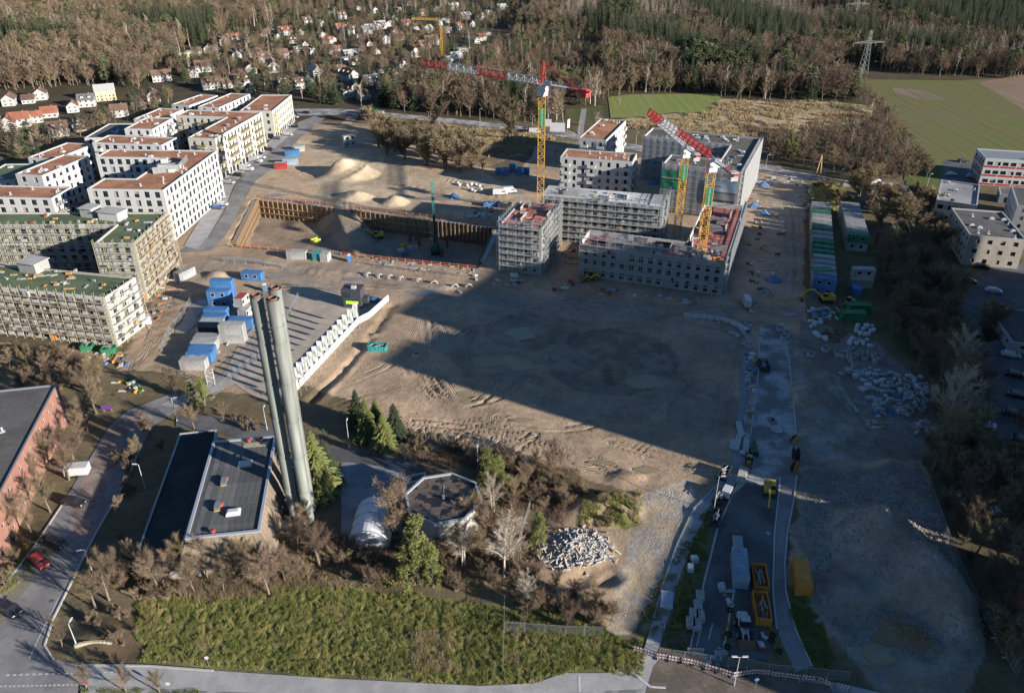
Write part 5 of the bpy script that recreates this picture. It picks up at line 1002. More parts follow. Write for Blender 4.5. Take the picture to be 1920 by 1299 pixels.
HOUSES = """20 190 b;55 187 b;78 180 b;18 236 r;42 230 r;68 223 r;95 213 r;138 203 r;165 193 g;200 181 wc;226 212 b;262 192 b;288 182 b;112 248 b;150 238 g;305 146 b;362 138 b;384 128 b;398 160 b;430 158 b;470 168 b;350 107 wc;370 98 b;390 93 b;405 87 b;420 78 b;437 71 r;442 104 b;446 93 b;470 131 r;447 138 b;465 74 w;492 62 b;505 57 w;530 103 b;547 101 r;558 93 g;558 160 b;575 150 g;592 136 w;602 64 b;613 76 r;602 43 w;622 72 b;642 54 r;657 58 b;671 64 w;686 58 g;692 52 w;712 48 w;726 43 b;650 110 w;657 104 w;664 115 b;650 175 b;682 180 b;722 163 b;697 153 g;712 143 g;662 164 b;780 90 r;795 84 b;808 78 b;772 100 r;745 70 b;757 98 w;836 128 w;846 116 w;855 106 w;864 96 w;873 88 w;888 76 w;903 70 r;914 60 w;802 146 w;735 34 w;760 43 r;790 24 b;850 13 w;872 30 w;700 18 b;670 13 r;940 14 w;985 18 w;1000 8 b;1012 4 w;30 42 w;46 47 w;110 33 b;140 30 w;185 20 w;520 70 b;535 60 r;548 75 b;570 80 g;585 95 b;480 100 b;500 110 b;512 128 b;620 100 b;632 90 r;640 130 b;675 90 b;690 80 r;704 95 b;720 75 b;735 60 r;820 40 b;835 55 w;860 50 r;880 45 b;780 50 b;800 55 w;640 30 b;620 20 w;575 40 b;590 20 w;610 8 b;560 60 r;745 15 w;765 5 b;815 15 r;830 3 w;900 30 b;915 20 w;455 155 b;530 150 b;655 145 b;750 125 r;740 140 b"""
rr = random.Random(5)
AREAS = [(0, 300, 'west of the new white quarter'), (300, 540, 'behind the new white quarter by the woods'), (540, 760, 'in the middle of the village'), (760, 1100, 'along the village street near the far crane')]
for i, hs in enumerate(HOUSES.split(';')):
    a, b, c = hs.split(); px, py = float(a), float(b); x, y = G(px, py+6); rc = c[0]; wc = 'c' if len(c) > 1 else 'w'
    big = rr.random(); k = (rc, wc, int(big*3), rr.random() < .5)
    if k not in HP_:
        w, d, h = ((11, 9, 5.2), (15, 9.5, 5.4), (9.5, 8.5, 3.4))[k[2]]
        if wc == 'c': w, d, h = 16, 12, 8.5
        t = house_proto(w, d, h, 0 if rc == 'w' and k[2] != 1 else d*.38, rc, wc, k[3]); HP_[k] = t; first = True
    else: t = None
    area = [s for lo, hi, s in AREAS if lo <= px < hi][0]
    lab = f"{rname[rc] if rc != 'w' else 'pale'} roofed {'cream' if wc == 'c' else 'white'} house {area}"
    rz = R(rr.choice((22, 26, 30, -62, -66)) if px < 540 else rr.choice((-50, 35, 40, -55)))+rr.uniform(-.08, .08); hs_ = rr.uniform(.55, .78)
    if t is None: t = dup(HP_[k], (x, y, 0), rz)
    else: t.location = (x, y, 0); t.rotation_euler = (0, 0, rz)
    t.scale = (hs_,)*3; t['label'] = lab; t['group'] = f"village houses with {rname[rc]} roofs {area}"
# ================================================================ VEGETATION
bark = M('bark', (.17, .135, .10), .9, .25, 3); bark_b = M('bark_birch', (.36, .32, .28), .85, .25, 2)
twig = M('twigs_brown', (.195, .14, .092), .9, .15, .4, obvar=.35); twig_r = M('twigs_reddish', (.195, .132, .092), .9, .15, .4, obvar=.3); twig_y = M('twigs_olive', (.215, .165, .095), .9, .15, .4, obvar=.3); twig_p = M('twigs_pale', (.40, .33, .26), .9, .15, .4, obvar=.25)
needle = M('needles_dark', (.042, .058, .025), .85, .25, .5, obvar=.35); needle_l = M('needles_light', (.155, .165, .05), .85, .25, .5, obvar=.3)
def fast_mesh(name, V, F, mat_):
    V = np.asarray(V, float); F = np.asarray(F, np.int32); me_ = bpy.data.meshes.new(name); me_.vertices.add(len(V)); me_.vertices.foreach_set('co', V.ravel()); me_.loops.add(F.size); me_.loops.foreach_set('vertex_index', F.ravel())
    k = F.shape[1]; me_.polygons.add(len(F)); me_.polygons.foreach_set('loop_start', (np.arange(len(F))*k).astype(np.int32)); me_.polygons.foreach_set('loop_total', np.full(len(F), k, np.int32)); me_.update(); me_.materials.append(mat_); return me_
def bare_tree(h, spread, seed, limbs=9, twigs=1500, tw=0.035, tm=twig, bm=bark, multi=1, start=0.3, up=0.8):
    rr = random.Random(seed); trunk = MB(); nodes = []
    for s in range(multi):
        lean = Vector((rr.uniform(-.12, .12), rr.uniform(-.12, .12), 1))*(1 if multi == 1 else 1); p = Vector((rr.uniform(-.3, .3)*(multi > 1), rr.uniform(-.3, .3)*(multi > 1), -.1)); r0 = h*.016+.05; segs = 6; pts = [p.copy()]
        for k in range(segs): p = p+Vector((lean.x*(1+k*.4*(multi > 1))+rr.uniform(-.06, .06), lean.y*(1+k*.4*(multi > 1))+rr.uniform(-.06, .06), 1))*(h*.82/segs); pts.append(p.copy())
        for k in range(segs): trunk.tube(pts[k], pts[k+1], r0*(1-k/segs*.85), r0*(1-(k+1)/segs*.85), 6, cap=False)
        nl = max(3, limbs//multi)
        for i in range(nl):
            t = start+(.97-start)*(i+rr.random())/nl; f = t*segs; k = min(int(f), segs-1); q = pts[k].lerp(pts[k+1], f-k); a = i*2.4+rr.uniform(-.5, .5); L = spread*(1.05-.62*t)*rr.uniform(.75, 1.15)
            d = Vector((math.cos(a), math.sin(a), up*rr.uniform(.6, 1.3)+t*.5)).normalized(); e = q; r = r0*(1-t*.8)*.5
            for s2 in range(3):
                e2 = e+(d+Vector((rr.uniform(-.2, .2), rr.uniform(-.2, .2), rr.uniform(.0, .25)))).normalized()*(L/3); trunk.tube(e, e2, max(r*(1-s2*.3), .02), max(r*(.7-s2*.3), .012), 4, cap=False); nodes.append((e.copy(), e2.copy(), d.copy(), L/3)); e = e2
    V = []; F = []; per = max(1, twigs//len(nodes))
    for (e, e2, d, L) in nodes:
        for j in range(max(1, per//5)):
            q = e.lerp(e2, rr.random()); dd = (d*.7+Vector((rr.gauss(0, .55), rr.gauss(0, .55), rr.gauss(.35, .4)))).normalized(); l1 = L*rr.uniform(.5, 1.15)
            q2 = q+dd*l1; sd = dd.cross(Vector((rr.random()-.5, rr.random()-.5, rr.random()-.5))).normalized()*tw*.8; n = len(V); V += [q-sd, q+sd, q2]; F.append((n, n+1, n+2))
            for m in range(4):
                s = q.lerp(q2, rr.uniform(.3, 1)); d3 = (dd*.7+Vector((rr.gauss(0, .5), rr.gauss(0, .5), rr.gauss(.15, .4)))).normalized(); l2 = l1*rr.uniform(.3, .65); s2 = s+d3*l2; sd = d3.cross(Vector((rr.random()-.5, rr.random()-.5, rr.random()-.5))).normalized()*tw*.55; n = len(V); V += [s-sd, s+sd, s2]; F.append((n, n+1, n+2))
    return trunk.mesh('trunk', bm), fast_mesh('crown', V, F, tm)
def conifer(h, rad, seed, whorls=14, per=8, nm=needle, sub=5, droop=.35, narrow=1.0, start=.1):
    rr = random.Random(seed); trunk = MB(); trunk.tube((0, 0, -.1), (0, 0, h*.97), h*.014+.04, .02, 6, cap=False); V = []; F = []
    for w in range(whorls):
        t = (w+rr.uniform(-.2, .2))/whorls; z = h*(start+(.99-start)*max(t, 0)); R_ = rad*((1-t)**.85*narrow+.06)*rr.uniform(.82, 1.12)
        for j in range(per):
            a = 2*math.pi*(j+.5*(w % 2))/per+rr.uniform(-.25, .25); L = R_*rr.uniform(.7, 1.15); ca, sa = math.cos(a), math.sin(a)
            for s in range(sub):
                f0, f1 = s/sub, (s+1)/sub; wd = L*.26*(1.15-f0)*rr.uniform(.8, 1.3)+.06
                z0_ = z+.25*L*(.5-f0)*0-droop*L*f0*f0+rr.uniform(-.06, .06)*L; z1_ = z-droop*L*f1*f1+rr.uniform(-.05, .05)*L
                for sg in (-1, 1):
                    n = len(V); b0 = (ca*L*f0, sa*L*f0, z0_); tip_ = (ca*L*(f1+.1)-sa*sg*wd, sa*L*(f1+.1)+ca*sg*wd, z1_-wd*.35); b1 = (ca*L*min(f1+.22, 1.1), sa*L*min(f1+.22, 1.1), z1_)
                    V += [b0, tip_, b1]; F.append((n, n+1, n+2))
    return trunk.mesh('trunk', bark), fast_mesh('crown', V, F, nm)
def leafy(h, rad, seed, clumps=26, per=60, nm=needle_l, ls=.28, flat=.8, start=.35, cone=False):
    rr = random.Random(seed); trunk = MB(); V = []; F = []; top = Vector((rr.uniform(-.4, .4), rr.uniform(-.4, .4), h*.8)); trunk.tube((0, 0, -.1), top, h*.018+.05, .04, 6, cap=False)
    for c in range(clumps):
        a = rr.uniform(0, 6.28); t = start+(1-start)*rr.random(); q = rad*math.sin(math.pi*min(1, (t-start)/(1-start)*.8+.2))**.7*math.sqrt(rr.random())
        if cone: q = rad*(1.08-t)**.8*rr.random()**.4
        cc = Vector((q*math.cos(a), q*math.sin(a), h*t)); cr = rad*rr.uniform(.22, .4)*(.65 if cone else 1)
        trunk.tube((0, 0, h*max(.15, t-.25)), cc, .06, .02, 4, cap=False)
        for j in range(per):
            d = Vector((rr.gauss(0, 1), rr.gauss(0, 1), rr.gauss(0, 1)*flat)); d = d.normalized()*cr*rr.random()**.4; p = cc+d; s = ls*rr.uniform(.6, 1.4); e1 = Vector((rr.gauss(0, 1), rr.gauss(0, 1), rr.gauss(0, 1))).normalized()*s; e2 = e1.cross(Vector((rr.gauss(0, 1), rr.gauss(0, 1), rr.gauss(0, 1)))).normalized()*s*.6
            n = len(V); V += [p-e1, p+e2, p+e1]; F.append((n, n+1, n+2))
    return trunk.mesh('trunk', bark), fast_mesh('crown', V, F, nm)
def tree(name, label, meshes, loc, rz, sc, group): 
    t = thing(name, label, 'shrub' if 'shrub' in name else 'tree', loc, rz, group); t.scale = sc if isinstance(sc, tuple) else (sc, sc, sc); put(meshes[0], 'trunk', t); put(meshes[1], 'crown', t); return t
# near kinds
NB = [bare_tree(9, 4.2, 100+i, 14, 7500, .021, (twig, twig_y, twig_r, twig)[i]) for i in range(4)]           # 9 m street trees and thicket trees
NPALE = [bare_tree(12, 5.2, 120+i, 16, 6000, .028, twig_p, M('bark_pale', (.36, .32, .26), .85, .2, 2), multi=1+i) for i in range(2)]
NMULTI = [bare_tree(7, 4.0, 130+i, 20, 8500, .023, (twig, twig_r, twig_y)[i], multi=5, start=.25) for i in range(3)]
SHR = [bare_tree(3.0, 2.2, 140+i, 20, 5500, .02, (twig, twig_r, twig_y)[i], multi=8, start=.1, up=.9) for i in range(3)]
NSPR = [conifer(14, 3.6, 150+i, 24, 11, (needle_l, needle)[i], 7) for i in range(2)]
WIL = [bare_tree(7, 5.0, 240+i, 24, 6500, .075, (twig_y, twig, twig_y)[i], multi=6, start=.15, up=.7) for i in range(3)]
NPINE = [leafy(11, 2.9, 160+i, 64, 130, needle_l, .15, start=.12, cone=True) for i in range(2)]
# far kinds
FB = [bare_tree(14, 6.4, 200+i, 14, 1900, .10, (twig, twig_r, twig_y, twig)[i], up=.75, start=.25) for i in range(4)]
FBI = [bare_tree(17, 4.0, 210+i, 12, 1000, .085, (twig_p, twig_r)[i], bark_b, up=1.3) for i in range(2)]
FSP = [conifer(19, 3.3, 220+i, 15, 8, needle, 4) for i in range(3)]
FPI = [leafy(15, 3.8, 230+i, 26, 34, (M('needles_far', (.095, .11, .042), .85, .25, .5, obvar=.3), needle)[i], .55, start=.3) for i in range(2)]
def near(name, label, group, protos, pts, h0, jit=.12, seed=1, flat=None):
    rr = random.Random(seed)
    for i, p in enumerate(pts):
        px, py = p[0], p[1]; h = p[2] if len(p) > 2 else h0; x, y, z = GZ(px, py); q = protos[i % len(protos)]
        hh = PH[id(q)]; s = h/hh*rr.uniform(1-jit, 1+jit); tree(name, label, q, (x, y, z-.05), rr.uniform(0, 6.28), (s*rr.uniform(.9, 1.15), s*rr.uniform(.9, 1.15), s), group)
PH = {}
for L_, h in ((NB, 9), (NPALE, 12), (NMULTI, 7), (WIL, 7), (SHR, 3), (NSPR, 14), (NPINE, 11)):
    for q in L_: PH[id(q)] = h
near('bare_tree', 'leafless brown tree growing in the verge along the brick building', 'bare trees by the brick building', NB, [(60, 1000), (95, 960), (130, 900), (40, 945), (95, 880), (120, 850), (20, 1010, 10), (150, 830), (75, 915), (30, 975), (140, 870), (165, 810)], 8.5, seed=2)
near('bare_tree', 'leafless young tree in the grass strip between street and plant wing', 'bare trees beside the street', NB, [(225, 965, 5), (260, 860, 6), (285, 815, 5.5), (365, 805, 6), (420, 790, 5), (180, 775, 9), (325, 740, 7.5)], 6, seed=3)
near('bare_tree', 'leafless tree standing in the thicket before the plant hall', 'bare trees before the plant hall', NB, [(300, 1112, 10), (345, 1085, 10), (505, 1115, 9.5), (275, 1095, 8.5), (205, 1125, 9.5), (180, 1140, 8.5), (600, 1060, 9), (440, 1095, 8), (390, 1085, 8.5), (470, 1085, 8), (560, 1035, 8.5), (250, 1070, 7), (320, 1095, 9), (420, 1110, 7), (535, 1090, 8.5), (365, 1110, 8), (230, 1100, 8), (580, 1010, 8)], 9, seed=4)
near('bare_tree', 'small leafless roadside tree in the grass island at the junction', 'roadside trees at the junction', NB, [(237, 1298, 5), (300, 1298, 5), (162, 1290, 4.5), (118, 1215, 4.5), (105, 1180, 4)], 5, seed=5)
near('bare_tree', 'leafless tree between the fabric hall and the octagonal tank', 'bare trees round the tank', NMULTI+NB, [(740, 1000, 11), (758, 985, 8), (880, 985, 8), (855, 1055, 8), (900, 1040, 7), (815, 1060, 6), (760, 868, 5.5), (690, 1060, 5), (920, 1000, 7)], 8, seed=6)
near('bare_tree', 'pale-stemmed leafless tree standing before the octagonal tank', 'pale trees by the tank', NPALE, [(945, 1080, 15), (868, 1062, 10), (985, 1140, 9), (925, 960, 9)], 11, seed=7)
near('bare_tree', 'leafless brown tree in the thicket at the foot of the dirt slope', 'thicket trees under the dirt slope', NB+NMULTI, [(960, 900, 7), (1000, 890, 7), (1030, 900, 7.5), (1050, 880, 6), (985, 920, 7), (940, 880, 6), (1060, 925, 6), (1000, 950, 6), (965, 950, 7), (1035, 870, 6), (910, 870, 5), (875, 860, 5), (1080, 1120, 5), (1120, 1140, 5), (1040, 1110, 5), (1150, 1165, 4.5), (1010, 1150, 6)], 6.5, seed=8)
near('spruce_tree', 'dense spruce standing beside the steel chimneys', 'spruces by the plant', NSPR, [(598, 925, 15), (615, 905, 12)], 14, seed=9)
near('spruce_tree', 'bushy spruce in the sunlit group at the foot of the dirt field', 'spruce group by the dirt field', NSPR, [(690, 822, 10), (672, 800, 9), (722, 840, 9), (742, 822, 8), (708, 805, 8.5)], 9, seed=10)
near('pine_tree', 'light green pine among bare trees near the octagonal tank', 'pines near the tank', NPINE, [(785, 1090, 14), (812, 1100, 9), (915, 935, 11), (1010, 1030, 9), (935, 925, 8), (775, 1080, 8)], 10, seed=11)
near('pine_tree', 'green pine on the corner beside the path to the car park', 'pines by the path', NPINE, [(385, 760, 7.5), (362, 755, 6), (425, 1080, 4)], 7, seed=12)
def scatter_sh(zone, n, h, seed, label, group, name='shrub', protos=None):
    rr = random.Random(seed); zx = [p[0] for p in zone]; zy = [p[1] for p in zone]; pts = []
    while len(pts) < n:
        p = (rr.uniform(min(zx), max(zx)), rr.uniform(min(zy), max(zy)), h*rr.uniform(.6, 1.3))
        if in_poly([p[0]], [p[1]], zone)[0]: pts.append(p)
    near(name, label, group, protos or SHR, pts, h, seed=seed)
scatter_sh([(215, 1060), (300, 1035), (540, 1050), (640, 1000), (650, 1060), (560, 1090), (430, 1130), (290, 1125), (200, 1120)], 46, 3.0, 21, 'leafless brown shrub in the thicket before the plant hall', 'shrubs before the plant hall')
scatter_sh([(640, 1020), (760, 1020), (900, 990), (1000, 1000), (1000, 1090), (850, 1115), (650, 1100)], 38, 3.0, 22, 'leafless shrub in the thicket below the octagonal tank', 'shrubs below the tank')
scatter_sh([(770, 835), (900, 850), (1080, 890), (1060, 960), (950, 960), (890, 880), (780, 860)], 42, 2.8, 23, 'reddish leafless shrub on the bank under the dirt slope', 'shrubs under the dirt slope')
scatter_sh([(960, 1110), (1150, 1120), (1190, 1160), (1120, 1185), (960, 1170)], 24, 2.4, 24, 'leafless shrub beside the dug hole and rubble heap', 'shrubs beside the rubble')
scatter_sh([(0, 665), (160, 665), (200, 720), (190, 770), (110, 760), (0, 705)], 32, 3.2, 25, 'leafless shrub between the scaffolded shell and the brick building', 'shrubs behind the brick building')
near('bare_tree', 'leafless tree in the scrub between scaffolded shell and brick building', 'trees behind the brick building', NB+NMULTI, [(20, 690, 6), (60, 700, 6), (95, 710, 7), (130, 720, 7), (165, 740, 8), (150, 700, 6), (185, 720, 7), (110, 680, 6), (40, 670, 5)], 6.5, seed=13)
scatter_sh([(360, 760), (500, 790), (560, 830), (480, 815), (380, 790)], 14, 1.6, 26, 'low reddish hedge shrub along the path north of the plant', 'hedge shrubs by the path')
scatter_sh([(205, 800), (320, 760), (330, 800), (270, 1000), (225, 1040), (215, 990)], 15, 2.2, 27, 'dark leafless shrub along the plant wing wall', 'shrubs by the plant wing')
scatter_sh([(0, 1020), (60, 1000), (100, 1010), (20, 1100), (0, 1110)], 10, 2.2, 28, 'shrub on the verge in front of the brick building', 'shrubs by the brick building')
scatter_sh([(150, 1240), (165, 1150), (260, 1120), (285, 1160), (280, 1225), (215, 1240)], 14, 1.6, 29, 'low reddish shrub round the sunken corner garden', 'shrubs round the corner garden')
scatter_sh([(1095, 925), (1200, 930), (1190, 985), (1090, 985)], 8, 1.6, 30, 'low shrub on the grassy mound behind the rubble', 'shrubs on the grassy mound')
scatter_sh([(1525, 345), (1580, 345), (1600, 400), (1560, 400), (1530, 380)], 26, 2.6, 31, 'shrub on the brown mound at the end of the material road', 'shrubs on the brown mound')
# dark wood strip on the right
near('bare_tree', 'leafless tree in the shaded wood strip east of the material yard', 'trees in the shaded strip', NB+WIL+WIL, [(1660, 500, 9), (1700, 540, 10), (1680, 590, 9), (1730, 600, 10), (1760, 560, 10), (1720, 640, 9), (1780, 660, 10), (1790, 700, 9), (1810, 730, 9), (1760, 790, 9), (1820, 900, 9), (1790, 860, 9), (1815, 960, 9), (1860, 1060, 9), (1880, 1220, 8), (1840, 660, 8), (1690, 480, 11), (1720, 520, 10), (1660, 560, 9), (1700, 600, 10), (1740, 640, 10), (1670, 640, 8), (1720, 690, 10), (1760, 720, 11), (1780, 780, 12), (1740, 560, 10), (1770, 620, 9), (1800, 850, 10), (1770, 880, 9), (1800, 930, 9), (1790, 990, 9), (1830, 1040, 9), (1840, 1110, 9), (1870, 1180, 8), (1900, 1250, 8), (1850, 950, 10), (1880, 900, 9), (1900, 1000, 9), (1905, 1100, 9), (1650, 520, 9), (1640, 470, 8), (1800, 560, 9), (1760, 500, 9), (1900, 820, 9), (1860, 620, 8)], 10, seed=14)
near('bare_tree', 'pale tall poplar-like tree in the shaded wood strip', 'pale trees in the shaded strip', [NPALE[0]]+NB, [(1765, 820, 17), (1800, 790, 16), (1750, 880, 15), (1812, 1010, 11), (1880, 1130, 10), (1790, 720, 14)], 14, seed=15)
scatter_sh([(1640, 620), (1700, 560), (1790, 600), (1800, 800), (1830, 1000), (1900, 1200), (1850, 1200), (1770, 960), (1740, 860), (1780, 800), (1740, 700)], 40, 3.0, 32, 'dark shrub in the shaded wood strip', 'shrubs in the shaded strip')
near('bare_tree', 'round leafless tree in the sunlit hedge below the white office wing', 'hedge trees by the offices', WIL, [(1610, 370, 10), (1632, 395, 11), (1650, 425, 11), (1690, 440, 11), (1720, 450, 9), (1665, 395, 10), (1630, 350, 9), (1700, 410, 9), (1745, 440, 8), (1760, 470, 8), (1680, 385, 8), (1715, 380, 7), (1740, 400, 8)], 9, seed=16)
near('pine_tree', 'dark pine beside the beige office block', 'pines by the beige office', NPINE, [(1775, 415, 8), (1860, 480, 8), (1885, 475, 9), (1900, 500, 8), (1478, 296, 11), (1488, 300, 9), (1472, 300, 8)], 8, seed=17)
near('bare_tree', 'broad golden-brown willow-like tree behind the sand heaps', 'willow trees behind the sand heaps', WIL, [(740, 285, 12), (760, 300, 13), (800, 310, 13), (835, 315, 14), (860, 322, 13), (885, 318, 10), (720, 262, 10), (700, 245, 9), (775, 270, 11), (815, 285, 12), (850, 300, 12), (690, 232, 8), (745, 255, 9), (905, 318, 5), (725, 290, 11), (750, 275, 11), (790, 295, 13), (825, 300, 13), (870, 305, 12), (840, 280, 11), (790, 262, 10), (710, 275, 10), (895, 300, 9)], 13, seed=18)
near('bare_tree', 'broad leafless tree by the road behind the tall crane', 'roadside trees behind the crane', WIL+NPALE, [(957, 262, 15), (808, 240, 16), (720, 268, 14), (1118, 240, 9), (1160, 200, 6)], 12, seed=19)
# ================================================================ WOODS (nearest trees single, the rest one mass per kind)
Z_LEFT = [(-200, -48), (640, -48), (600, 10), (560, 22), (520, 42), (470, 52), (430, 58), (380, 84), (340, 98), (300, 132), (262, 168), (180, 160), (110, 165), (0, 172), (-200, 190)]
Z_RIGHT = [(930, 108), (1050, -48), (2140, -48), (2140, 140), (1900, 148), (1810, 146), (1700, 140), (1640, 130), (1590, 128), (1560, 142), (1610, 172), (1600, 190), (1500, 190), (1352, 184), (1346, 174), (1180, 176), (1140, 184), (1110, 205), (1050, 200), (1060, 235), (900, 222), (760, 210), (700, 198), (760, 175), (850, 150)]
Z_VILL = [(300, 150), (340, 105), (520, 50), (640, -40), (1045, -40), (960, 60), (930, 108), (850, 152), (760, 178), (700, 198), (640, 200), (560, 190), (450, 185)]
Z_HEDGE = [(1560, 178), (1620, 172), (1665, 215), (1690, 262), (1735, 318), (1748, 345), (1640, 345), (1560, 328), (1430, 302), (1440, 270), (1560, 258), (1640, 236), (1650, 206)]
Z_GARD = [(0, 248), (110, 268), (190, 226), (240, 206), (330, 182), (326, 194), (170, 255), (60, 296), (0, 306), (-60, 310), (-60, 240)]
CON = [[(-200, 68), (140, 74), (130, 92), (-200, 92)], [(250, 44), (400, 40), (410, 66), (360, 72), (260, 60)], [(340, 60), (400, 76), (385, 96), (345, 84)], [(250, -48), (640, -48), (600, 2), (430, 12), (250, 0)], [(1090, 42), (1180, 58), (1350, 108), (1460, 138), (1400, 150), (1250, 112), (1100, 72)], [(1280, -5), (1500, 55), (1520, 92), (1420, 98), (1280, 30)],
       [(1430, -48), (2140, -48), (2140, 112), (1920, 92), (1750, 62), (1600, 16)], [(1560, 50), (1640, 70), (1640, 95), (1560, 85)], [(1060, -48), (1300, -48), (1300, 5), (1080, 8)], [(1650, 90), (1800, 100), (1880, 125), (1700, 118)]]
PIN = [[(1270, 112), (1400, 128), (1400, 160), (1270, 158)], [(1130, 20), (1190, 30), (1190, 60), (1130, 50)]]
BIR = [[(1040, 15), (1270, 5), (1290, 60), (1150, 50), (1050, 60)], [(1640, 75), (1920, 112), (1920, 135), (1680, 112)], [(1300, 0), (1450, -10), (1560, 60), (1480, 60)]]
CLEAR = [[(1480, 12), (1580, 24), (1600, 40), (1500, 32)], [(1575, 118), (1645, 118), (1645, 142), (1575, 142)], [(1060, 200), (1110, 198), (1105, 260), (1060, 240)], [(825, 150), (945, 45), (960, 55), (850, 158)]]
HXY = np.array([G(*map(float, h.split()[:2])) for h in HOUSES.split(';')]) if True else None
HXY = np.array([G(float(h.split()[0]), float(h.split()[1])+6) for h in HOUSES.split(';')])
def wood_points(zone, sp, seed, avoid=0.0, hold=1.0):
    rg = np.random.default_rng(seed); w = np.array([G(a, max(b, -48)) for a, b in zone]); x0, y0 = w.min(0); x1, y1 = w.max(0)
    nx_, ny_ = int((x1-x0)/sp)+1, int((y1-y0)/sp)+1; gx_, gy_ = np.meshgrid(np.arange(nx_), np.arange(ny_)); x = x0+(gx_.ravel()+rg.random(gx_.size)*.95)*sp; y = y0+(gy_.ravel()+rg.random(gx_.size)*.95)*sp
    px, py = PX(x, y); k = in_poly(px, py, zone)
    for c in CLEAR: k &= ~in_poly(px, py, c)
    k &= rg.random(x.size) < hold*np.where(y > 620, .8, 1.0)
    x, y, px, py = x[k], y[k], px[k], py[k]
    if avoid:
        d = np.sqrt(((x[:, None]-HXY[None, :, 0])**2+(y[:, None]-HXY[None, :, 1])**2).min(1)); k = d > avoid; x, y, px, py = x[k], y[k], px[k], py[k]
    return x, y, px, py, rg
def kinds(x, y, px, py, rg, base):                 # 0 bare 1 birch 2 spruce 3 pine
    n = len(x); r = rg.random(n); cl = fbm(x, y, 45, 77)
    k = np.zeros(n, int); k[r < base[0]] = 1; k[(r > 1-base[1]) | ((cl > .62) & (r > 1-base[1]*3))] = 2; k[(r > .5) & (r < .5+base[2])] = 3
    for z in BIR: m = in_poly(px, py, z); k[m & (r < .7)] = 1
    for z in CON: m = in_poly(px, py, z); k[m & (r < .85)] = 2
    for z in PIN: m = in_poly(px, py, z); k[m & (r < .6)] = 3
    return k
ZN = [('left', Z_LEFT, 5.4, (.08, .09, .03), 0, 1.0, 'in the wide wood beyond the red-roofed houses'), ('right', Z_RIGHT, 5.3, (.12, .10, .03), 0, 1.0, 'in the forest behind the meadow and the tall crane'), ('vill', Z_VILL, 7.0, (.10, .20, .06), 6.5, .72, 'among the village houses'), ('hedge', Z_HEDGE, 4.6, (.06, .01, .0), 0, .95, 'in the thicket between dry meadow and green field'), ('gard', Z_GARD, 4.8, (.06, .16, .06), 8.0, .9, 'in the gardens west of the white quarter')]
NAMES = ['bare_tree', 'birch_tree', 'spruce_tree', 'pine_tree']; DESC = ['leafless brown tree', 'pale-stemmed birch', 'dark spruce', 'light green pine']; FAR = [FB, FBI, FSP, FPI]; LIM = [150, 90, 170, 60]
allp = {k: [] for k in range(4)}
for i, (nm, z, sp, base, av, hold, where) in enumerate(ZN):
    x, y, px, py, rg = wood_points(z, sp, 300+i, av, hold); k = kinds(x, y, px, py, rg, base)
    sz = rg.uniform(.72, 1.22, len(x))*({'hedge': .62, 'gard': .62, 'vill': .72}.get(nm, 1.0)); sz = np.where((px > 940) & (px < 1130) & (py > 60) & (py < 170), sz*.62, sz)
    for j in range(len(x)): allp[k[j]].append((math.hypot(x[j], y[j]), x[j], y[j], sz[j], rg.random()*6.28, where, int(rg.integers(0, 99))))
def forest(name, label, protos, pts):
    """one mass of far trees: points carrying instances of the tree meshes standing in front"""
    for v, (tr, cr) in enumerate(protos):
        P_ = [p for p in pts if p[6] % len(protos) == v]
        if not P_: continue
        me_ = bpy.data.meshes.new(name); me_.vertices.add(len(P_)); me_.vertices.foreach_set('co', np.array([(p[1], p[2], -.1) for p in P_]).ravel())
        for an, idx in (('tree_scale', 3), ('tree_turn', 4)):
            at = me_.attributes.new(an, 'FLOAT', 'POINT'); at.data.foreach_set('value', np.array([p[idx] for p in P_], dtype=np.float32))
        o = put(me_, name); tag(o, label+(' of lighter kind' if v == 1 else ' of denser kind' if v == 2 else ' of mixed kind' if v == 3 else ''), 'wood', kind='stuff')
        ng = bpy.data.node_groups.new('scatter', 'GeometryNodeTree'); ng.interface.new_socket('Geometry', in_out='INPUT', socket_type='NodeSocketGeometry'); ng.interface.new_socket('Geometry', in_out='OUTPUT', socket_type='NodeSocketGeometry')
        N = ng.nodes; L = ng.links; gi = N.new('NodeGroupInput'); go = N.new('NodeGroupOutput'); jn = N.new('GeometryNodeJoinGeometry')
        s1 = N.new('GeometryNodeInputNamedAttribute'); s1.data_type = 'FLOAT'; s1.inputs['Name'].default_value = 'tree_scale'; s2 = N.new('GeometryNodeInputNamedAttribute'); s2.data_type = 'FLOAT'; s2.inputs['Name'].default_value = 'tree_turn'
        cx_ = N.new('ShaderNodeCombineXYZ'); L.new(s2.outputs['Attribute'], cx_.inputs['Z'])
        for src in SRC[id(protos[v])]:
            oi = N.new('GeometryNodeObjectInfo'); oi.inputs['Object'].default_value = src; oi.inputs['As Instance'].default_value = True; oi.transform_space = 'ORIGINAL'
            ip = N.new('GeometryNodeInstanceOnPoints'); L.new(gi.outputs[0], ip.inputs['Points']); L.new(oi.outputs['Geometry'], ip.inputs['Instance']); L.new(cx_.outputs[0], ip.inputs['Rotation']); L.new(s1.outputs['Attribute'], ip.inputs['Scale']); L.new(ip.outputs[0], jn.inputs[0])
        L.new(jn.outputs[0], go.inputs[0]); md = o.modifiers.new('scatter', 'NODES'); md.node_group = ng
SRC = {}
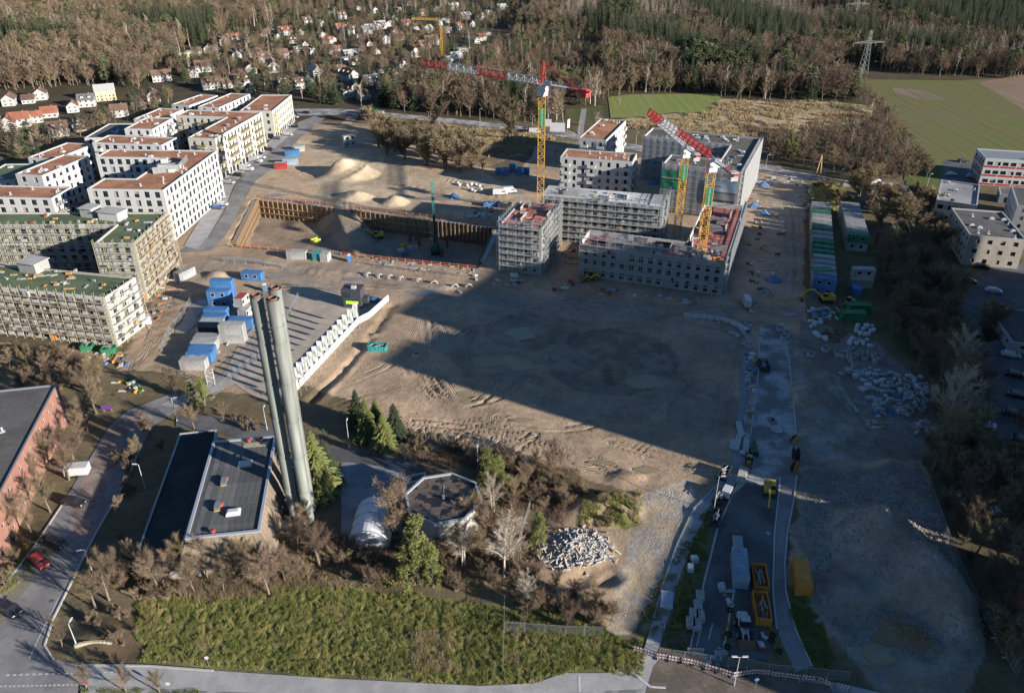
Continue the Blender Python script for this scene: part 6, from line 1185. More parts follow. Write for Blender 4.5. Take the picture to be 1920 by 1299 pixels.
for k in range(4):
    P_ = sorted(allp[k], key=lambda p: p[0]); one = P_[:LIM[k]]; rest = P_[LIM[k]:]
    for p in one:
        q = FAR[k][p[6] % len(FAR[k])]; t = tree(NAMES[k], (f"{'tall' if p[3] > .8 else 'low'} leafless {('brown', 'reddish-brown', 'olive-brown', 'dull brown')[p[6] % 4]} tree {p[5]}" if k == 0 else f"{'tall' if p[3] > .8 else 'low'} {DESC[k]} {p[5]}"), q, (p[1], p[2], hz(p[1], p[2])-.08), p[4], (p[3]*1.05, p[3]*1.05, p[3]), f'{NAMES[k].replace("_", " ")}s {p[5]}')
        if id(q) not in SRC: SRC[id(q)] = list(t.children)
    forest(('bare_woodland', 'birch_woodland', 'spruce_forest', 'pine_woodland')[k], ('leafless brown woodland stretching to the top of the view', 'pale birch stands scattered in the far wood', 'dark spruce stands of the far forest', 'light green pines scattered through the far woods')[k], FAR[k], rest)
# ================================================================ GRASS (uncountable)
def tufts(name, label, zone, n, h, spread, mats, seed, blades=6, w=.05, lean=(.3, .1), clump=1.2, thr=.42):
    rg = np.random.default_rng(seed); W = np.array([G(*p) for p in zone]); x = rg.uniform(W[:, 0].min(), W[:, 0].max(), n*4); y = rg.uniform(W[:, 1].min(), W[:, 1].max(), n*4)
    px, py = PX(x, y); k = in_poly(px+34*(fbm(x, y, 3, seed+9)-.5), py+22*(fbm(x, y, 3, seed+19)-.5), zone); x, y = x[k], y[k]; c = fbm(x, y, clump, seed, 2); k = c > thr; x, y, c = x[k][:n], y[k][:n], c[k][:n]; z = hz_np(x, y); m = len(x)
    V = np.zeros((m*blades, 3, 3)); 
    for b in range(blades):
        a = rg.uniform(0, 6.28, m); d = rg.random(m)*spread; bx = x+d*np.cos(a); by = y+d*np.sin(a); hh = h*rg.uniform(.5, 1.2, m)*(.5+c); t = rg.uniform(0, 6.28, m); wx, wy = w*np.cos(t), w*np.sin(t)
        tx = bx+lean[0]*hh+rg.normal(0, .35, m)*hh; ty = by+lean[1]*hh+rg.normal(0, .35, m)*hh
        V[b::blades, 0] = np.stack([bx-wx, by-wy, z-.03], 1); V[b::blades, 1] = np.stack([bx+wx, by+wy, z-.03], 1); V[b::blades, 2] = np.stack([tx, ty, z+hh], 1)
    F = np.arange(m*blades*3).reshape(-1, 3); me_ = fast_mesh(name, V.reshape(-1, 3), F, mats[0])
    for q in mats[1:]: me_.materials.append(q)
    if len(mats) > 1: me_.polygons.foreach_set('material_index', np.repeat((fbm(x, y, clump*4, seed+3, 2)*len(mats)*1.4-.3*len(mats)).clip(0, len(mats)-1).astype(np.int32), blades))
    tag(put(me_, name), label, 'grass', kind='stuff')
gr1 = M('grass_blades_green', (.18, .195, .055), .9, .2, .3); gr2 = M('grass_blades_olive', (.30, .275, .095), .9, .2, .3); gr3 = M('grass_blades_dry', (.33, .26, .14), .9, .2, .3); gr4 = M('reed_dry', (.36, .26, .15), .9, .2, .3)
GZN = [(262, 1120), (420, 1132), (560, 1085), (700, 1112), (840, 1122), (1120, 1165), (1212, 1230), (1198, 1272), (1120, 1258), (1050, 1262), (1000, 1278), (900, 1284), (620, 1268), (380, 1250), (262, 1240)]
tufts('grass', 'tussocky green grass slope above the road', GZN, 34000, .4, .2, [gr1, gr2, gr1, gr2, gr3], 1, 6, .032, (.3, .3), .55, .42)
tufts('grass', 'bleached dry grass patch in the tussocky slope', [(768, 1192), (850, 1182), (848, 1255), (772, 1262)], 1500, .5, .3, [gr3], 2, 6, .045, (.3, .2))
tufts('grass', 'green weeds along the footpath and site road', [(1228, 1100), (1280, 1010), (1316, 955), (1335, 960), (1300, 1040), (1250, 1170), (1190, 1215)], 1900, .45, .25, [gr1, gr3, gr2], 3, 6)
tufts('grass', 'green weeds on the verge between path and site road', [(1245, 1215), (1262, 1130), (1305, 1010), (1335, 965), (1330, 1010), (1290, 1215)], 1900, .5, .25, [gr1, gr2, gr1], 4, 6)
tufts('grass', 'shaded green verge beside the curved asphalt path', [(1476, 1118), (1512, 1112), (1562, 1250), (1524, 1262), (1492, 1180)], 1500, .4, .25, [gr1, gr2], 5, 6)
tufts('grass', 'green weeds on the earth mound behind the rubble', [(1092, 928), (1205, 925), (1200, 985), (1085, 988)], 1600, .5, .3, [gr1, gr3, gr2], 6, 6)
tufts('grass', 'weeds under the thicket before the plant', [(215, 1060), (300, 1035), (540, 1050), (640, 1000), (1000, 1010), (1000, 1100), (640, 1100), (430, 1132), (262, 1120)], 6000, .4, .3, [gr2, gr3, gr1], 7, 5)
tufts('grass', 'verge grass before the brick building and at the junction', [(-30, 1120), (60, 1000), (105, 1010), (20, 1115)], 1400, .35, .25, [gr1, gr2], 8, 5)
tufts('grass', 'grass on the traffic island at the junction', [(152, 1286), (400, 1299), (400, 1340), (152, 1340)], 1800, .25, .25, [gr1, gr1], 9, 5)
tufts('dry_reed', 'straw-coloured tall grass of the fallow meadow', [(1345, 190), (1420, 192), (1560, 194), (1640, 202), (1628, 222), (1580, 245), (1460, 250), (1420, 262), (1300, 250), (1180, 240), (1150, 228), (1330, 214)], 9000, 1.3, .9, [gr4, gr3, gr4, twig], 10, 5, .16, (.3, .1), 6, .4)
tufts('dry_reed', 'straw-coloured grass behind the dark earth heaps', [(760, 232), (1050, 250), (1010, 276), (920, 300), (800, 262)], 3000, 1.0, .7, [gr4, gr3, twig], 11, 5, .12, (.3, .1), 5, .4)
tufts('undergrowth', 'tangled brown undergrowth beneath the thicket trees', [(215, 1060), (300, 1035), (540, 1050), (640, 1000), (1000, 1010), (1060, 930), (1000, 890), (1060, 890), (1100, 900), (1010, 1090), (640, 1090), (430, 1125), (262, 1115)], 5000, 1.1, .6, [twig, twig_r, twig_y], 12, 7, .02, (.1, .1), 4, .4)
tufts('undergrowth', 'tangled reddish undergrowth on the bank under the dirt slope', [(770, 835), (900, 845), (1090, 885), (1060, 960), (950, 960), (890, 880), (780, 860)], 3500, 1.1, .6, [twig_r, twig, twig_r], 13, 7, .02, (.1, .1), 4, .4)
tufts('dry_reed', 'straw-coloured weeds covering the brown mound by the container rows', [(1515, 345), (1575, 340), (1605, 395), (1600, 410), (1545, 405), (1525, 385)], 2500, .8, .5, [gr3, gr2, twig], 14, 5, .08, (.2, .1), 3, .35)
# ---- clods and stones on the bare earth (uncountable)
def stones(name, label, zone, n, s0, s1, mat_, seed, dens=.0, zc=None):
    rg = np.random.default_rng(seed); W = np.array([G(*p) for p in zone]); x = rg.uniform(W[:, 0].min(), W[:, 0].max(), n*3); y = rg.uniform(W[:, 1].min(), W[:, 1].max(), n*3); px, py = PX(x, y); k = in_poly(px, py, zone) & (fbm(x, y, 7, seed, 2) > dens); x, y = x[k][:n], y[k][:n]; z = hz_np(x, y); m = len(x)
    base = np.array([(1, 0, 0), (0, 1, 0), (-1, 0, 0), (0, -1, 0), (0, 0, .8), (0, 0, -.4)]); f = np.array([(0, 1, 4), (1, 2, 4), (2, 3, 4), (3, 0, 4), (1, 0, 5), (2, 1, 5), (3, 2, 5), (0, 3, 5)])
    s = s0+(s1-s0)*rg.random(m)**3; a = rg.random(m)*6.28; sq = rg.uniform(.5, 1.4, (m, 6, 1)); v = base[None]*sq*s[:, None, None]; ca, sa = np.cos(a)[:, None], np.sin(a)[:, None]; vx = v[..., 0]*ca-v[..., 1]*sa; vy = v[..., 0]*sa+v[..., 1]*ca
    V = np.stack([vx+x[:, None], vy+y[:, None], v[..., 2]+z[:, None]+.05*s[:, None]], -1).reshape(-1, 3); F = (f[None]+(np.arange(m)*6)[:, None, None]).reshape(-1, 3); tag(put(fast_mesh(name, V, F, mat_), name), label, 'stones', kind='stuff')
clod = M('earth_clods', (.33, .245, .175), .95, .3, 2, obvar=.1); peb = M('pebbles', (.42, .37, .32), .9, .25, 3)
stones('earth_clods', 'small earth clods strewn over the bare building site', [(600, 760), (740, 580), (860, 550), (1380, 600), (1340, 870), (1180, 920), (900, 836), (760, 798)], 9000, .03, .15, clod, 1, .42)
stones('earth_clods', 'clods and debris along the muddy site roads', [(250, 680), (330, 480), (560, 490), (860, 545), (740, 570), (560, 530), (440, 640)], 3500, .04, .16, clod, 2, .4)
stones('pebbles', 'pale pebbles on the gravel bank by the footpath', [(1180, 930), (1300, 905), (1318, 955), (1240, 1085), (1180, 1185), (1140, 1175), (1170, 1060)], 4000, .03, .12, peb, 3, .45)
stones('rubble_grit', 'fine grit and dust lying between the broken concrete slabs', [(1010, 1045), (1040, 995), (1110, 990), (1140, 1020), (1120, 1060), (1050, 1075)], 2600, .05, .28, M('rubble_grit', (.40, .36, .32), .95, .25, 3), 8, .1)
stones('pebbles', 'grey stones on the shaded gravel heaps', [(1500, 890), (1720, 872), (1760, 960), (1850, 1200), (1800, 1280), (1600, 1240), (1530, 1150)], 7000, .06, .35, M('stones_grey', (.24, .225, .20), .9, .25, 3), 4, .35)
stones('pebbles', 'grey stones round the material yard', [(1490, 630), (1640, 640), (1745, 730), (1770, 800), (1725, 870), (1600, 860), (1500, 800)], 3000, .06, .3, M('stones_grey'), 5, .35)
stones('pebbles', 'stones and litter round the shells under construction', [(860, 520), (1090, 530), (1400, 570), (1505, 400), (1440, 340), (1395, 560), (1090, 512), (930, 505)], 3500, .06, .3, peb, 6, .35)
stones('earth_clods', 'clods on the sandy ground behind the excavation', [(430, 370), (560, 245), (760, 262), (1000, 380), (930, 420), (660, 390)], 3500, .06, .25, clod, 7, .35)
# ================================================================ EXCAVATION SUPPORT
beam_m = M('soldier_beam', (.30, .20, .12), .8, .25, 1, stain=.2); lag_m = M('lagging_board', (.33, .21, .11), .85, .3, 1.5, stain=.3, obvar=.2); pile_m = M('sheet_pile', (.27, .165, .095), .75, .25, 1, stain=.3, obvar=.12)
PC = (sum(p[0] for p in PIT_POLY)/len(PIT_POLY), sum(p[1] for p in PIT_POLY)/len(PIT_POLY))
def pit_wall(label, a, b, kind, h=6.6):
    A, B = Vector(G(*a)), Vector(G(*b)); d = (B-A).normalized(); n = Vector((-d.y, d.x)); n = n if n.dot(Vector(PC)-A) > 0 else -n; A = A+n*1.35; B = B+n*1.35
    if d.cross(Vector(n)) if False else (d.x*n.y-d.y*n.x) > 0: A, B = B, A; d = -d      # face (local -Y) looks into the pit
    L = (B-A).length; t = thing('retaining_wall', label, 'wall', (A.x, A.y, -h), math.atan2(d.y, d.x), 'support walls of the excavation')
    if kind == 'soldier':
        nb = int(L/1.9); s = L/nb
        mb = MB(); mb.box((0, -.12, h/2+.3), (.3, .3, h+.9)); bm_ = mb.mesh('soldier_beam', beam_m)
        mb = MB(); k = 9
        for i in range(k): mb.box((0, .1+.03*(i % 2), (i+.5)*h/k), (s-.1, .12, h/k-.05))
        lg = mb.mesh('lagging', lag_m)
        for i in range(nb+1): put(bm_, 'soldier_beam', t, (i*s, 0, 0))
        for i in range(nb): put(lg, 'lagging', t, ((i+.5)*s, .05, 0))
        for z in (h*.35, h*.68):
            mb = MB(); mb.box((L/2, -.42, z), (L, .3, .3)); mb.build('waler', beam_m, t)
    else:
        s = 1.5; nb = int(L/s); s = L/nb; mb = MB(); w = s/2
        for x0, x1, y0, y1 in ((-w, -w*.55, .25, .25), (-w*.55, -w*.25, .25, -.3), (-w*.25, w*.25, -.3, -.3), (w*.25, w*.55, -.3, .25), (w*.55, w, .25, .25)):
            mb.hexa([(x0, y0, 0), (x1, y1, 0), (x1, y1+.08, 0), (x0, y0+.08, 0)], [(x0, y0, h+.5), (x1, y1, h+.5), (x1, y1+.08, h+.5), (x0, y0+.08, h+.5)])
        pm = mb.mesh('sheet_pile', pile_m)
        for i in range(nb): put(pm, 'sheet_pile', t, ((i+.5)*s, 0, 0))
    mb = MB(); mb.box((L/2, .95, h+.06), (L, 1.7, .16)); mb.build('capping', conc if kind != 'soldier' else M('capping_earth', (.33, .25, .18), .95, .25, 1.5, .03), t)
    return t
pit_wall('brown timber-lagged soldier wall at the sunlit head of the excavation', (479, 374), (625, 389), 'soldier'); pit_wall('timber-lagged soldier wall on the street side of the excavation', (435, 458), (476, 376), 'soldier')
pit_wall('dark timber-lagged wall behind the drilling rig', (662, 393), (818, 414), 'soldier'); pit_wall('corrugated sheet-pile wall next to the small shell', (820, 414), (932, 428), 'pile'); pit_wall('dark sheet-pile wall under the small shell', (934, 430), (906, 492), 'pile')
redr = M('rail_red', (.45, .12, .08), .7, .2, 2)
def edge_rail(label, pts, step=2.6, h=1.15, mat_=redr, pm=None, name='edge_railing'):
    q = [Vector(GZ(*p)) for p in pts]; t = thing(name, label, 'railing', q[0]); o = q[0]; mb = MB()
    for a, b in zip(q[:-1], q[1:]):
        n = max(1, int((b-a).length/step)); 
        for i in range(n):
            p = a.lerp(b, i/n)-o; m2 = MB(); m2.bar((p.x, p.y, -.3), (p.x, p.y, h+.1), .14); m2.build('post', pm or wood, t)
        for z in (h*.45, h*.95): mb.bar((a.x-o.x, a.y-o.y, a.z-o.z+z), (b.x-o.x, b.y-o.y, b.z-o.z+z), .05, .18)
    mb.build('rail', mat_, t)
edge_rail('red guard rail with pale posts along the near edge of the excavation', [(640, 479), (760, 492), (893, 505)]); edge_rail('red guard rail with posts along the street end of the excavation', [(436, 464), (520, 470), (570, 474)]); edge_rail('red guard rail above the timber wall at the head of the excavation', [(480, 371), (560, 379), (626, 386)]); edge_rail('red guard rail above the sheet piles', [(664, 390), (800, 408), (925, 424)])
# ================================================================ CONTAINERS
def cmat(name, rgb): return M(name, rgb, .6, .14, 1.2, stain=.3, obvar=.1)
cont = {'blue': cmat('container_blue', (.075, .20, .42)), 'white': cmat('container_white', (.50, .49, .47)), 'grey': cmat('container_grey', (.30, .30, .30)), 'green': cmat('container_green', (.04, .20, .09)), 'orange': cmat('container_orange', (.62, .26, .05)), 'teal': cmat('container_teal', (.06, .30, .30)), 'red': cmat('container_red', (.36, .05, .05)), 'pale': cmat('container_paleblue', (.30, .38, .46)), 'dark': cmat('container_dark', (.06, .07, .08)), 'beige': cmat('container_beige', (.44, .40, .33))}
CPROTO = {}
def container_parts(t, col, L=6.06, W=2.44, H=2.6, kind='store', roof=None):
    k = (col, L, kind, roof)
    if k not in CPROTO:
        m_ = cont[col]; mb = MB(); a, b = L/2, W/2; pr = []
        if kind == 'store':
            n = int(L/.28); dd = .045
            for s in (-1, 1):
                for i in range(n):
                    x0, x1 = -a+.1+(L-.2)*i/n, -a+.1+(L-.2)*(i+1)/n; y0 = s*(b-.02-dd*(i % 2)); f = [(x0, y0, .15), (x1, y0, .15), (x1, y0, H-.12), (x0, y0, H-.12)]; mb.face(f if s < 0 else f[::-1])
                    if i: y1 = s*(b-.02-dd*((i+1) % 2)); mb.face([(x0, y1, .15), (x0, y0, .15), (x0, y0, H-.12), (x0, y1, H-.12)])
            for s in (-1, 1): mb.box((s*(a-.06), 0, H/2), (.06, W-.16, H-.2))
        else: mb.box((0, 0, H/2), (L-.1, W-.1, H-.1))
        for sx in (-1, 1):
            for sy in (-1, 1): mb.box((sx*(a-.08), sy*(b-.08), H/2), (.16, .16, H))
        for z in (.08, H-.08):
            for sy in (-1, 1): mb.box((0, sy*(b-.06), z), (L-.32, .12, .16))
            for sx in (-1, 1): mb.box((sx*(a-.06), 0, z), (.12, W-.32, .16))
        pr.append(('body', mb.mesh('body', m_)))
        mb = MB(); mb.box((0, 0, H-.03), (L-.28, W-.28, .05))
        for i in range(int(L/.6)): mb.box((-a+.4+i*.6, 0, H+.005), (.3, W-.4, .03))
        pr.append(('roof', mb.mesh('roof', cont[roof] if roof else m_)))
        mb = MB(); mb.box((a+.015, -.55, H/2), (.05, 1.0, H-.45)); mb.box((a+.015, .55, H/2), (.05, 1.0, H-.45)); mb.bar((a+.06, -.1, .3), (a+.06, -.1, H-.3), .05); mb.bar((a+.06, .1, .3), (a+.06, .1, H-.3), .05); pr.append(('door', mb.mesh('door', m_)))
        CPROTO[k] = pr
    for nm, me_ in CPROTO[k]: put(me_, nm, t)
    if kind == 'office':
        for x in (-1.4, 1.2): put(window_mesh(1.1, 1.1, 'w'), 'window', t, (x, -W/2+.02, 1.0))
def container(label, px, py, rz, col, lvl=0, L=6.06, kind='store', roof=None, group=None, world=None):
    x, y = world or G(px, py); z = max(hz(x, y), -.2)-.05 if not world else (0 if lvl == 0 else 0); t = thing('container', label, 'container', (x, y, z+lvl*2.6), rz, group); container_parts(t, col, L, kind=kind, roof=roof); return t
GL = 'blue and white containers beside the car park'
for (px, py, lv, col, kd, lab) in ((421, 556, 0, 'blue', 'store', 'blue container at the far end of the stack row, ground level'), (421, 556, 1, 'blue', 'store', 'blue container on top at the far end of the stack row'), (416, 575, 0, 'blue', 'office', 'blue office container second from the far end, ground level'), (416, 575, 1, 'blue', 'office', 'blue office container on top with white door, second from the far end'),
        (408, 594, 0, 'blue', 'store', 'blue container in the middle of the row under a pale roof sheet'), (405, 606, 0, 'blue', 'store', 'dull blue container next to the pale-roofed one'), (400, 616, 0, 'white', 'store', 'white container in the middle of the row'), (396, 627, 0, 'dark', 'store', 'dark container with black front in the row'), (391, 645, 0, 'grey', 'store', 'grey container with a rubbish-covered roof'), (386, 655, 0, 'white', 'store', 'dirty white container beside the steel stairs'), (382, 667, 0, 'blue', 'store', 'blue container behind the lone white one'), (378, 676, 0, 'blue', 'office', 'bright blue office container near the path end'), (366, 690, 0, 'white', 'store', 'dirty white corrugated container at the path end'),
        (440, 640, 0, 'white', 'store', 'white corrugated container carrying another white one'), (440, 640, 1, 'white', 'store', 'white container with worn roof stacked on a white one'), (455, 612, 0, 'blue', 'store', 'blue container holding loose steel props'), (475, 524, 0, 'blue', 'office', 'single blue office container with two white windows')):
    container(lab, px, py, R(-2) if px != 475 else R(-8), col, lv, kind=kd, group=None)
container('small white container with a bright red roof on steel legs', 457, 585, R(80), 'white', .9, L=4.0, kind='office', roof='red'); container('second small white container beneath the red-roofed one', 462, 592, R(80), 'white', 0, L=4.0, kind='office')
container('weathered grey site hut beside the scaffold shell', 348, 520, R(62), 'grey', 0, kind='store'); container('grey-white container behind the edge of the excavation', 558, 484, R(-3), 'white', 0, L=6.06); container('teal container behind the edge of the excavation', 597, 486, R(80), 'teal', 0, L=3.0); container('short white container beside the teal one', 611, 488, R(80), 'white', 0, L=3.0)
container('white and blue container by the new street', 549, 292, R(10), 'blue', 0); container('pale container behind the blue one by the new street', 563, 283, R(10), 'white', 0, L=4); container('light blue container beside the sales hut', 545, 308, R(5), 'pale', 0); container('white office container with a dark red front at the new street', 527, 316, R(2), 'red', 0, L=5, roof='white')
container('two-storey white office container at the sandy far edge, lower', 656, 275, R(35), 'white', 0, kind='office'); container('two-storey white office container at the sandy far edge, upper', 656, 275, R(35), 'white', 1, kind='office')
for k, (px, c) in enumerate(((678, 'white'), (690, 'green'), (702, 'green'), (714, 'grey'))): container(f'small {c} storage container in the row by the far road, place {("first", "second", "third", "fourth")[k]}', px, 214+k*1.5, R(75), c, 0, L=4)
# two rows of stacked office containers by the material road
ra, rb = Vector(G(1534, 408)), Vector(G(1541, 552)); n = 17; colr = ['white', 'white', 'green', 'white', 'white', 'white', 'green', 'white', 'white', 'green', 'green', 'green', 'white', 'white', 'white', 'white', 'blue']
for i in range(n):
    p = ra.lerp(rb, i/(n-1)); rz = math.atan2(rb.y-ra.y, rb.x-ra.x)+math.pi/2
    for lv in (0, 1): container(f"{colr[i]} office container in the {'upper' if lv else 'lower'} deck of the long row by the road", 0, 0, rz, colr[i] if lv or i == n-1 else 'white', lv, kind='office', group=f"office containers of the long row, {'upper' if lv else 'lower'} {colr[i]}", world=(p.x, p.y), roof='grey' if colr[i] == 'white' and i % 2 else None)
ra, rb = Vector(G(1588, 408)), Vector(G(1604, 468)); n = 11
for i in range(n):
    p = ra.lerp(rb, i/(n-1)); rz = math.atan2(rb.y-ra.y, rb.x-ra.x)+math.pi/2; c = 'green' if i == n-1 else 'white'
    for lv in (0, 1): container(f"{c} office container in the {'upper' if lv else 'lower'} deck of the shorter row near the hedge", 0, 0, rz, c if lv else 'white', lv, kind='office', roof='grey' if i < n-1 else None, group=f"office containers of the shorter row, {'upper' if lv else 'lower'} {c}", world=(p.x, p.y))
gb = thing('banner', 'green canvas sign with white lettering on the long container row', 'banner', (*G(1541, 505, 5.3), 5.3), R(2)); mb = MB(); mb.box((0, 0, 0), (5.8, 3.2, .08)); mb.build('cloth', M('banner_green', (.02, .17, .08), .7, .12, 1), gb, (0, 0, 0)); text('PANDION VERDE', .62, insul, gb, (0, 0, .07), (0, 0, 0))
container('white office container on a raised base near the hedge, upper', 1613, 533, R(-4), 'white', 1, kind='office'); container('beige base container under the raised white office', 1612, 537, R(-4), 'beige', 0); container('small blue container beside the green tool boxes', 1603, 553, R(80), 'blue', 0, L=3); container('green tool container with metal tubes on its roof', 1597, 600, R(0), 'green', 0); container('second green tool container at the yard edge', 1608, 585, R(0), 'green', 0)
def rib_cont(label, px, py, rz, col, L, W=2.44, open_=False, H=2.6):
    x, y, z = GZ(px, py)
    if not open_: return container(label, px, py, rz, col, 0, L=L)
    t = thing('skip', label, 'skip', (x, y, z-.03), rz); m_ = cont[col]; mb = MB(); a, b = L/2, W/2; mb.box((0, 0, .12), (L, W, .14)); mb.build('floor', m_, t)
    for nm, c, d in (('side_wall', (0, -b+.04, H/2+.1), (L, .08, H-.2)), ('side_wall', (0, b-.04, H/2+.1), (L, .08, H-.2)), ('end_wall', (-a+.04, 0, H/2+.1), (.08, W-.2, H-.2)), ('end_wall', (a-.04, 0, H/2+.1), (.08, W-.2, H-.2))):
        mb = MB(); mb.box(c, d); nn = int(max(d[0], d[1])/.6)
        for i in range(nn):
            o = (i+.5)/nn-.5
            if d[0] > d[1]: mb.box((o*d[0], c[1]+(.07 if c[1] > 0 else -.07), c[2]), (.1, .1, d[2]-.1))
            else: mb.box((c[0]+(.07 if c[0] > 0 else -.07), o*d[1], c[2]), (.1, .1, d[2]-.1))
        mb.box((c[0], c[1], H), (d[0]+.08, d[1]+.08, .12)); mb.build(nm, m_, t)
    mb = MB(); rr = random.Random(int(px))
    for i in range(14): mb.bar((rr.uniform(-a*.8, a*.8), rr.uniform(-b*.7, b*.7), .3+.1*i), (rr.uniform(-a*.8, a*.8), rr.uniform(-b*.7, b*.7), .4+.1*i), .12)
    mb.build('scrap', grey_p, t); return t
rib_cont('bright orange storage container standing on the gravel', 1500, 1092, R(80), 'orange', 6.06); rib_cont('pale blue corrugated container on the dark asphalt', 1385, 1075, R(80), 'pale', 6.9)
rib_cont('yellow-orange open skip full of grey sheet offcuts', 1423, 1092, R(82), 'orange', 5.2, 2.3, True, 1.7); rib_cont('orange open skip with a folded white tarpaulin', 1426, 1148, R(82), 'orange', 5.6, 2.3, True, 1.7)
for lab, px, py, c, L in (('brown open skip standing on the light site road', 1431, 690, 'dark', 4.2), ('pale green open skip with earth inside in the middle of the dirt', 708, 655, 'teal', 4.6), ('lime green skip beside the insulated shell', 205, 660, 'green', 3.2), ('second lime green skip beside the insulated shell', 165, 655, 'green', 2.6), ('blue open skip behind the sheet-pile wall', 922, 386, 'blue', 6), ('dark open skip behind the sheet-pile wall', 946, 388, 'dark', 5)): rib_cont(lab, px, py, R(-4) if 'dirt' in lab else R(8 if 'lime' in lab else 2) if 'road' not in lab else R(85), c, L, 2.2, True, 1.4)
sunk = [('blue plastic tank container', 935+i*13, 330+(i % 2)*3) for i in range(5)]
for i, (nm, px, py) in enumerate(sunk): container(f'{("first", "second", "third", "fourth", "fifth")[i]} blue waste container in the row by the dark earth heap', px, py, R(85), 'blue', 0, L=2.4 if i < 2 else 3)
# ================================================================ FLAGS, HOARDING, KIOSK
flagm = M('flag_white', (.62, .62, .62), .8, .05, 1); limep = M('lime_letters', (.30, .42, .14), .6, .05); lettm, _n, _b = nodemat('lit_letters'); _b.inputs['Base Color'].default_value = (.3, .8, .02, 1); _b.inputs['Emission Color'].default_value = (.35, 1, .03, 1); _b.inputs['Emission Strength'].default_value = 1.2
def flag(px, py, i):
    x, y, z = GZ(px, py); t = thing('banner_flag', 'tall white banner flag with green vertical lettering on a pole along the white hoarding', 'flag', (x, y, z-.05), R(8), 'banner flags along the hoarding'); mb = MB(); mb.tube((0, 0, 0), (0, 0, 7.4), .06, .045, 8); mb.tube((0, 0, 0), (0, 0, .25), .16, .1, 8); mb.build('pole', galv, t); mb = MB(); mb.bar((0, 0, 7.3), (-1.35, 0, 7.3), .05); mb.build('arm', galv, t); mb = MB(); m_ = 8
    for k in range(m_):
        z0, z1 = 3.2+4.05*k/m_, 3.2+4.05*(k+1)/m_; f = lambda zz, u_: .09*math.sin(zz*2.1+u_*3+i*1.3)
        for j in range(4): u0, u1 = -.06-1.25*j/4, -.06-1.25*(j+1)/4; mb.face([(u0, f(z0, u0), z0), (u0, f(z1, u0), z1), (u1, f(z1, u1), z1), (u1, f(z0, u1), z0)])
    mb.build('cloth', flagm, t, smooth=True); text('DEMOS', .55, limep, t, (-.62, -.13, 5.2), (math.pi/2, -math.pi/2, 0))
for i in range(14): f = (i-1)/12; flag(564.5+(674.6-564.5)*f, 740+(616-740)*f, i)
hp = [Vector(G(*p)) for p in ((552, 738), (673, 607), (693, 597), (729, 564))]; hb = thing('hoarding', 'white panelled hoarding running behind the banner flags', 'fence', (hp[0].x, hp[0].y, .05))
for a, b in zip(hp[:-1], hp[1:]):
    n = max(1, int((b-a).length/2.3)); L = (b-a).length/n; rz = math.atan2(b.y-a.y, b.x-a.x)
    for i in range(n):
        p = a.lerp(b, (i+.5)/n)-hp[0]; mb = MB(); mb.box((0, 0, .95), (L-.03, .06, 1.9)); mb.bar((-L/2+.04, .08, 0), (-L/2+.04, .08, 1.95), .09); mb.build('fence_panel', M('hoarding_white', (.62, .62, .61), .6, .04, 1), hb, (p.x, p.y, 0), rz)
x, y = G(662, 577); ks = thing('sales_kiosk', 'dark grey two-storey sales kiosk with glowing green DEMOS lettering', 'kiosk', (x, y, .1), R(-6)); dk = M('kiosk_grey', (.055, .058, .065), .5, .08, 1)
for nm, c, d in (('lower_box', (0, 1.5, 1.35), (4.9, 3.6, 2.7)), ('upper_box', (0, 1.3, 4.05), (5.3, 4.2, 2.64)), ('side_box', (3.3, 1.6, 1.9), (1.6, 2.2, 1.4))): mb = MB(); mb.box(c, d); mb.box((c[0], c[1], c[2]+d[2]/2+.05), (d[0]+.06, d[1]+.06, .1)); mb.build(nm, dk, ks)
put(window_mesh(2.2, 1.8, 'd'), 'window', ks, (-1.2, -.83, 3.2)); text('DEMOS', 1.0, lettm, ks, (0, -.36, 1.6), (math.pi/2, 0, 0), bold=True); mb = MB(); mb.box((.6, .5, 5.9), (1.2, .9, .8)); mb.build('roof_unit', vent_m, ks)
mb = MB(); mb.lathe([(1.2, 0), (1.2, 1.0), (.9, 1.15), (.1, 1.2)], 12); x, y = G(703, 566); tag(mb.build('covered_heap', tarp_b, None, (x, y, .05)), 'blue sheeted heap between kiosk and hoarding', 'heap')
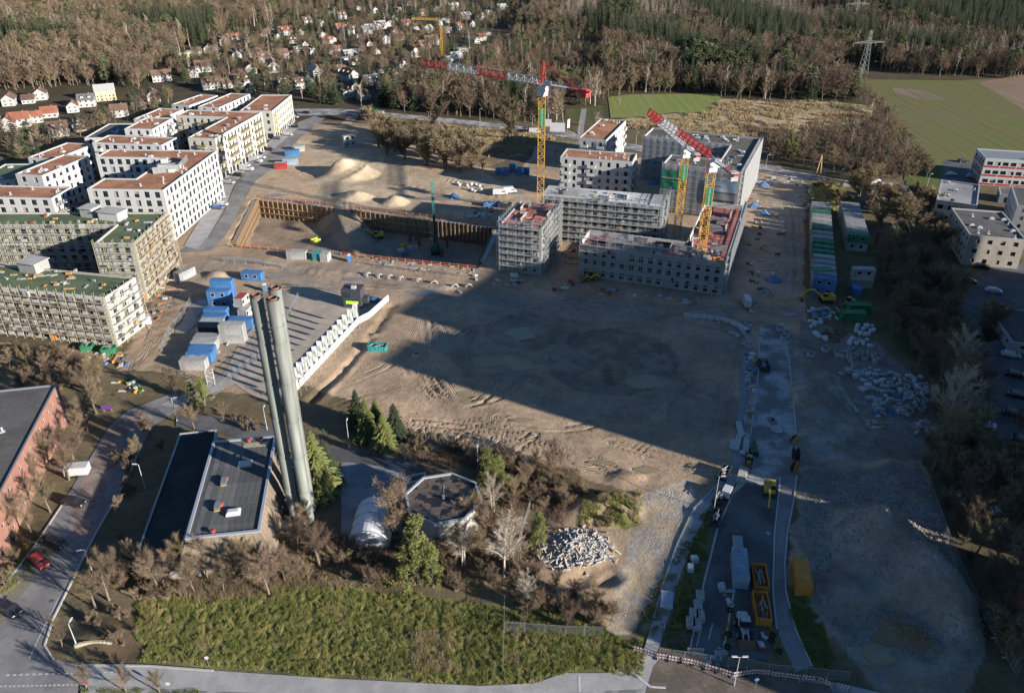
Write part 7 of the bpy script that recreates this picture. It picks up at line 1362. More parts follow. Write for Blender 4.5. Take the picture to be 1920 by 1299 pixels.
# ================================================================ VEHICLES AND MACHINES
tyre = M('tyre', (.025, .025, .025), .9, .2, 4); cglass = M('car_glass', (.02, .024, .03), .08, .1, 1, spec=.6); lampm = M('car_lamp', (.6, .6, .55), .3, .05); tail = M('car_tail', (.4, .02, .02), .3, .05)
def paint(name, rgb): 
    m_ = M(name, rgb, .3, .05, 1, spec=.5); m_.node_tree.nodes['Principled BSDF'].inputs['Coat Weight'].default_value = .4; return m_
paints = {'black': paint('car_black', (.02, .02, .022)), 'white': paint('car_white', (.60, .60, .60)), 'red': paint('car_red', (.33, .04, .03)), 'silver': paint('car_silver', (.34, .35, .36)), 'blue': paint('car_blue', (.06, .12, .26)), 'grey': paint('car_grey', (.12, .12, .13))}
VP = {}
def car(label, px, py, rz, col, kind='car', group=None, z=None):
    x, y = G(px, py); t = thing('car' if kind == 'car' else 'van', label, kind, (x, y, (hz(x, y)+RZ if z is None else z)), rz, group); k = (col, kind)
    if k not in VP:
        P_ = []; L, W, H = (4.4, 1.8, 1.45) if kind == 'car' else (5.6, 2.0, 2.4); a, b = L/2, W/2
        prof = [(-a, .35), (-a+.05, .85), (-a+.35, .95), (-a+.9, H), (a*.25, H), (a*.62, .95), (a-.1, .78), (a, .4)] if kind == 'car' else [(-a, .35), (-a, H-.1), (-a+.15, H), (a*.5, H), (a*.72, 1.3), (a-.1, 1.05), (a, .5), (a, .35)]
        mb = MB(); n = len(prof); ins = lambda z: b-.22*max(0, (z-.95))/(H-.9) if z > .95 else b
        for i in range(n-1):
            (x0, z0), (x1, z1) = prof[i], prof[i+1]; mb.face([(x0, -ins(z0), z0), (x0, ins(z0), z0), (x1, ins(z1), z1), (x1, -ins(z1), z1)])
        for s in (-1, 1):
            v = [(p[0], s*ins(p[1]), p[1]) for p in prof]; mb.face(v if s < 0 else v[::-1])
        mb.face([(-a, -b, .35), (a, -b, .35), (a, b, .35), (-a, b, .35)]); P_.append(('body', mb.mesh('body', paints[col]), (0, 0, 0)))
        mb = MB(); e = .012
        if kind == 'car':
            mb.face([(a*.25+.02, -b+.3, H-.05+e), (a*.62-.02, -b+.1, .98+e), (a*.62-.02, b-.1, .98+e), (a*.25+.02, b-.3, H-.05+e)][::1]); mb.face([(-a+.88, -b+.3, H-.06), (-a+.88, b-.3, H-.06), (-a+.38, b-.12, 1.0), (-a+.38, -b+.12, 1.0)])
            for s in (-1, 1): mb.face([(-a+.95, s*(b-.13+e), 1.0+.06), (a*.5, s*(b-.05+e), 1.0), (a*.24, s*(b-.19+e), H-.1), (-a+1.1, s*(b-.19+e), H-.1)])
        else:
            mb.face([(a*.5+.03, -b+.32, H-.1), (a*.72+.0, -b+.15, 1.36), (a*.72, b-.15, 1.36), (a*.5+.03, b-.32, H-.1)])
            for s in (-1, 1): mb.face([(a*.2, s*(b-.06+e), 1.3), (a*.64, s*(b-.05+e), 1.3), (a*.47, s*(b-.2+e), H-.25), (a*.2, s*(b-.2+e), H-.25)])
        P_.append(('windows', mb.mesh('windows', cglass), (0, 0, 0)))
        w = MB(); w.tube((0, -.11, 0), (0, .11, 0), .33, n=12, mi=0); w.tube((0, -.115, 0), (0, .115, 0), .18, n=10, mi=1); wm = w.mesh('wheel', [tyre, galv])
        for sx in (-a*.62, a*.64):
            for sy in (-b+.1, b-.1): P_.append(('wheel', wm, (sx, sy, .33)))
        h_ = MB(); h_.box((0, 0, 0), (.08, .36, .14)); hm = h_.mesh('headlight', lampm); h_ = MB(); h_.box((0, 0, 0), (.08, .3, .16)); tm_ = h_.mesh('tail_light', tail)
        for sy in (-1, 1): P_.append(('headlight', hm, (a-.05, sy*(b-.3), .68))); P_.append(('tail_light', tm_, (-a+.02, sy*(b-.25), .75)))
        VP[k] = P_
    for nm, me_, lc_ in VP[k]: put(me_, nm, t, lc_)
    return t
for px, py, rz, c, lab in ((140, 946, -15, 'black', 'black car parked on the reddish bays by the brick building'), (104, 1022, -22, 'black', 'black car parked half on the verge behind the red one'), (75, 1056, -35, 'red', 'dark red car parked at the verge'), (20, 1147, -30, 'black', 'black estate car waiting at the junction')): car(lab, px, py, R(rz), c)
x, y = G(148, 890); tr = thing('trailer', 'white box trailer parked on the reddish bays', 'trailer', (x, y, RZ), R(8)); mb = MB(); mb.box((0, 0, 1.35), (4.2, 2.0, 1.7)); mb.box((0, 0, 2.23), (4.25, 2.05, .08)); mb.build('box', pvc_w, tr); mb = MB(); mb.bar((2.1, 0, .5), (3.4, 0, .5), .1); mb.build('drawbar', galv, tr)
for sy in (-.95, .95): mb = MB(); mb.tube((0, sy-.1, .3), (0, sy+.1, .3), .3, n=12); mb.build('wheel', tyre, tr)
street = [(412, 372, 'silver'), (417, 386, 'white'), (409, 392, 'blue'), (447, 331, 'black'), (489, 298, 'white'), (485, 291, 'black'), (478, 305, 'grey'), (505, 283, 'black'), (540, 255, 'white'), (553, 240, 'black'), (552, 222, 'silver'), (575, 214, 'black'), (430, 345, 'silver'), (520, 262, 'grey')]
for px, py, c in street: car(f'{c} car parked in front of the new white quarter', px, py, R(-14), c, group=f'{c} cars parked by the white quarter')
car('white delivery van parked before the olive-balcony block', 463, 320, R(-10), 'white', 'van'); car('second white van parked along the new street', 480, 305, R(-12), 'white', 'van')
east = [(1846, 458, 'white', 0), (1862, 549, 'white', -18), (1894, 669, 'white', -20), (1902, 706, 'black', -20), (1906, 745, 'black', -25), (1845, 800, 'silver', -30), (1838, 492, 'silver', -20), (1840, 503, 'black', -20), (1815, 530, 'red', -20), (1893, 487, 'silver', -20), (1656, 349, 'white', 80), (1667, 350, 'white', 80), (1783, 330, 'white', 0), (1805, 305, 'black', 0), (1822, 334, 'silver', -10), (1880, 966, 'white', -15), (1915, 830, 'black', -30), (1900, 780, 'black', -25), (1910, 1130, 'red', 20)]
for px, py, c, rz in east: car(f'{c} car standing in the eastern car park between trees and offices', px, py, R(rz), c, group=f'{c} cars in the eastern car park')
def excavator(label, px, py, rz, col, reach=1.0, z=None, small=1.0, world=None):
    x, y = world or G(px, py); z = hz(x, y) if z is None else z; t = thing('excavator', label, 'excavator', (x, y, z), rz); t.scale = (small,)*3; m_ = col
    for s in (-1, 1):
        mb = MB(); pr = [(-1.7, .15), (-1.9, .45), (-1.6, .8), (1.6, .8), (1.9, .45), (1.7, .15), (1.4, 0), (-1.4, 0)]; mb.hexa([(p[0], s*1.05-.28, p[1]) for p in pr][::-1], [(p[0], s*1.05+.28, p[1]) for p in pr][::-1]); mb.build('track', black_p, t)
    mb = MB(); mb.box((-.4, 0, 1.45), (3.4, 2.3, .9)); mb.box((-1.6, 0, 1.7), (1.0, 2.4, 1.2)); mb.tube((0, 0, .6), (0, 0, 1.0), .7, n=14); mb.build('house', m_, t)
    mb = MB(); mb.hexa([(-.2, .2, 1.9), (1.2, .2, 1.9), (1.2, 1.15, 1.9), (-.2, 1.15, 1.9)], [(-.1, .25, 3.0), (.9, .25, 3.0), (.9, 1.1, 3.0), (-.1, 1.1, 3.0)]); cb = mb.build('cab', m_, t); mb = MB(); mb.hexa([(.1, .18, 2.05), (1.2, .18, 2.05), (1.2, 1.17, 2.05), (.1, 1.17, 2.05)], [(.15, .22, 2.85), (.97, .22, 2.85), (.97, 1.13, 2.85), (.15, 1.13, 2.85)]); mb.build('cab_window', cglass, cb)
    mb = MB(); a, b, c, d = (1.0, -.3, 1.6), (2.6*reach+.6, -.3, 3.6), (4.6*reach, -.3, 3.2), (5.4*reach, -.3, 1.2); mb.bar(a, b, .35, .5); mb.bar(b, c, .32, .45); mb.build('boom', m_, t); mb = MB(); mb.bar(c, d, .28, .4); mb.build('stick', m_, t); mb = MB(); mb.bar(a, (2.0*reach, -.3, 2.3), .14); mb.build('hydraulic_ram', galv, t)
    mb = MB(); mb.hexa([(d[0]-.7, -.9, .15), (d[0]+.2, -.9, .0), (d[0]+.2, .3, .0), (d[0]-.7, .3, .15)], [(d[0]-.3, -.9, 1.2), (d[0]+.25, -.9, 1.1), (d[0]+.25, .3, 1.1), (d[0]-.3, .3, 1.2)]); mb.build('bucket', rust_m, t)
def loader(label, px, py, rz, col, small=1.0):
    x, y, z = GZ(px, py); t = thing('wheel_loader', label, 'loader', (x, y, max(z, RZ)), rz); t.scale = (small,)*3
    for sx in (-1.2, 1.3):
        for sy in (-.95, .95): mb = MB(); mb.tube((sx, sy-.22, .65), (sx, sy+.22, .65), .65, n=14); mb.tube((sx, sy-.24, .65), (sx, sy+.24, .65), .3, n=10, mi=1); mb.build('wheel', [tyre, col], t)
    mb = MB(); mb.box((-1.3, 0, 1.35), (2.2, 1.5, .9)); mb.box((.4, 0, .95), (1.6, 1.0, .6)); mb.build('body', col, t); mb = MB(); mb.hexa([(-.5, -.7, 1.5), (.6, -.7, 1.5), (.6, .7, 1.5), (-.5, .7, 1.5)], [(-.4, -.62, 2.8), (.45, -.62, 2.8), (.45, .62, 2.8), (-.4, .62, 2.8)]); mb.box((0, 0, 2.86), (1.1, 1.4, .1), 0, 1); mb.build('cab', [cglass, col], t)
    mb = MB()
    for s in (-.4, .4): mb.bar((.6, s, 1.4), (2.6, s, .6), .18, .3)
    mb.build('lift_arm', col, t); mb = MB(); mb.hexa([(2.5, -1.2, .12), (3.5, -1.2, .05), (3.5, 1.2, .05), (2.5, 1.2, .12)], [(2.4, -1.2, 1.1), (2.7, -1.2, 1.0), (2.7, 1.2, 1.0), (2.4, 1.2, 1.1)]); mb.build('bucket', rust_m, t)
yl = M('machine_yellow', (.55, .36, .05), .5, .15, 1.5); wl = M('machine_white', (.5, .5, .5), .5, .1); gl = M('machine_green', (.05, .13, .07), .5, .15)
excavator('yellow excavator with arm stretched out behind the container rows', 1548, 566, R(178), yl, 1.25); loader('yellow wheel loader beside the stretched-out excavator', 1590, 572, R(200), yl, .8); loader('yellow loader at the foot of the grey block-built shell', 1107, 525, R(200), yl)
excavator('yellow mini excavator at the side of the dark asphalt road', 1441, 925, R(255), yl, 1.2, RZ, .85); loader('pale wheel loader with a yellow bucket inside the traffic island', 1393, 1185, R(265), wl); excavator('dark green compact machine beside the white pipe bundles', 1413, 850, R(80), gl, .9, RZ, .6); loader('small yellow loader carrying pale boards', 1404, 868, R(250), yl, .6)
pz = -PIT_D+.1
excavator('yellow and grey excavator standing on the excavation floor', 0, 0, R(200), yl, 1.0, pz, world=G(708, 447, pz)); loader_pts = [(768, 463, gl), (750, 470, wl)]
x, y = G(818, 474, pz); rig = thing('drilling_rig', 'dark green drilling rig with a tall teal mast in the excavation', 'drilling rig', (x, y, pz), R(100)); mb = MB(); mb.box((0, 0, 1.7), (4.5, 2.6, 1.4)); mb.box((-1.2, 0, 2.9), (2, 2.4, 1.1)); mb.build('house', gl, rig)
for s in (-1, 1): mb = MB(); mb.box((0, s*1.4, .5), (5, .7, 1.0)); mb.build('track', black_p, rig)
teal = M('rig_teal', (.05, .22, .19), .5, .15, 1); mb = MB(); mb.box((2.6, 0, 8), (.8, .8, 15)); mb.build('mast', M('rig_dark', (.03, .06, .07), .5, .15), rig); mb = MB(); lattice(mb, 7, .7, .7, 1, 0, up=True, t=.1); mb.build('mast_top', teal, rig, (2.6, 0, 15.5)); mb = MB(); mb.box((2.9, 0, 22.6), (1.6, .9, .6)); mb.tube((3.3, -.4, 22.8), (3.3, .4, 22.8), .5, n=12); mb.build('head', teal, rig); mb = MB(); mb.bar((.5, .6, 2.4), (2.5, .3, 12), .2); mb.bar((.5, -.6, 2.4), (2.5, -.3, 12), .2); mb.build('strut', gl, rig); mb = MB(); mb.tube((3.3, 0, .1), (3.3, 0, 18), .22, n=8); mb.build('drill_rod', rust_m, rig)
def placez(name, label, cat, px, py, mb, mats, z=None, rz=0.0, group=None, dz=-.03):
    x, y = G(px, py, z or 0); zz = hz(x, y) if z is None else z; o = mb.build(name, mats, None, (x, y, zz+dz), rz); return tag(o, label, cat, group)
for i, (px, py, h) in enumerate(((769, 455, 4.5), (782, 450, 5.2), (786, 462, 3.5), (822, 478, 5), (830, 482, 3), (840, 465, 4.4))): mb = MB(); mb.box((0, 0, h/2), (.9, .12, h)); mb.box((-.4, .25, h/2), (.12, .5, h)); mb.box((.4, .25, h/2), (.12, .5, h)); placez('steel_pile', 'rusty steel pile standing upright on the excavation floor', 'pile', px, py, mb, rust_m, pz, .3*i, 'upright piles in the excavation')
for i, (px, py, m_) in enumerate(((757, 463, yl), (770, 468, conc), (778, 467, conc), (752, 473, pvc_w), (760, 478, tarp_b))): mb = MB(); mb.box((0, 0, .5), (2.2, 1.4, 1.0)); mb.box((0, 0, 1.05), (2.3, 1.5, .1)); mb.box((.5, 0, 1.3), (.8, .8, .4)); placez('machine_box', ('yellow', 'first pale', 'second pale', 'white', 'blue')[i]+' site box among the piles on the excavation floor', 'box', px, py, mb, [m_], pz)
for i in range(7): mb = MB(); mb.tube((-4, 0, .3+.3*(i % 2)), (4, .3, .3+.3*(i % 2)), .25, n=8); placez('steel_tube', 'long steel tube stacked on the excavation floor', 'tube', 690+i*1.6, 456+i*.5, mb, M('tube_steel', (.2, .2, .2), .5, .2, metal=.4), pz, 1.1, 'tubes on the excavation floor')
rib = MB(); 
for s in (-1, 1): rib.box((0, s*.9, .7), (3, .1, 1.4))
rib.box((-1.4, 0, .7), (.1, 1.8, 1.4)); rib.box((0, 0, .1), (3, 1.8, .12)); placez('skip', 'lime yellow tipped bucket on the excavation floor', 'skip', 592, 455, rib, M('lime_paint', (.45, .55, .06), .5, .1), pz+.05, .8)
# ================================================================ SMALL SITE THINGS
def ring_mesh(r=.75, h=1.0, t=.12, n=14):
    mb = MB(); mb.lathe([(r, 0), (r, h), (r-t, h), (r-t, .02), (r, 0)], n); return mb.mesh('concrete_ring', conc)
RINGS = [ring_mesh(.8, .9), ring_mesh(.62, 1.5), ring_mesh(1.0, 1.1), ring_mesh(.5, .5)]
def ring(px, py, k, label, group, z=None):
    x, y, zz = GZ(px, py); tag(put(RINGS[k], 'concrete_ring', None, (x, y, (zz if z is None else z)-.04)), label, 'ring', group)
for px, py, k in ((1414, 575, 2), (1411, 584, 2), (1403, 610, 2), (1462, 619, 2), (1475, 628, 2), (1470, 636, 2), (1477, 642, 0), (1348, 604, 3), (1240, 588, 3), (863, 548, 3), (1055, 560, 3), (1140, 572, 3), (1430, 555, 2), (1437, 548, 2)): ring(px, py, k, 'concrete shaft ring lying beside the site road junction', 'shaft rings by the junction')
for px, py in ((780, 668), (1547, 658), (1519, 668)): ring(px, py, 2 if px > 900 else 0, 'single concrete shaft ring standing alone on bare ground', 'single shaft rings')
for i, (px, py) in enumerate([(1580, 668), (1588, 664), (1594, 660), (1600, 664), (1606, 670), (1612, 668), (1620, 672), (1628, 666), (1636, 672), (1645, 672), (1596, 678), (1590, 672), (1572, 666), (1640, 680), (1600, 690)]): ring(px, py, 1 if i % 3 else 2, 'tall concrete ring in the cluster at the head of the material yard', 'rings at the head of the yard')
for i, (px, py) in enumerate([(1702, 742), (1712, 748), (1722, 738), (1730, 745), (1724, 752), (1716, 760), (1708, 766), (1732, 760), (1726, 768), (1698, 735), (1695, 722), (1688, 718), (1703, 724), (1694, 775), (1702, 776)]): ring(px, py, 1 if i % 2 else 2, 'concrete ring or pot in the cluster at the wooded edge of the yard', 'rings at the wooded edge of the yard')
# half-round shells standing in a row on the muddy road
mb = MB(); n = 10
for i in range(n):
    a0, a1 = math.pi*i/n, math.pi*(i+1)/n; q = [(math.cos(a0), math.sin(a0)), (math.cos(a1), math.sin(a1))]
    mb.hexa([(1.1*q[0][0], -.35, 1.1*q[0][1]), (.82*q[0][0], -.35, .82*q[0][1]), (.82*q[0][0], .35, .82*q[0][1]), (1.1*q[0][0], .35, 1.1*q[0][1])], [(1.1*q[1][0], -.35, 1.1*q[1][1]), (.82*q[1][0], -.35, .82*q[1][1]), (.82*q[1][0], .35, .82*q[1][1]), (1.1*q[1][0], .35, 1.1*q[1][1])])
arch = mb.mesh('concrete_arch', conc)
for i, (px, py) in enumerate(((690, 517), (712, 520), (731, 522), (752, 524), (785, 528), (814, 532), (853, 538), (879, 538))):
    x, y, z = GZ(px, py); tag(put(arch, 'concrete_arch', None, (x, y, z-.08), R(70 if i < 5 else 10)), 'half-round concrete shell standing upright in the row on the muddy road', 'shell', 'half-round shells on the muddy road')
# big bags
def bag_mesh(seed):
    rr = random.Random(seed); mb = MB(); n = 9; prof = [(.3, 0), (.52, .12), (.58, .5), (.52, .85), (.34, .98), (.1, .92)]; i0 = 0
    for r, z in prof:
        for i in range(n): t = 2*math.pi*i/n; k = r*rr.uniform(.85, 1.15); mb.v.append((k*math.cos(t), k*math.sin(t), z+rr.uniform(-.05, .05)))
    for k in range(len(prof)-1):
        for i in range(n): j = (i+1) % n; mb.f.append((k*n+i, k*n+j, k*n+n+j, k*n+n+i)); mb.m.append(0)
    mb.f.append(tuple(range((len(prof)-1)*n, len(prof)*n))); mb.m.append(0); return mb.mesh('big_bag', M('bag_white', (.62, .62, .63), .8, .08, 2))
BAGS = [bag_mesh(i) for i in range(4)]
def bags(zone, n, seed, label, group):
    rr = random.Random(seed); zx = [p[0] for p in zone]; zy = [p[1] for p in zone]; k = 0
    while k < n:
        px, py = rr.uniform(min(zx), max(zx)), rr.uniform(min(zy), max(zy))
        if in_poly([px], [py], zone)[0]: x, y, z = GZ(px, py); tag(put(BAGS[k % 4], 'big_bag', None, (x, y, z-.04), rr.uniform(0, 6), rr.uniform(.85, 1.15)), label, 'bag', group); k += 1
bags([(1517, 605), (1540, 602), (1538, 616), (1518, 616)], 8, 1, 'white sand bag in the small group at the yard entrance', 'bags at the yard entrance'); bags([(1517, 625), (1546, 630), (1550, 640), (1520, 636)], 9, 2, 'white sand bag in the row below the yard entrance', 'bags below the yard entrance')
bags([(1598, 612), (1640, 612), (1640, 630), (1610, 632), (1594, 626)], 16, 3, 'white sand bag in the big group beside the rusty plates', 'bags beside the rusty plates'); bags([(1590, 636), (1628, 640), (1636, 654), (1590, 652)], 12, 4, 'white sand bag before the row of concrete rings', 'bags before the rings')
bags([(850, 345), (905, 348), (905, 362), (860, 358)], 10, 5, 'white sack in the litter behind the dark skips', 'sacks behind the skips'); bags([(870, 402), (915, 405), (915, 412), (880, 412)], 9, 6, 'white bundle on the bank above the sheet piles', 'bundles above the sheet piles')
yardz = [(1565, 700), (1640, 690), (1680, 700), (1735, 710), (1740, 740), (1690, 775), (1600, 770), (1600, 745), (1630, 720)]
litter(yardz, 120, 0, [conc, grey_p, M('paver_grey', (.36, .36, .35), .85, .15), pvc_w, conc], 81, 'pallet of stone or pipe parts in the crowded material yard', 'pallet', 'paver_pallet', 'pallets in the material yard', smax=(1.8, 1.3, 1.1), smin=(.8, .7, .4))
litter([(1640, 735), (1690, 740), (1690, 775), (1630, 775)], 9, 0, [blue_p], 82, 'bundle of blue pipes in the crowded material yard', 'pipes', 'pipe_bundle', 'blue pipe bundles in the yard', smax=(2.6, .8, .5), smin=(1.4, .4, .2))
litter([(1620, 775), (1660, 775), (1660, 805), (1622, 800)], 16, 0, [pvc_w, wood, grey_p], 83, 'heap of loose timber and drums south of the yard', 'material', 'material_stack', 'loose heap south of the yard'); litter([(1708, 790), (1752, 795), (1750, 815), (1712, 812)], 18, 0, [conc, grey_p, conc], 84, 'mossy concrete part in the heap under the trees', 'concrete', 'concrete_part', 'concrete heap under the trees', smax=(1.5, 1.2, 1.0), smin=(.6, .5, .4))
litter([(1515, 578), (1590, 580), (1590, 598), (1520, 596)], 34, 0, [pvc_w, blue_p, grey_p, pvc_w, conc], 85, 'wrapped goods in the row before the green tool containers', 'material', 'material_stack', 'goods before the tool containers', smax=(1.6, 1.2, .9))
litter([(1540, 610), (1590, 612), (1588, 650), (1550, 645)], 12, 0, [rust_m], 86, 'rusty steel plates and beams lying in the yard', 'steel', 'steel_plates', 'rusty plates in the yard', smax=(3.0, 1.4, .3), smin=(1.5, .6, .1))
litter([(1405, 340), (1480, 330), (1520, 350), (1530, 400), (1505, 395), (1490, 345), (1420, 352)], 60, 0, [pvc_w, grey_p, wood, red_p, conc, pvc_w], 87, 'building material stacked along the end of the material road', 'material', 'material_stack', 'materials along the material road', smax=(1.8, 1.2, .9))
litter([(1400, 360), (1440, 350), (1470, 440), (1450, 560), (1405, 540), (1395, 420)], 46, 0, [pvc_w, grey_p, wood, red_p, rust_m, green_p, scaf_m], 88, 'scaffold parts and pallets lying east of the shells', 'material', 'material_stack', 'parts east of the shells', smax=(2.2, 1.2, .8))
litter([(880, 515), (1090, 530), (1370, 570), (1360, 585), (1090, 548), (890, 535)], 44, 0, [pvc_w, grey_p, wood, conc, pvc_w, red_p], 89, 'formwork and pallets lying in front of the shells', 'material', 'material_stack', 'materials in front of the shells', smax=(2.4, 1.2, .8))
litter([(1060, 470), (1095, 460), (1080, 500), (1040, 500)], 14, 0, [form_r, wood, grey_p, red_p], 90, 'timber and rails between the small shell and the block-built shell', 'material', 'material_stack', 'materials between the shells', smax=(2.4, .9, .5))
litter([(30, 650), (230, 660), (250, 690), (220, 690), (60, 655)], 24, 0, [wood, pvc_w, blue_p, grey_p, org_p], 91, 'building material dumped at the foot of the insulated shell', 'material', 'material_stack', 'materials at the insulated shell'); litter([(270, 560), (330, 510), (345, 540), (290, 620), (262, 610)], 26, 0, [wood, pvc_w, org_p, grey_p, rust_m], 92, 'pallets and bricks at the street end of the scaffolded shells', 'material', 'material_stack', 'materials at the street end of the shells')
litter([(205, 715), (265, 710), (265, 735), (215, 735)], 22, 0, [grey_p, green_p, pvc_w, yel_p, black_p], 93, 'fenced heap of pipes and scrap at the end of the street', 'scrap', 'scrap_pile', 'scrap at the end of the street', smax=(1.8, .9, .6)); litter([(640, 478), (780, 490), (900, 505), (890, 515), (700, 500)], 30, 0, [wood, rust_m, scaf_m, wood, pvc_w], 94, 'beams and boards on the near bank of the excavation', 'material', 'board_stack', 'boards on the excavation bank', smax=(2.6, .6, .4))
litter([(880, 390), (930, 385), (935, 412), (880, 408)], 14, 0, [red_p, rust_m, black_p, pvc_w], 95, 'formwork and sacks behind the sheet-pile wall', 'material', 'material_stack', 'materials behind the sheet piles'); litter([(1290, 600), (1340, 610), (1390, 640), (1400, 690), (1398, 760), (1408, 760), (1412, 660), (1390, 620)], 40, 0, [pvc_w, conc, grey_p, conc, tarp_b], 96, 'paving stones and boxes along the edge of the site road', 'material', 'paver_stack', 'pavers along the site road', smax=(1.3, 1.0, .8))
litter([(390, 645), (480, 545), (490, 550), (460, 640), (420, 690)], 18, 0, [wood, pvc_w, grey_p, red_p], 97, 'odds and ends lying round the blue container stacks', 'material', 'material_stack', 'clutter round the container stacks', smax=(1.2, .8, .6)); litter([(270, 300), (300, 300), (300, 310), (270, 310)], 0, 0, [wood], 98, 'x', 'x', 'x', 'x')
litter([(1290, 1080), (1310, 1030), (1318, 1035), (1302, 1090)], 3, 0, [pvc_w, M('box_teal', (.05, .22, .30), .5, .1)], 99, 'white crate beside the kerb of the asphalt road', 'crate', 'crate', 'crates by the kerb', smax=(1.3, 1.1, 1.1), smin=(1.1, 1.0, .9))
# blue tents
def tent(px, py, w, label):
    x, y, z = GZ(px, py); t = thing('tarp_tent', label, 'tarp', (x, y, z-.04), random.Random(int(px)).uniform(0, 3)); mb = MB()
    top = (0.1*w, 0, w*.42); q = [(-.5*w, -.42*w, 0), (.1*w, -.52*w, .08*w), (.55*w, -.35*w, 0), (.5*w, .4*w, 0), (-.1*w, .5*w, .06*w), (-.55*w, .35*w, 0)]
    for i in range(6): mb.face([q[i], q[(i+1) % 6], top])
    mb.build('sheet', tarp_b, t)
for px, py in ((1432, 348), (1413, 388), (1435, 402), (1449, 525), (851, 370), (1225, 345)): tent(px, py, 4.4, 'blue tarpaulin heaped over building material' + {1432: ' near the dark hedge road', 1413: ' beside the scaffold tower', 1435: ' above the green props', 1449: ' standing alone on the dark ground', 851: ' behind the excavation', 1225: ' in the courtyard of the shells'}[px])
# cable drums
def drum(px, py, r, rz, label, m_):
    x, y = G(px, py); t = thing('cable_drum', label, 'drum', (x, y, RZ+.02), rz)
    for s in (-.45, .45):
        mb = MB(); mb.tube((0, s-.05, r), (0, s+.05, r), r, n=18); 
        for i in range(4): a = i*math.pi/4; mb.bar((-r*.9*math.cos(a), s*1.14, r-r*.9*math.sin(a)), (r*.9*math.cos(a), s*1.14, r+r*.9*math.sin(a)), .1)
        mb.build('flange', m_, t)
    mb = MB(); mb.tube((0, -.4, r), (0, .4, r), r*.66, n=14); mb.build('cable', black_p, t)
drum(1489, 832, 1.0, R(20), 'tan wooden cable drum at the kerb, first of the row', wood); drum(1490, 862, 1.35, R(85), 'black cable drum with spoked side at the kerb', black_p); drum(1487, 884, 1.2, R(50), 'orange cable drum at the kerb next to the black one', M('drum_orange', (.45, .17, .06), .7, .15))
# pipe bundles
def pipes(px, py, rz, L, n, r, m_, label, group=None):
    x, y = G(px, py); t = thing('pipe_bundle', label, 'pipes', (x, y, RZ+.02), rz, group); k = 0
    mb = MB(); mb.tube((-L/2, 0, 0), (L/2, 0, 0), r, n=8); me_ = mb.mesh('pipe', m_)
    for row in range(3):
        for i in range(n): put(me_, 'pipe', t, (0, (i-n/2)*2*r+(row % 2)*r, r+row*1.75*r))
    for s in (-.3, .3): mb = MB(); mb.box((s*L, -r, r*2.6), (.12, n*2*r+.1, r*5.6)); mb.build('strap', wood, t)
for px, py, rz, lab in ((1387, 808, 84, 'bundle of white pipes beside the blue-ended ones, upper stack'), (1382, 832, 68, 'bundle of white pipes in the middle of the pipe store'), (1398, 835, 74, 'bundle of white pipes next to the green machine'), (1373, 835, 70, 'short bundle of white pipes at the dirt edge')): pipes(px, py, R(rz), 5.5 if 'short' not in lab else 3, 6, .09, pvc_w, lab)
pipes(1390, 893, R(66), 5.0, 9, .09, M('boards_pale', (.5, .47, .42), .8, .12), 'pale load of boards in front of the small yellow loader'); pipes(1382, 1020, R(80), 3.0, 8, .1, M('pipe_metal', (.4, .45, .5), .4, .1, metal=.4), 'stack of silver tubes behind the pale blue container')
# dark open trailers by the footpath, white van-like trailer
for px, py, rz, c, lab in ((1357, 892, 62, 'dark', 'black open trailer at the bend of the footpath'), (1350, 935, 55, 'dark', 'second black open trailer behind the white-topped one'), (1342, 975, 68, 'dark', 'narrow open trailer loaded with scrap at the kerb')): rib_cont(lab, px, py, R(rz), c, 4.2, 1.7, True, .9)
x, y = G(1362, 930); t = thing('trailer', 'small white box trailer at the road bend', 'trailer', (x, y, RZ), R(60)); mb = MB(); mb.hexa([(-1.3, -.8, .5), (1.3, -.8, .5), (1.3, .8, .5), (-1.3, .8, .5)], [(-1.2, -.75, 1.8), (1.0, -.75, 1.8), (1.0, .75, 1.8), (-1.2, .75, 1.8)]); mb.build('box', pvc_w, t)
for s in (-.8, .8): mb = MB(); mb.tube((0, s-.1, .3), (0, s+.1, .3), .3, n=10); mb.build('wheel', tyre, t)
# concrete manhole frame on the site road: long rounded lane island
x, y = G(1451, 797); t = thing('road_island', 'rounded concrete road island on the pale site road', 'island', (x, y, RZ)); 
pl = [(1.15*math.cos(a)*1, (1.9 if math.sin(a) > 0 else -1.9)+1.15*math.sin(a)) for a in [2*math.pi*i/24 for i in range(24)]]; mb = MB(); I = inset(pl, .25)
for i in range(24): j = (i+1) % 24; mb.hexa([(*pl[i], 0), (*pl[j], 0), (*I[j], 0), (*I[i], 0)], [(*pl[i], .16), (*pl[j], .16), (*I[j], .16), (*I[i], .16)])
mb.build('kerb', conc, t, rz=R(4)); mb = MB(); mb.prism(I, 0, .1); mb.build('fill', asph_l, t, rz=R(4)); mb = MB(); mb.tube((.2, 1.6, .1), (.2, 1.6, .55), .25, n=10); mb.build('post', black_p, t)
# concrete panels and blocks by the barrier
for i, (px, py) in enumerate(((1312, 1122), (1308, 1140), (1300, 1156), (1294, 1172), (1312, 1160), (1306, 1176))):
    mb = MB(); 
    for k in range(3): mb.box((0, 0, .15+.3*k), (1.9, 1.3, .26))
    for s in (-.5, .1, .6): mb.box((s, -.2, 1.0), (.35, .3, .22))
    x, y = G(px, py); tag(mb.build('concrete_slabs', conc, None, (x, y, RZ+.02), R(82)), 'stack of grey concrete slabs on the asphalt behind the barrier', 'slabs', 'concrete slabs behind the barrier')
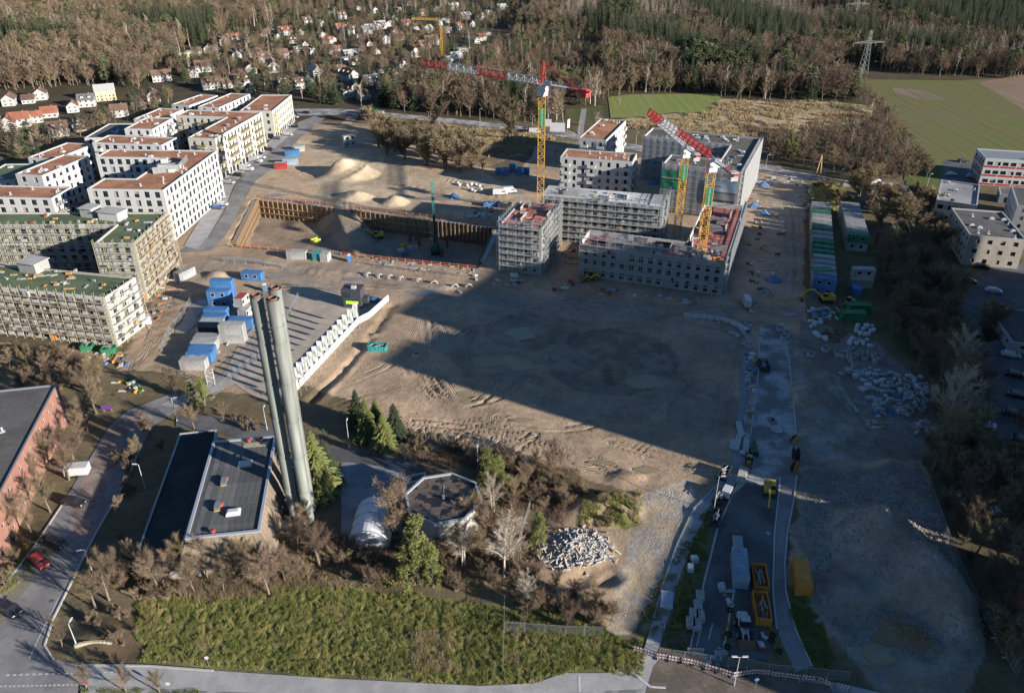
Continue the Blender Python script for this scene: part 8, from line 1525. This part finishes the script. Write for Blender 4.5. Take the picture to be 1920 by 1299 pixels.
# kerbs
for ln, nm in (([(1470, 612), (1480, 680), (1491, 790), (1494, 880)], 'kerb'), ([(1405, 620), (1422, 640), (1424, 680), (1412, 780), (1398, 880), (1370, 935), (1345, 990), (1318, 1100), (1294, 1215)], 'kerb'), ([(1463, 895), (1452, 1000), (1449, 1110), (1456, 1180)], 'kerb'), ([(1494, 893), (1488, 940), (1476, 1000), (1471, 1060), (1473, 1110), (1491, 1180), (1522, 1250)], 'kerb'), ([(1372, 890), (1340, 914), (1300, 955), (1270, 1020), (1245, 1090), (1225, 1160)], 'kerb'), ([(400, 1258), (280, 1249), (150, 1247)], 'kerb'), ([(100, 1236), (84, 1210), (100, 1160), (140, 1080), (180, 1000), (235, 905), (262, 845)], 'kerb'), ([(-60, 1185), (60, 1032), (120, 942)], 'kerb'), ([(398, 378), (420, 338), (500, 272), (546, 234)], 'kerb'), ([(1350, 1240), (1362, 1190), (1372, 1130), (1376, 1110)], 'kerb')):
    ribbon(nm, [G(*p) for p in ln], .28, kerbm, -.05, RZ+.13)
# junction markings
for (a, b) in (((12, 1266), (230, 1260)), ((0, 1287), (150, 1284))):
    p, q = Vector(G(*a)), Vector(G(*b)); n = 18
    for i in range(n):
        s, e = p.lerp(q, i/n), p.lerp(q, (i+.55)/n); ribbon('road_marking', [(s.x, s.y), (e.x, e.y)], .25, whitep, RZ+.014)
for ln in ([(95, 1150), (55, 1235)], [(110, 1120), (97, 1150)], [(1186, 1262), (1220, 1288)], [(1086, 1268), (1087, 1297)], [(1317, 1165), (1306, 1212)], [(1336, 1170), (1328, 1200)], [(1220, 1288), (1248, 1290)]): ribbon('road_marking', [G(*p) for p in ln], .35 if ln[0][0] > 1000 and ln[0][1] > 1240 else .14, whitep, RZ+.03)
for px, py in ((97, 1127), (62, 1180), (140, 1037), (95, 1065), (175, 940), (1422, 840), (1440, 1000)):
    mb = MB(); mb.lathe([(.4, 0), (.4, .02), (.02, .02)], 14); x, y = G(px, py); tag(mb.build('manhole_cover', asph_d if px < 1000 else conc, None, (x, y, RZ+.005)), f"round manhole cover set in the {'street' if px < 1000 else 'site road'} asphalt", 'manhole', f"manhole covers in the {'street' if px < 1000 else 'site road'}")
# barriers red and white
bwm, nt, bs = nodemat('barrier_stripes'); N = nt.nodes; tc = N.new('ShaderNodeTexCoord'); sp_ = N.new('ShaderNodeSeparateXYZ'); nt.links.new(tc.outputs['Object'], sp_.inputs[0]); ml = N.new('ShaderNodeMath'); ml.operation = 'MULTIPLY'; ml.inputs[1].default_value = 2.2; nt.links.new(sp_.outputs['X'], ml.inputs[0]); fr = N.new('ShaderNodeMath'); fr.operation = 'FRACT'; nt.links.new(ml.outputs[0], fr.inputs[0]); gt = N.new('ShaderNodeMath'); gt.operation = 'GREATER_THAN'; gt.inputs[1].default_value = .55; nt.links.new(fr.outputs[0], gt.inputs[0]); mx = N.new('ShaderNodeMix'); mx.data_type = 'RGBA'; mx.inputs[6].default_value = (.62, .60, .58, 1); mx.inputs[7].default_value = (.42, .05, .04, 1); nt.links.new(gt.outputs[0], mx.inputs[0]); nt.links.new(mx.outputs[2], bs.inputs['Base Color']); bs.inputs['Roughness'].default_value = .6
mb = MB(); mb.box((0, 0, .95), (2.0, .05, .22)); mb.box((0, 0, .3), (2.0, .05, .16)); BR = mb.mesh('board', bwm); mb = MB()
mb.box((0, 0, .55), (.06, .07, 1.1)); mb.box((0, 0, .06), (.3, .75, .12))
BF = mb.mesh('foot', galv); mb = MB()
for k in range(9): mb.box((-.8+.2*k, 0, .62), (.05, .04, .42))
BG = mb.mesh('grille', M('barrier_white', (.6, .6, .6), .6, .06))
def barriers(pts, label, group):
    q = [Vector(G(*p)) for p in pts]
    for a, b in zip(q[:-1], q[1:]):
        n = max(1, round((b-a).length/2.05))
        for i in range(n): p = a.lerp(b, (i+.5)/n); t = thing('barrier', label, 'barrier', (p.x, p.y, RZ+.02), math.atan2(b.y-a.y, b.x-a.x)+R(random.Random(i+int(p.x*10)).uniform(-5, 5)), group); put(BR, 'board', t); put(BF, 'foot', t, (-.9, 0, 0)); put(BF, 'foot', t, (.9, 0, 0)); put(BG, 'grille', t)
barriers([(1189, 1221), (1230, 1234), (1300, 1247), (1345, 1262), (1375, 1270), (1420, 1264), (1470, 1272), (1530, 1278), (1560, 1290), (1600, 1296)], 'red and white site barrier in the chain across the road end', 'barriers across the road end')
barriers([(1283, 594), (1340, 600), (1380, 612), (1402, 640)], 'white barrier along the trench at the road bend', 'barriers along the trench'); barriers([(1392, 652), (1412, 656)], 'red and white barrier closing the gravel path', 'barriers on the gravel path')
# mesh fences
gal2 = M('fence_wire', (.35, .37, .38), .5, .1, metal=.5)
mb = MB(); 
for z in (.15, 1.95): mb.bar((0, 0, z), (3.4, 0, z), .045)
for x_ in (0.02, 3.38): mb.bar((x_, 0, .1), (x_, 0, 2.0), .045)
for k in range(1, 17): mb.bar((3.4*k/17, 0, .15), (3.4*k/17, 0, 1.95), .016)
for k in range(1, 7): mb.bar((0, 0, .15+1.8*k/7), (3.4, 0, .15+1.8*k/7), .012)
FP = mb.mesh('mesh_panel', gal2); mb = MB(); mb.box((0, 0, .07), (.24, .7, .14)); FF = mb.mesh('foot', conc)
def mesh_fence(label, pts, foot=True):
    q = [Vector(GZ(*p)) for p in pts]; t = thing('mesh_fence', label, 'fence', q[0]); o = q[0]
    for a, b in zip(q[:-1], q[1:]):
        n = max(1, round((b-a).length/3.45)); rz = math.atan2(b.y-a.y, b.x-a.x)
        for i in range(n):
            p = a.lerp(b, i/n)-o; put(FP, 'mesh_panel', t, (p.x, p.y, p.z), rz, ((b-a).length/n/3.42, 1, 1)); put(FF, 'foot', t, (p.x, p.y, p.z-.05), rz)
for lab, pts in (('wire mesh fence climbing from the road through the tussocky grass', [(943, 1262), (945, 1180), (946, 1130)]), ('wire mesh fence across the grass below the dug hole', [(946, 1182), (1060, 1190), (1130, 1192)]), ('wire mesh fence through the thicket beside the pines', [(955, 1075), (985, 980), (1000, 935), (1012, 900)]), ('mesh fence behind the red and white barriers', [(1235, 1232), (1330, 1245), (1400, 1252), (1440, 1262), (1510, 1268), (1590, 1276)]), ('long mesh fence along the wooded edge of the gravel heap', [(1745, 930), (1770, 1000), (1800, 1080), (1840, 1170), (1905, 1270)]), ('mesh fence beside the muddy road at the scaffolded shells', [(360, 565), (340, 600), (318, 625), (302, 660)]), ('mesh fence between car park and pale path', [(400, 745), (450, 700), (510, 655)]), ('mesh fence along the far end of the flag car park', [(550, 540), (610, 545), (660, 556)]), ('mesh fence on the muddy road behind the kiosk', [(420, 492), (480, 495), (545, 505)]), ('mesh fence along the near bank of the excavation', [(700, 500), (800, 512), (880, 520)]), ('mesh fence along the dark hedge road', [(1425, 320), (1500, 332), (1560, 345)]), ('mesh fence on the north side of the flag car park', [(500, 660), (540, 600), (560, 560)])): mesh_fence(lab, pts)
# lamps
def lamp(px, py, h, label, group=None, rz=0, double=False):
    x, y, z = GZ(px, py); t = thing('street_lamp', label, 'lamp', (x, y, z-.05), rz, group); mb = MB(); mb.tube((0, 0, 0), (0, 0, h), .08, .05, 8); mb.tube((0, 0, 0), (0, 0, 1), .11, .1, 8); mb.build('pole', vent_m, t)
    for s in ((-1, 1) if double else (1,)):
        mb = MB(); mb.bar((0, 0, h-.05), (s*.8, 0, h+.1), .06); mb.hexa([(s*.35, -.14, h+.05), (s*1.15, -.14, h+.1), (s*1.15, .14, h+.1), (s*.35, .14, h+.05)][::s], [(s*.35, -.1, h+.17), (s*1.1, -.1, h+.2), (s*1.1, .1, h+.2), (s*.35, .1, h+.17)][::s]); mb.build('lamp_head', pvc_w, t)
for px, py, h, rz, lab in ((273, 918, 6, 180, 'white street lamp beside the low plant wing'), (178, 1085, 6.5, 200, 'white street lamp over the bare trees at the parked cars'), (146, 1215, 4.5, 90, 'white lamp at the sunken corner garden'), (332, 790, 6, 0, 'white lamp post at the end of the street'), (501, 806, 5.5, 90, 'white lamp post on the path north of the plant hall'), (655, 836, 6, 90, 'white lamp post by the spruce group'), (896, 880, 5, 90, 'white lamp post in front of the small pine'), (1376, 1285, 6, 0, 'double-headed lamp at the barrier chain'), (1338, 958, 8.0, 0, 'tall leaning-looking white mast by the footpath'), (900, 227, 6, 0, 'lamp post on the pale road behind the willows'), (998, 242, 6, 0, 'lamp post on the pale road by the white vans'), (1086, 252, 6, 0, 'lamp post next to the billboards'), (1192, 274, 6, 0, 'lamp post behind the first white block'), (1435, 318, 6, 0, 'lamp post at the dark hedge road'), (1575, 340, 5, 0, 'lamp post by the brown mound'), (480, 300, 6, 0, 'lamp post in the new street'), (447, 330, 6, 0, 'lamp post before the delivery van'), (1738, 350, 5, 0, 'lamp post at the lawn by the offices')): lamp(px, py, h, lab, None, R(rz), 'double' in lab)
# billboards, signs
def billboard(px, py, w, h, z, label, rz=0.0, m_=None):
    x, y = G(px, py); t = thing('billboard', label, 'sign', (x, y, 0), rz)
    for s in (-.35, .35): mb = MB(); mb.bar((s*w, 0, 0), (s*w, 0, z+h), .16); mb.build('post', galv, t)
    mb = MB(); mb.box((0, -.12, z+h/2), (w, .1, h)); mb.build('panel', m_ or pvc_w, t)
billboard(1045, 253, 7, 4.2, 1.5, 'large white billboard by the pale road', R(-8)); billboard(1065, 252, 2.6, 4.0, 3.0, 'narrow white double sign next to the billboard', R(60)); billboard(1028, 243, 3.0, 3.4, 1.5, 'white sign half hidden by the crane mast', R(-8)); billboard(203, 772, 2.2, 1.0, .8, 'small purple and white sign at the street end', R(10), M('sign_purple', (.10, .04, .16), .5, .3, 2)); billboard(964, 522, 2.4, 1.5, .3, 'white site board in front of the small shell', R(-6))
x, y = G(1303, 1228); t = thing('sign_board', 'white board with red GOOD lettering behind the barriers', 'sign', (x, y, RZ), R(-4)); mb = MB(); mb.box((0, 0, 1.0), (2.4, .08, .9)); mb.build('panel', pvc_w, t); text('GOOD', .7, red_p, t, (0, -.06, 1.0), (math.pi/2, 0, 0)); [(lambda m_: (m_.box((s, 0, .3), (.08, .3, .6)), m_.build('foot', galv, t)))(MB()) for s in (-1, 1)]
x, y = G(1550, 325); 
for px, py, m_, lab in ((169, 1297, red_p, 'small round red traffic sign on the junction island'), (320, 1299, pvc_w, 'white keep-left post on the junction island'), (1415, 1291, blue_p, 'blue round cycle sign at the road end'), (392, 1250, pvc_w, 'white marker at the grass edge')):
    x, y, z = GZ(px, py); t = thing('traffic_sign', lab, 'sign', (x, y, z-.03), R(0)); mb = MB(); mb.tube((0, 0, 0), (0, 0, 2.3), .04, n=6); mb.build('post', galv, t); mb = MB(); mb.tube((0, -.06, 2.05), (0, -.02, 2.05), .32, n=16); mb.build('disc', m_, t)
# wooden mast with stay by the hedge road
x, y = G(1533, 335); t = thing('wooden_mast', 'tall A-shaped wooden mast by the dark hedge road', 'mast', (x, y, 0)); 
for s in (-1, 1): mb = MB(); mb.bar((s*1.1, 0, 0), (0, 0, 10), .3); mb.build('leg', wood, t)
# portable toilets
def toilet(px, py, m_, label):
    x, y, z = GZ(px, py); t = thing('portable_toilet', label, 'toilet', (x, y, z-.03), R(10)); mb = MB(); mb.box((0, 0, 1.05), (1.1, 1.1, 2.1)); mb.hexa([(-.58, -.58, 2.1), (.58, -.58, 2.1), (.58, .58, 2.1), (-.58, .58, 2.1)], [(-.4, -.4, 2.35), (.4, -.4, 2.35), (.4, .4, 2.35), (-.4, .4, 2.35)], 1); mb.build('cabin', [m_, pvc_w], t); mb = MB(); mb.box((0, -.57, 1.0), (.75, .05, 1.8)); mb.build('door', m_, t)
for px, py, m_, lab in ((655, 490, blue_p, 'blue portable toilet on the excavation bank'), (162, 640, org_p, 'orange portable toilet at the insulated shell'), (272, 562, org_p, 'orange portable toilet at the L-shaped shell'), (104, 636, org_p, 'orange portable toilet beside the stacked insulation'), (497, 545, tarp_b, 'blue and white cabin behind the chimney tops')): toilet(px, py, m_, lab)
x, y, z = GZ(272, 608); t = thing('box_trailer', 'small white site box with a red side at the shell corner', 'box', (x, y, z), R(30)); mb = MB(); mb.box((0, 0, 1.3), (3.2, 1.8, 2.2)); mb.build('box', pvc_w, t); mb = MB(); mb.box((1.63, 0, 1.3), (.05, 1.7, 1.9)); mb.build('red_panel', red_p, t)
for s in (-.8, .8): mb = MB(); mb.tube((0, s-.1, .25), (0, s+.1, .25), .26, n=10); mb.build('wheel', tyre, t)
# white tilted board fence piece at the path (light mesh tower)
x, y = G(397, 722); t = thing('lattice_stand', 'white lattice stand leaning at the path corner', 'stand', (x, y, RZ), .3); mb = MB(); lattice(mb, 4.2, 1.6, 1.2, .7, 0, up=True, t=.06); mb.build('frame', vent_m, t)
# site truck and vans behind
for px, py, rz, lab in ((938, 366, 5, 'white lorry parked behind the excavation'), (955, 362, 10, 'small white lorry cab next to the lorry')): car(lab, px, py, R(rz), 'white', 'van')
car('white site van on the road beside the grey shell', 1399, 572, R(85), 'white', 'van'); car('white van on the pale road by the billboards', 1003, 250, R(-5), 'white', 'van'); car('white van at the dark hedge road', 1640, 348, R(20), 'white', 'van')
# concrete rubble heap
cx, cy = G(1075, 1030); rub = thing('rubble_heap', 'heap of broken pale concrete slabs beside the dug hole', 'rubble', (cx, cy, 0)); rr = random.Random(9); RM = M('rubble_concrete', (.37, .345, .32), .9, .2, 2, obvar=.25); shapes = []
for i in range(8):
    mb = MB(); L, W, h = rr.uniform(.5, 1.6), rr.uniform(.2, .6), rr.uniform(.12, .32); q = [(-L/2*rr.uniform(.7, 1), -W/2), (L/2, -W/2*rr.uniform(.6, 1)), (L/2*rr.uniform(.7, 1), W/2), (-L/2, W/2*rr.uniform(.6, 1))]; mb.hexa([(p[0], p[1], -h/2) for p in q], [(p[0]*.95, p[1]*.95, h/2) for p in q]); shapes.append(mb.mesh('slab_piece', RM))
for i in range(280):
    a = rr.uniform(0, 6.28); d = math.sqrt(rr.random())*(1 if i < 240 else 1.35); x, y = cx+d*7*math.cos(a), cy+d*4.6*math.sin(a); z = hz(x, y)+rr.uniform(0, .25); o = put(shapes[i % 8], 'slab_piece', rub, (x-cx, y-cy, z)); o.rotation_euler = (rr.uniform(-.6, .6), rr.uniform(-.6, .6), rr.uniform(0, 6.28))
# tyres and pots round the traffic island, white solar-like frame on the path
for px, py in ((1370, 1136), (1368, 1145), (1366, 1190), (1364, 1214), (1448, 1192), (1460, 1222), (1434, 1195), (1446, 1202)):
    mb = MB(); mb.lathe([(.3, .02), (.52, .02), (.55, .15), (.5, .28), (.3, .28), (.27, .15), (.3, .02)], 14); x, y, z = GZ(px, py); tag(mb.build('tyre', conc if px in (1370, 1434) else tyre, None, (x, y, max(z, RZ)), 0), 'round tyre-like weight lying round the overgrown traffic island', 'weight', 'round weights at the island')
x, y = G(1250, 1128); t = thing('panel_frame', 'white framed panel stack lying on the footpath', 'panels', (x, y, RZ+.02), R(78)); 
for k in range(4): mb = MB(); mb.box((0, 0, .1+.12*k), (3.2, 1.9, .09)); mb.build('panel', M('panel_pale', (.42, .48, .56), .4, .1), t)
for s in (-1, 1): mb = MB(); mb.box((s*1.6, 0, .3), (.1, 2.0, .6)); mb.build('frame', pvc_w, t)
sheet('planting_bed', [(1375, 1112), (1381, 1122), (1372, 1180), (1365, 1235), (1348, 1235), (1358, 1180), (1368, 1125)], M('weedy_soil', (.13, .12, .05), .95, .4, 3, .05), RZ+.02)
sheet('planting_bed', [(1436, 1170), (1452, 1175), (1480, 1235), (1490, 1258), (1470, 1250), (1450, 1220)], M('weedy_soil'), RZ+.03)
tufts('grass', 'weeds overgrowing the traffic island of the closed road', [(1375, 1112), (1381, 1122), (1372, 1180), (1365, 1235), (1348, 1235), (1358, 1180), (1368, 1125)], 500, .35, .2, [gr1, gr2], 21, 5)
litter([(1420, 1185), (1438, 1190), (1440, 1225), (1424, 1225)], 9, 0, [blue_p, pvc_w, red_p, rust_m], 101, 'scrap and blue sheeting heaped beside the pale wheel loader', 'scrap', 'scrap_pile', 'scrap beside the pale loader', smax=(1.2, .9, .6)); litter([(1345, 1215), (1362, 1218), (1358, 1235), (1340, 1230)], 5, 0, [grey_p, galv], 102, 'grey barrier feet stacked behind the fence', 'material', 'material_stack', 'barrier feet behind the fence')
# sunken corner garden wall
a, b = G(143, 1218), G(212, 1211); L = math.hypot(b[0]-a[0], b[1]-a[1]); t = thing('garden_wall', 'pale curved retaining wall of the sunken corner garden', 'wall', (a[0], a[1], 0), math.atan2(b[1]-a[1], b[0]-a[0]))
for k in range(9): mb = MB(); mb.box((0, 0, .55), (L/9-.03, .4, 1.3+.1*math.sin(k))); mb.build('wall_block', M('sandstone', (.42, .36, .26), .9, .2, 2), t, (L*(k+.5)/9, .25*math.sin(k*.4), 0))
# sheeted pipe trench at the bend, more goods along the kerb of the site road
q = [Vector(G(*p)) for p in ((1281, 591), (1310, 594), (1340, 597), (1365, 603), (1385, 611), (1403, 622))]; t = thing('sheeted_trench', 'long white sheeted trench cover curving at the far end of the site road', 'trench cover', (q[0].x, q[0].y, 0))
for a, b in zip(q[:-1], q[1:]):
    d = (b-a).normalized(); n = Vector((-d.y, d.x)); o = q[0]; mb = MB(); pr = [(-1.0, 0), (-.8, .55), (0, .8), (.8, .5), (1.0, 0)]
    for (u0, z0), (u1, z1) in zip(pr[:-1], pr[1:]): A, B, C_2, D_2 = a+n*u0-o, b+n*u0-o, b+n*u1-o, a+n*u1-o; mb.face([(A.x, A.y, z0), (D_2.x, D_2.y, z1), (C_2.x, C_2.y, z1), (B.x, B.y, z0)])
    mb.build('sheet', pvc_w, t)
litter([(1396, 650), (1420, 650), (1412, 760), (1402, 850), (1388, 860), (1398, 760)], 46, 0, [pvc_w, conc, grey_p, wood, conc, tarp_b], 103, 'pallet of kerb stones or crate on the strip beside the site road', 'pallet', 'paver_stack', 'pallets beside the site road', smax=(1.5, 1.1, 1.0), smin=(.7, .6, .4))
litter([(1300, 1225), (1345, 1232), (1345, 1245), (1300, 1238)], 8, 0, [grey_p, conc, galv], 104, 'grey weight or fence foot behind the red and white barriers', 'weight', 'fence_feet', 'fence feet behind the barriers', smax=(1.2, .7, .5)); litter([(1340, 1080), (1372, 1100), (1360, 1160), (1330, 1150)], 6, 0, [wood, grey_p, pvc_w], 105, 'pallet left on the dark asphalt beside the pale blue container', 'pallet', 'paver_stack', 'pallets on the dark asphalt', smax=(1.3, 1.0, .5))
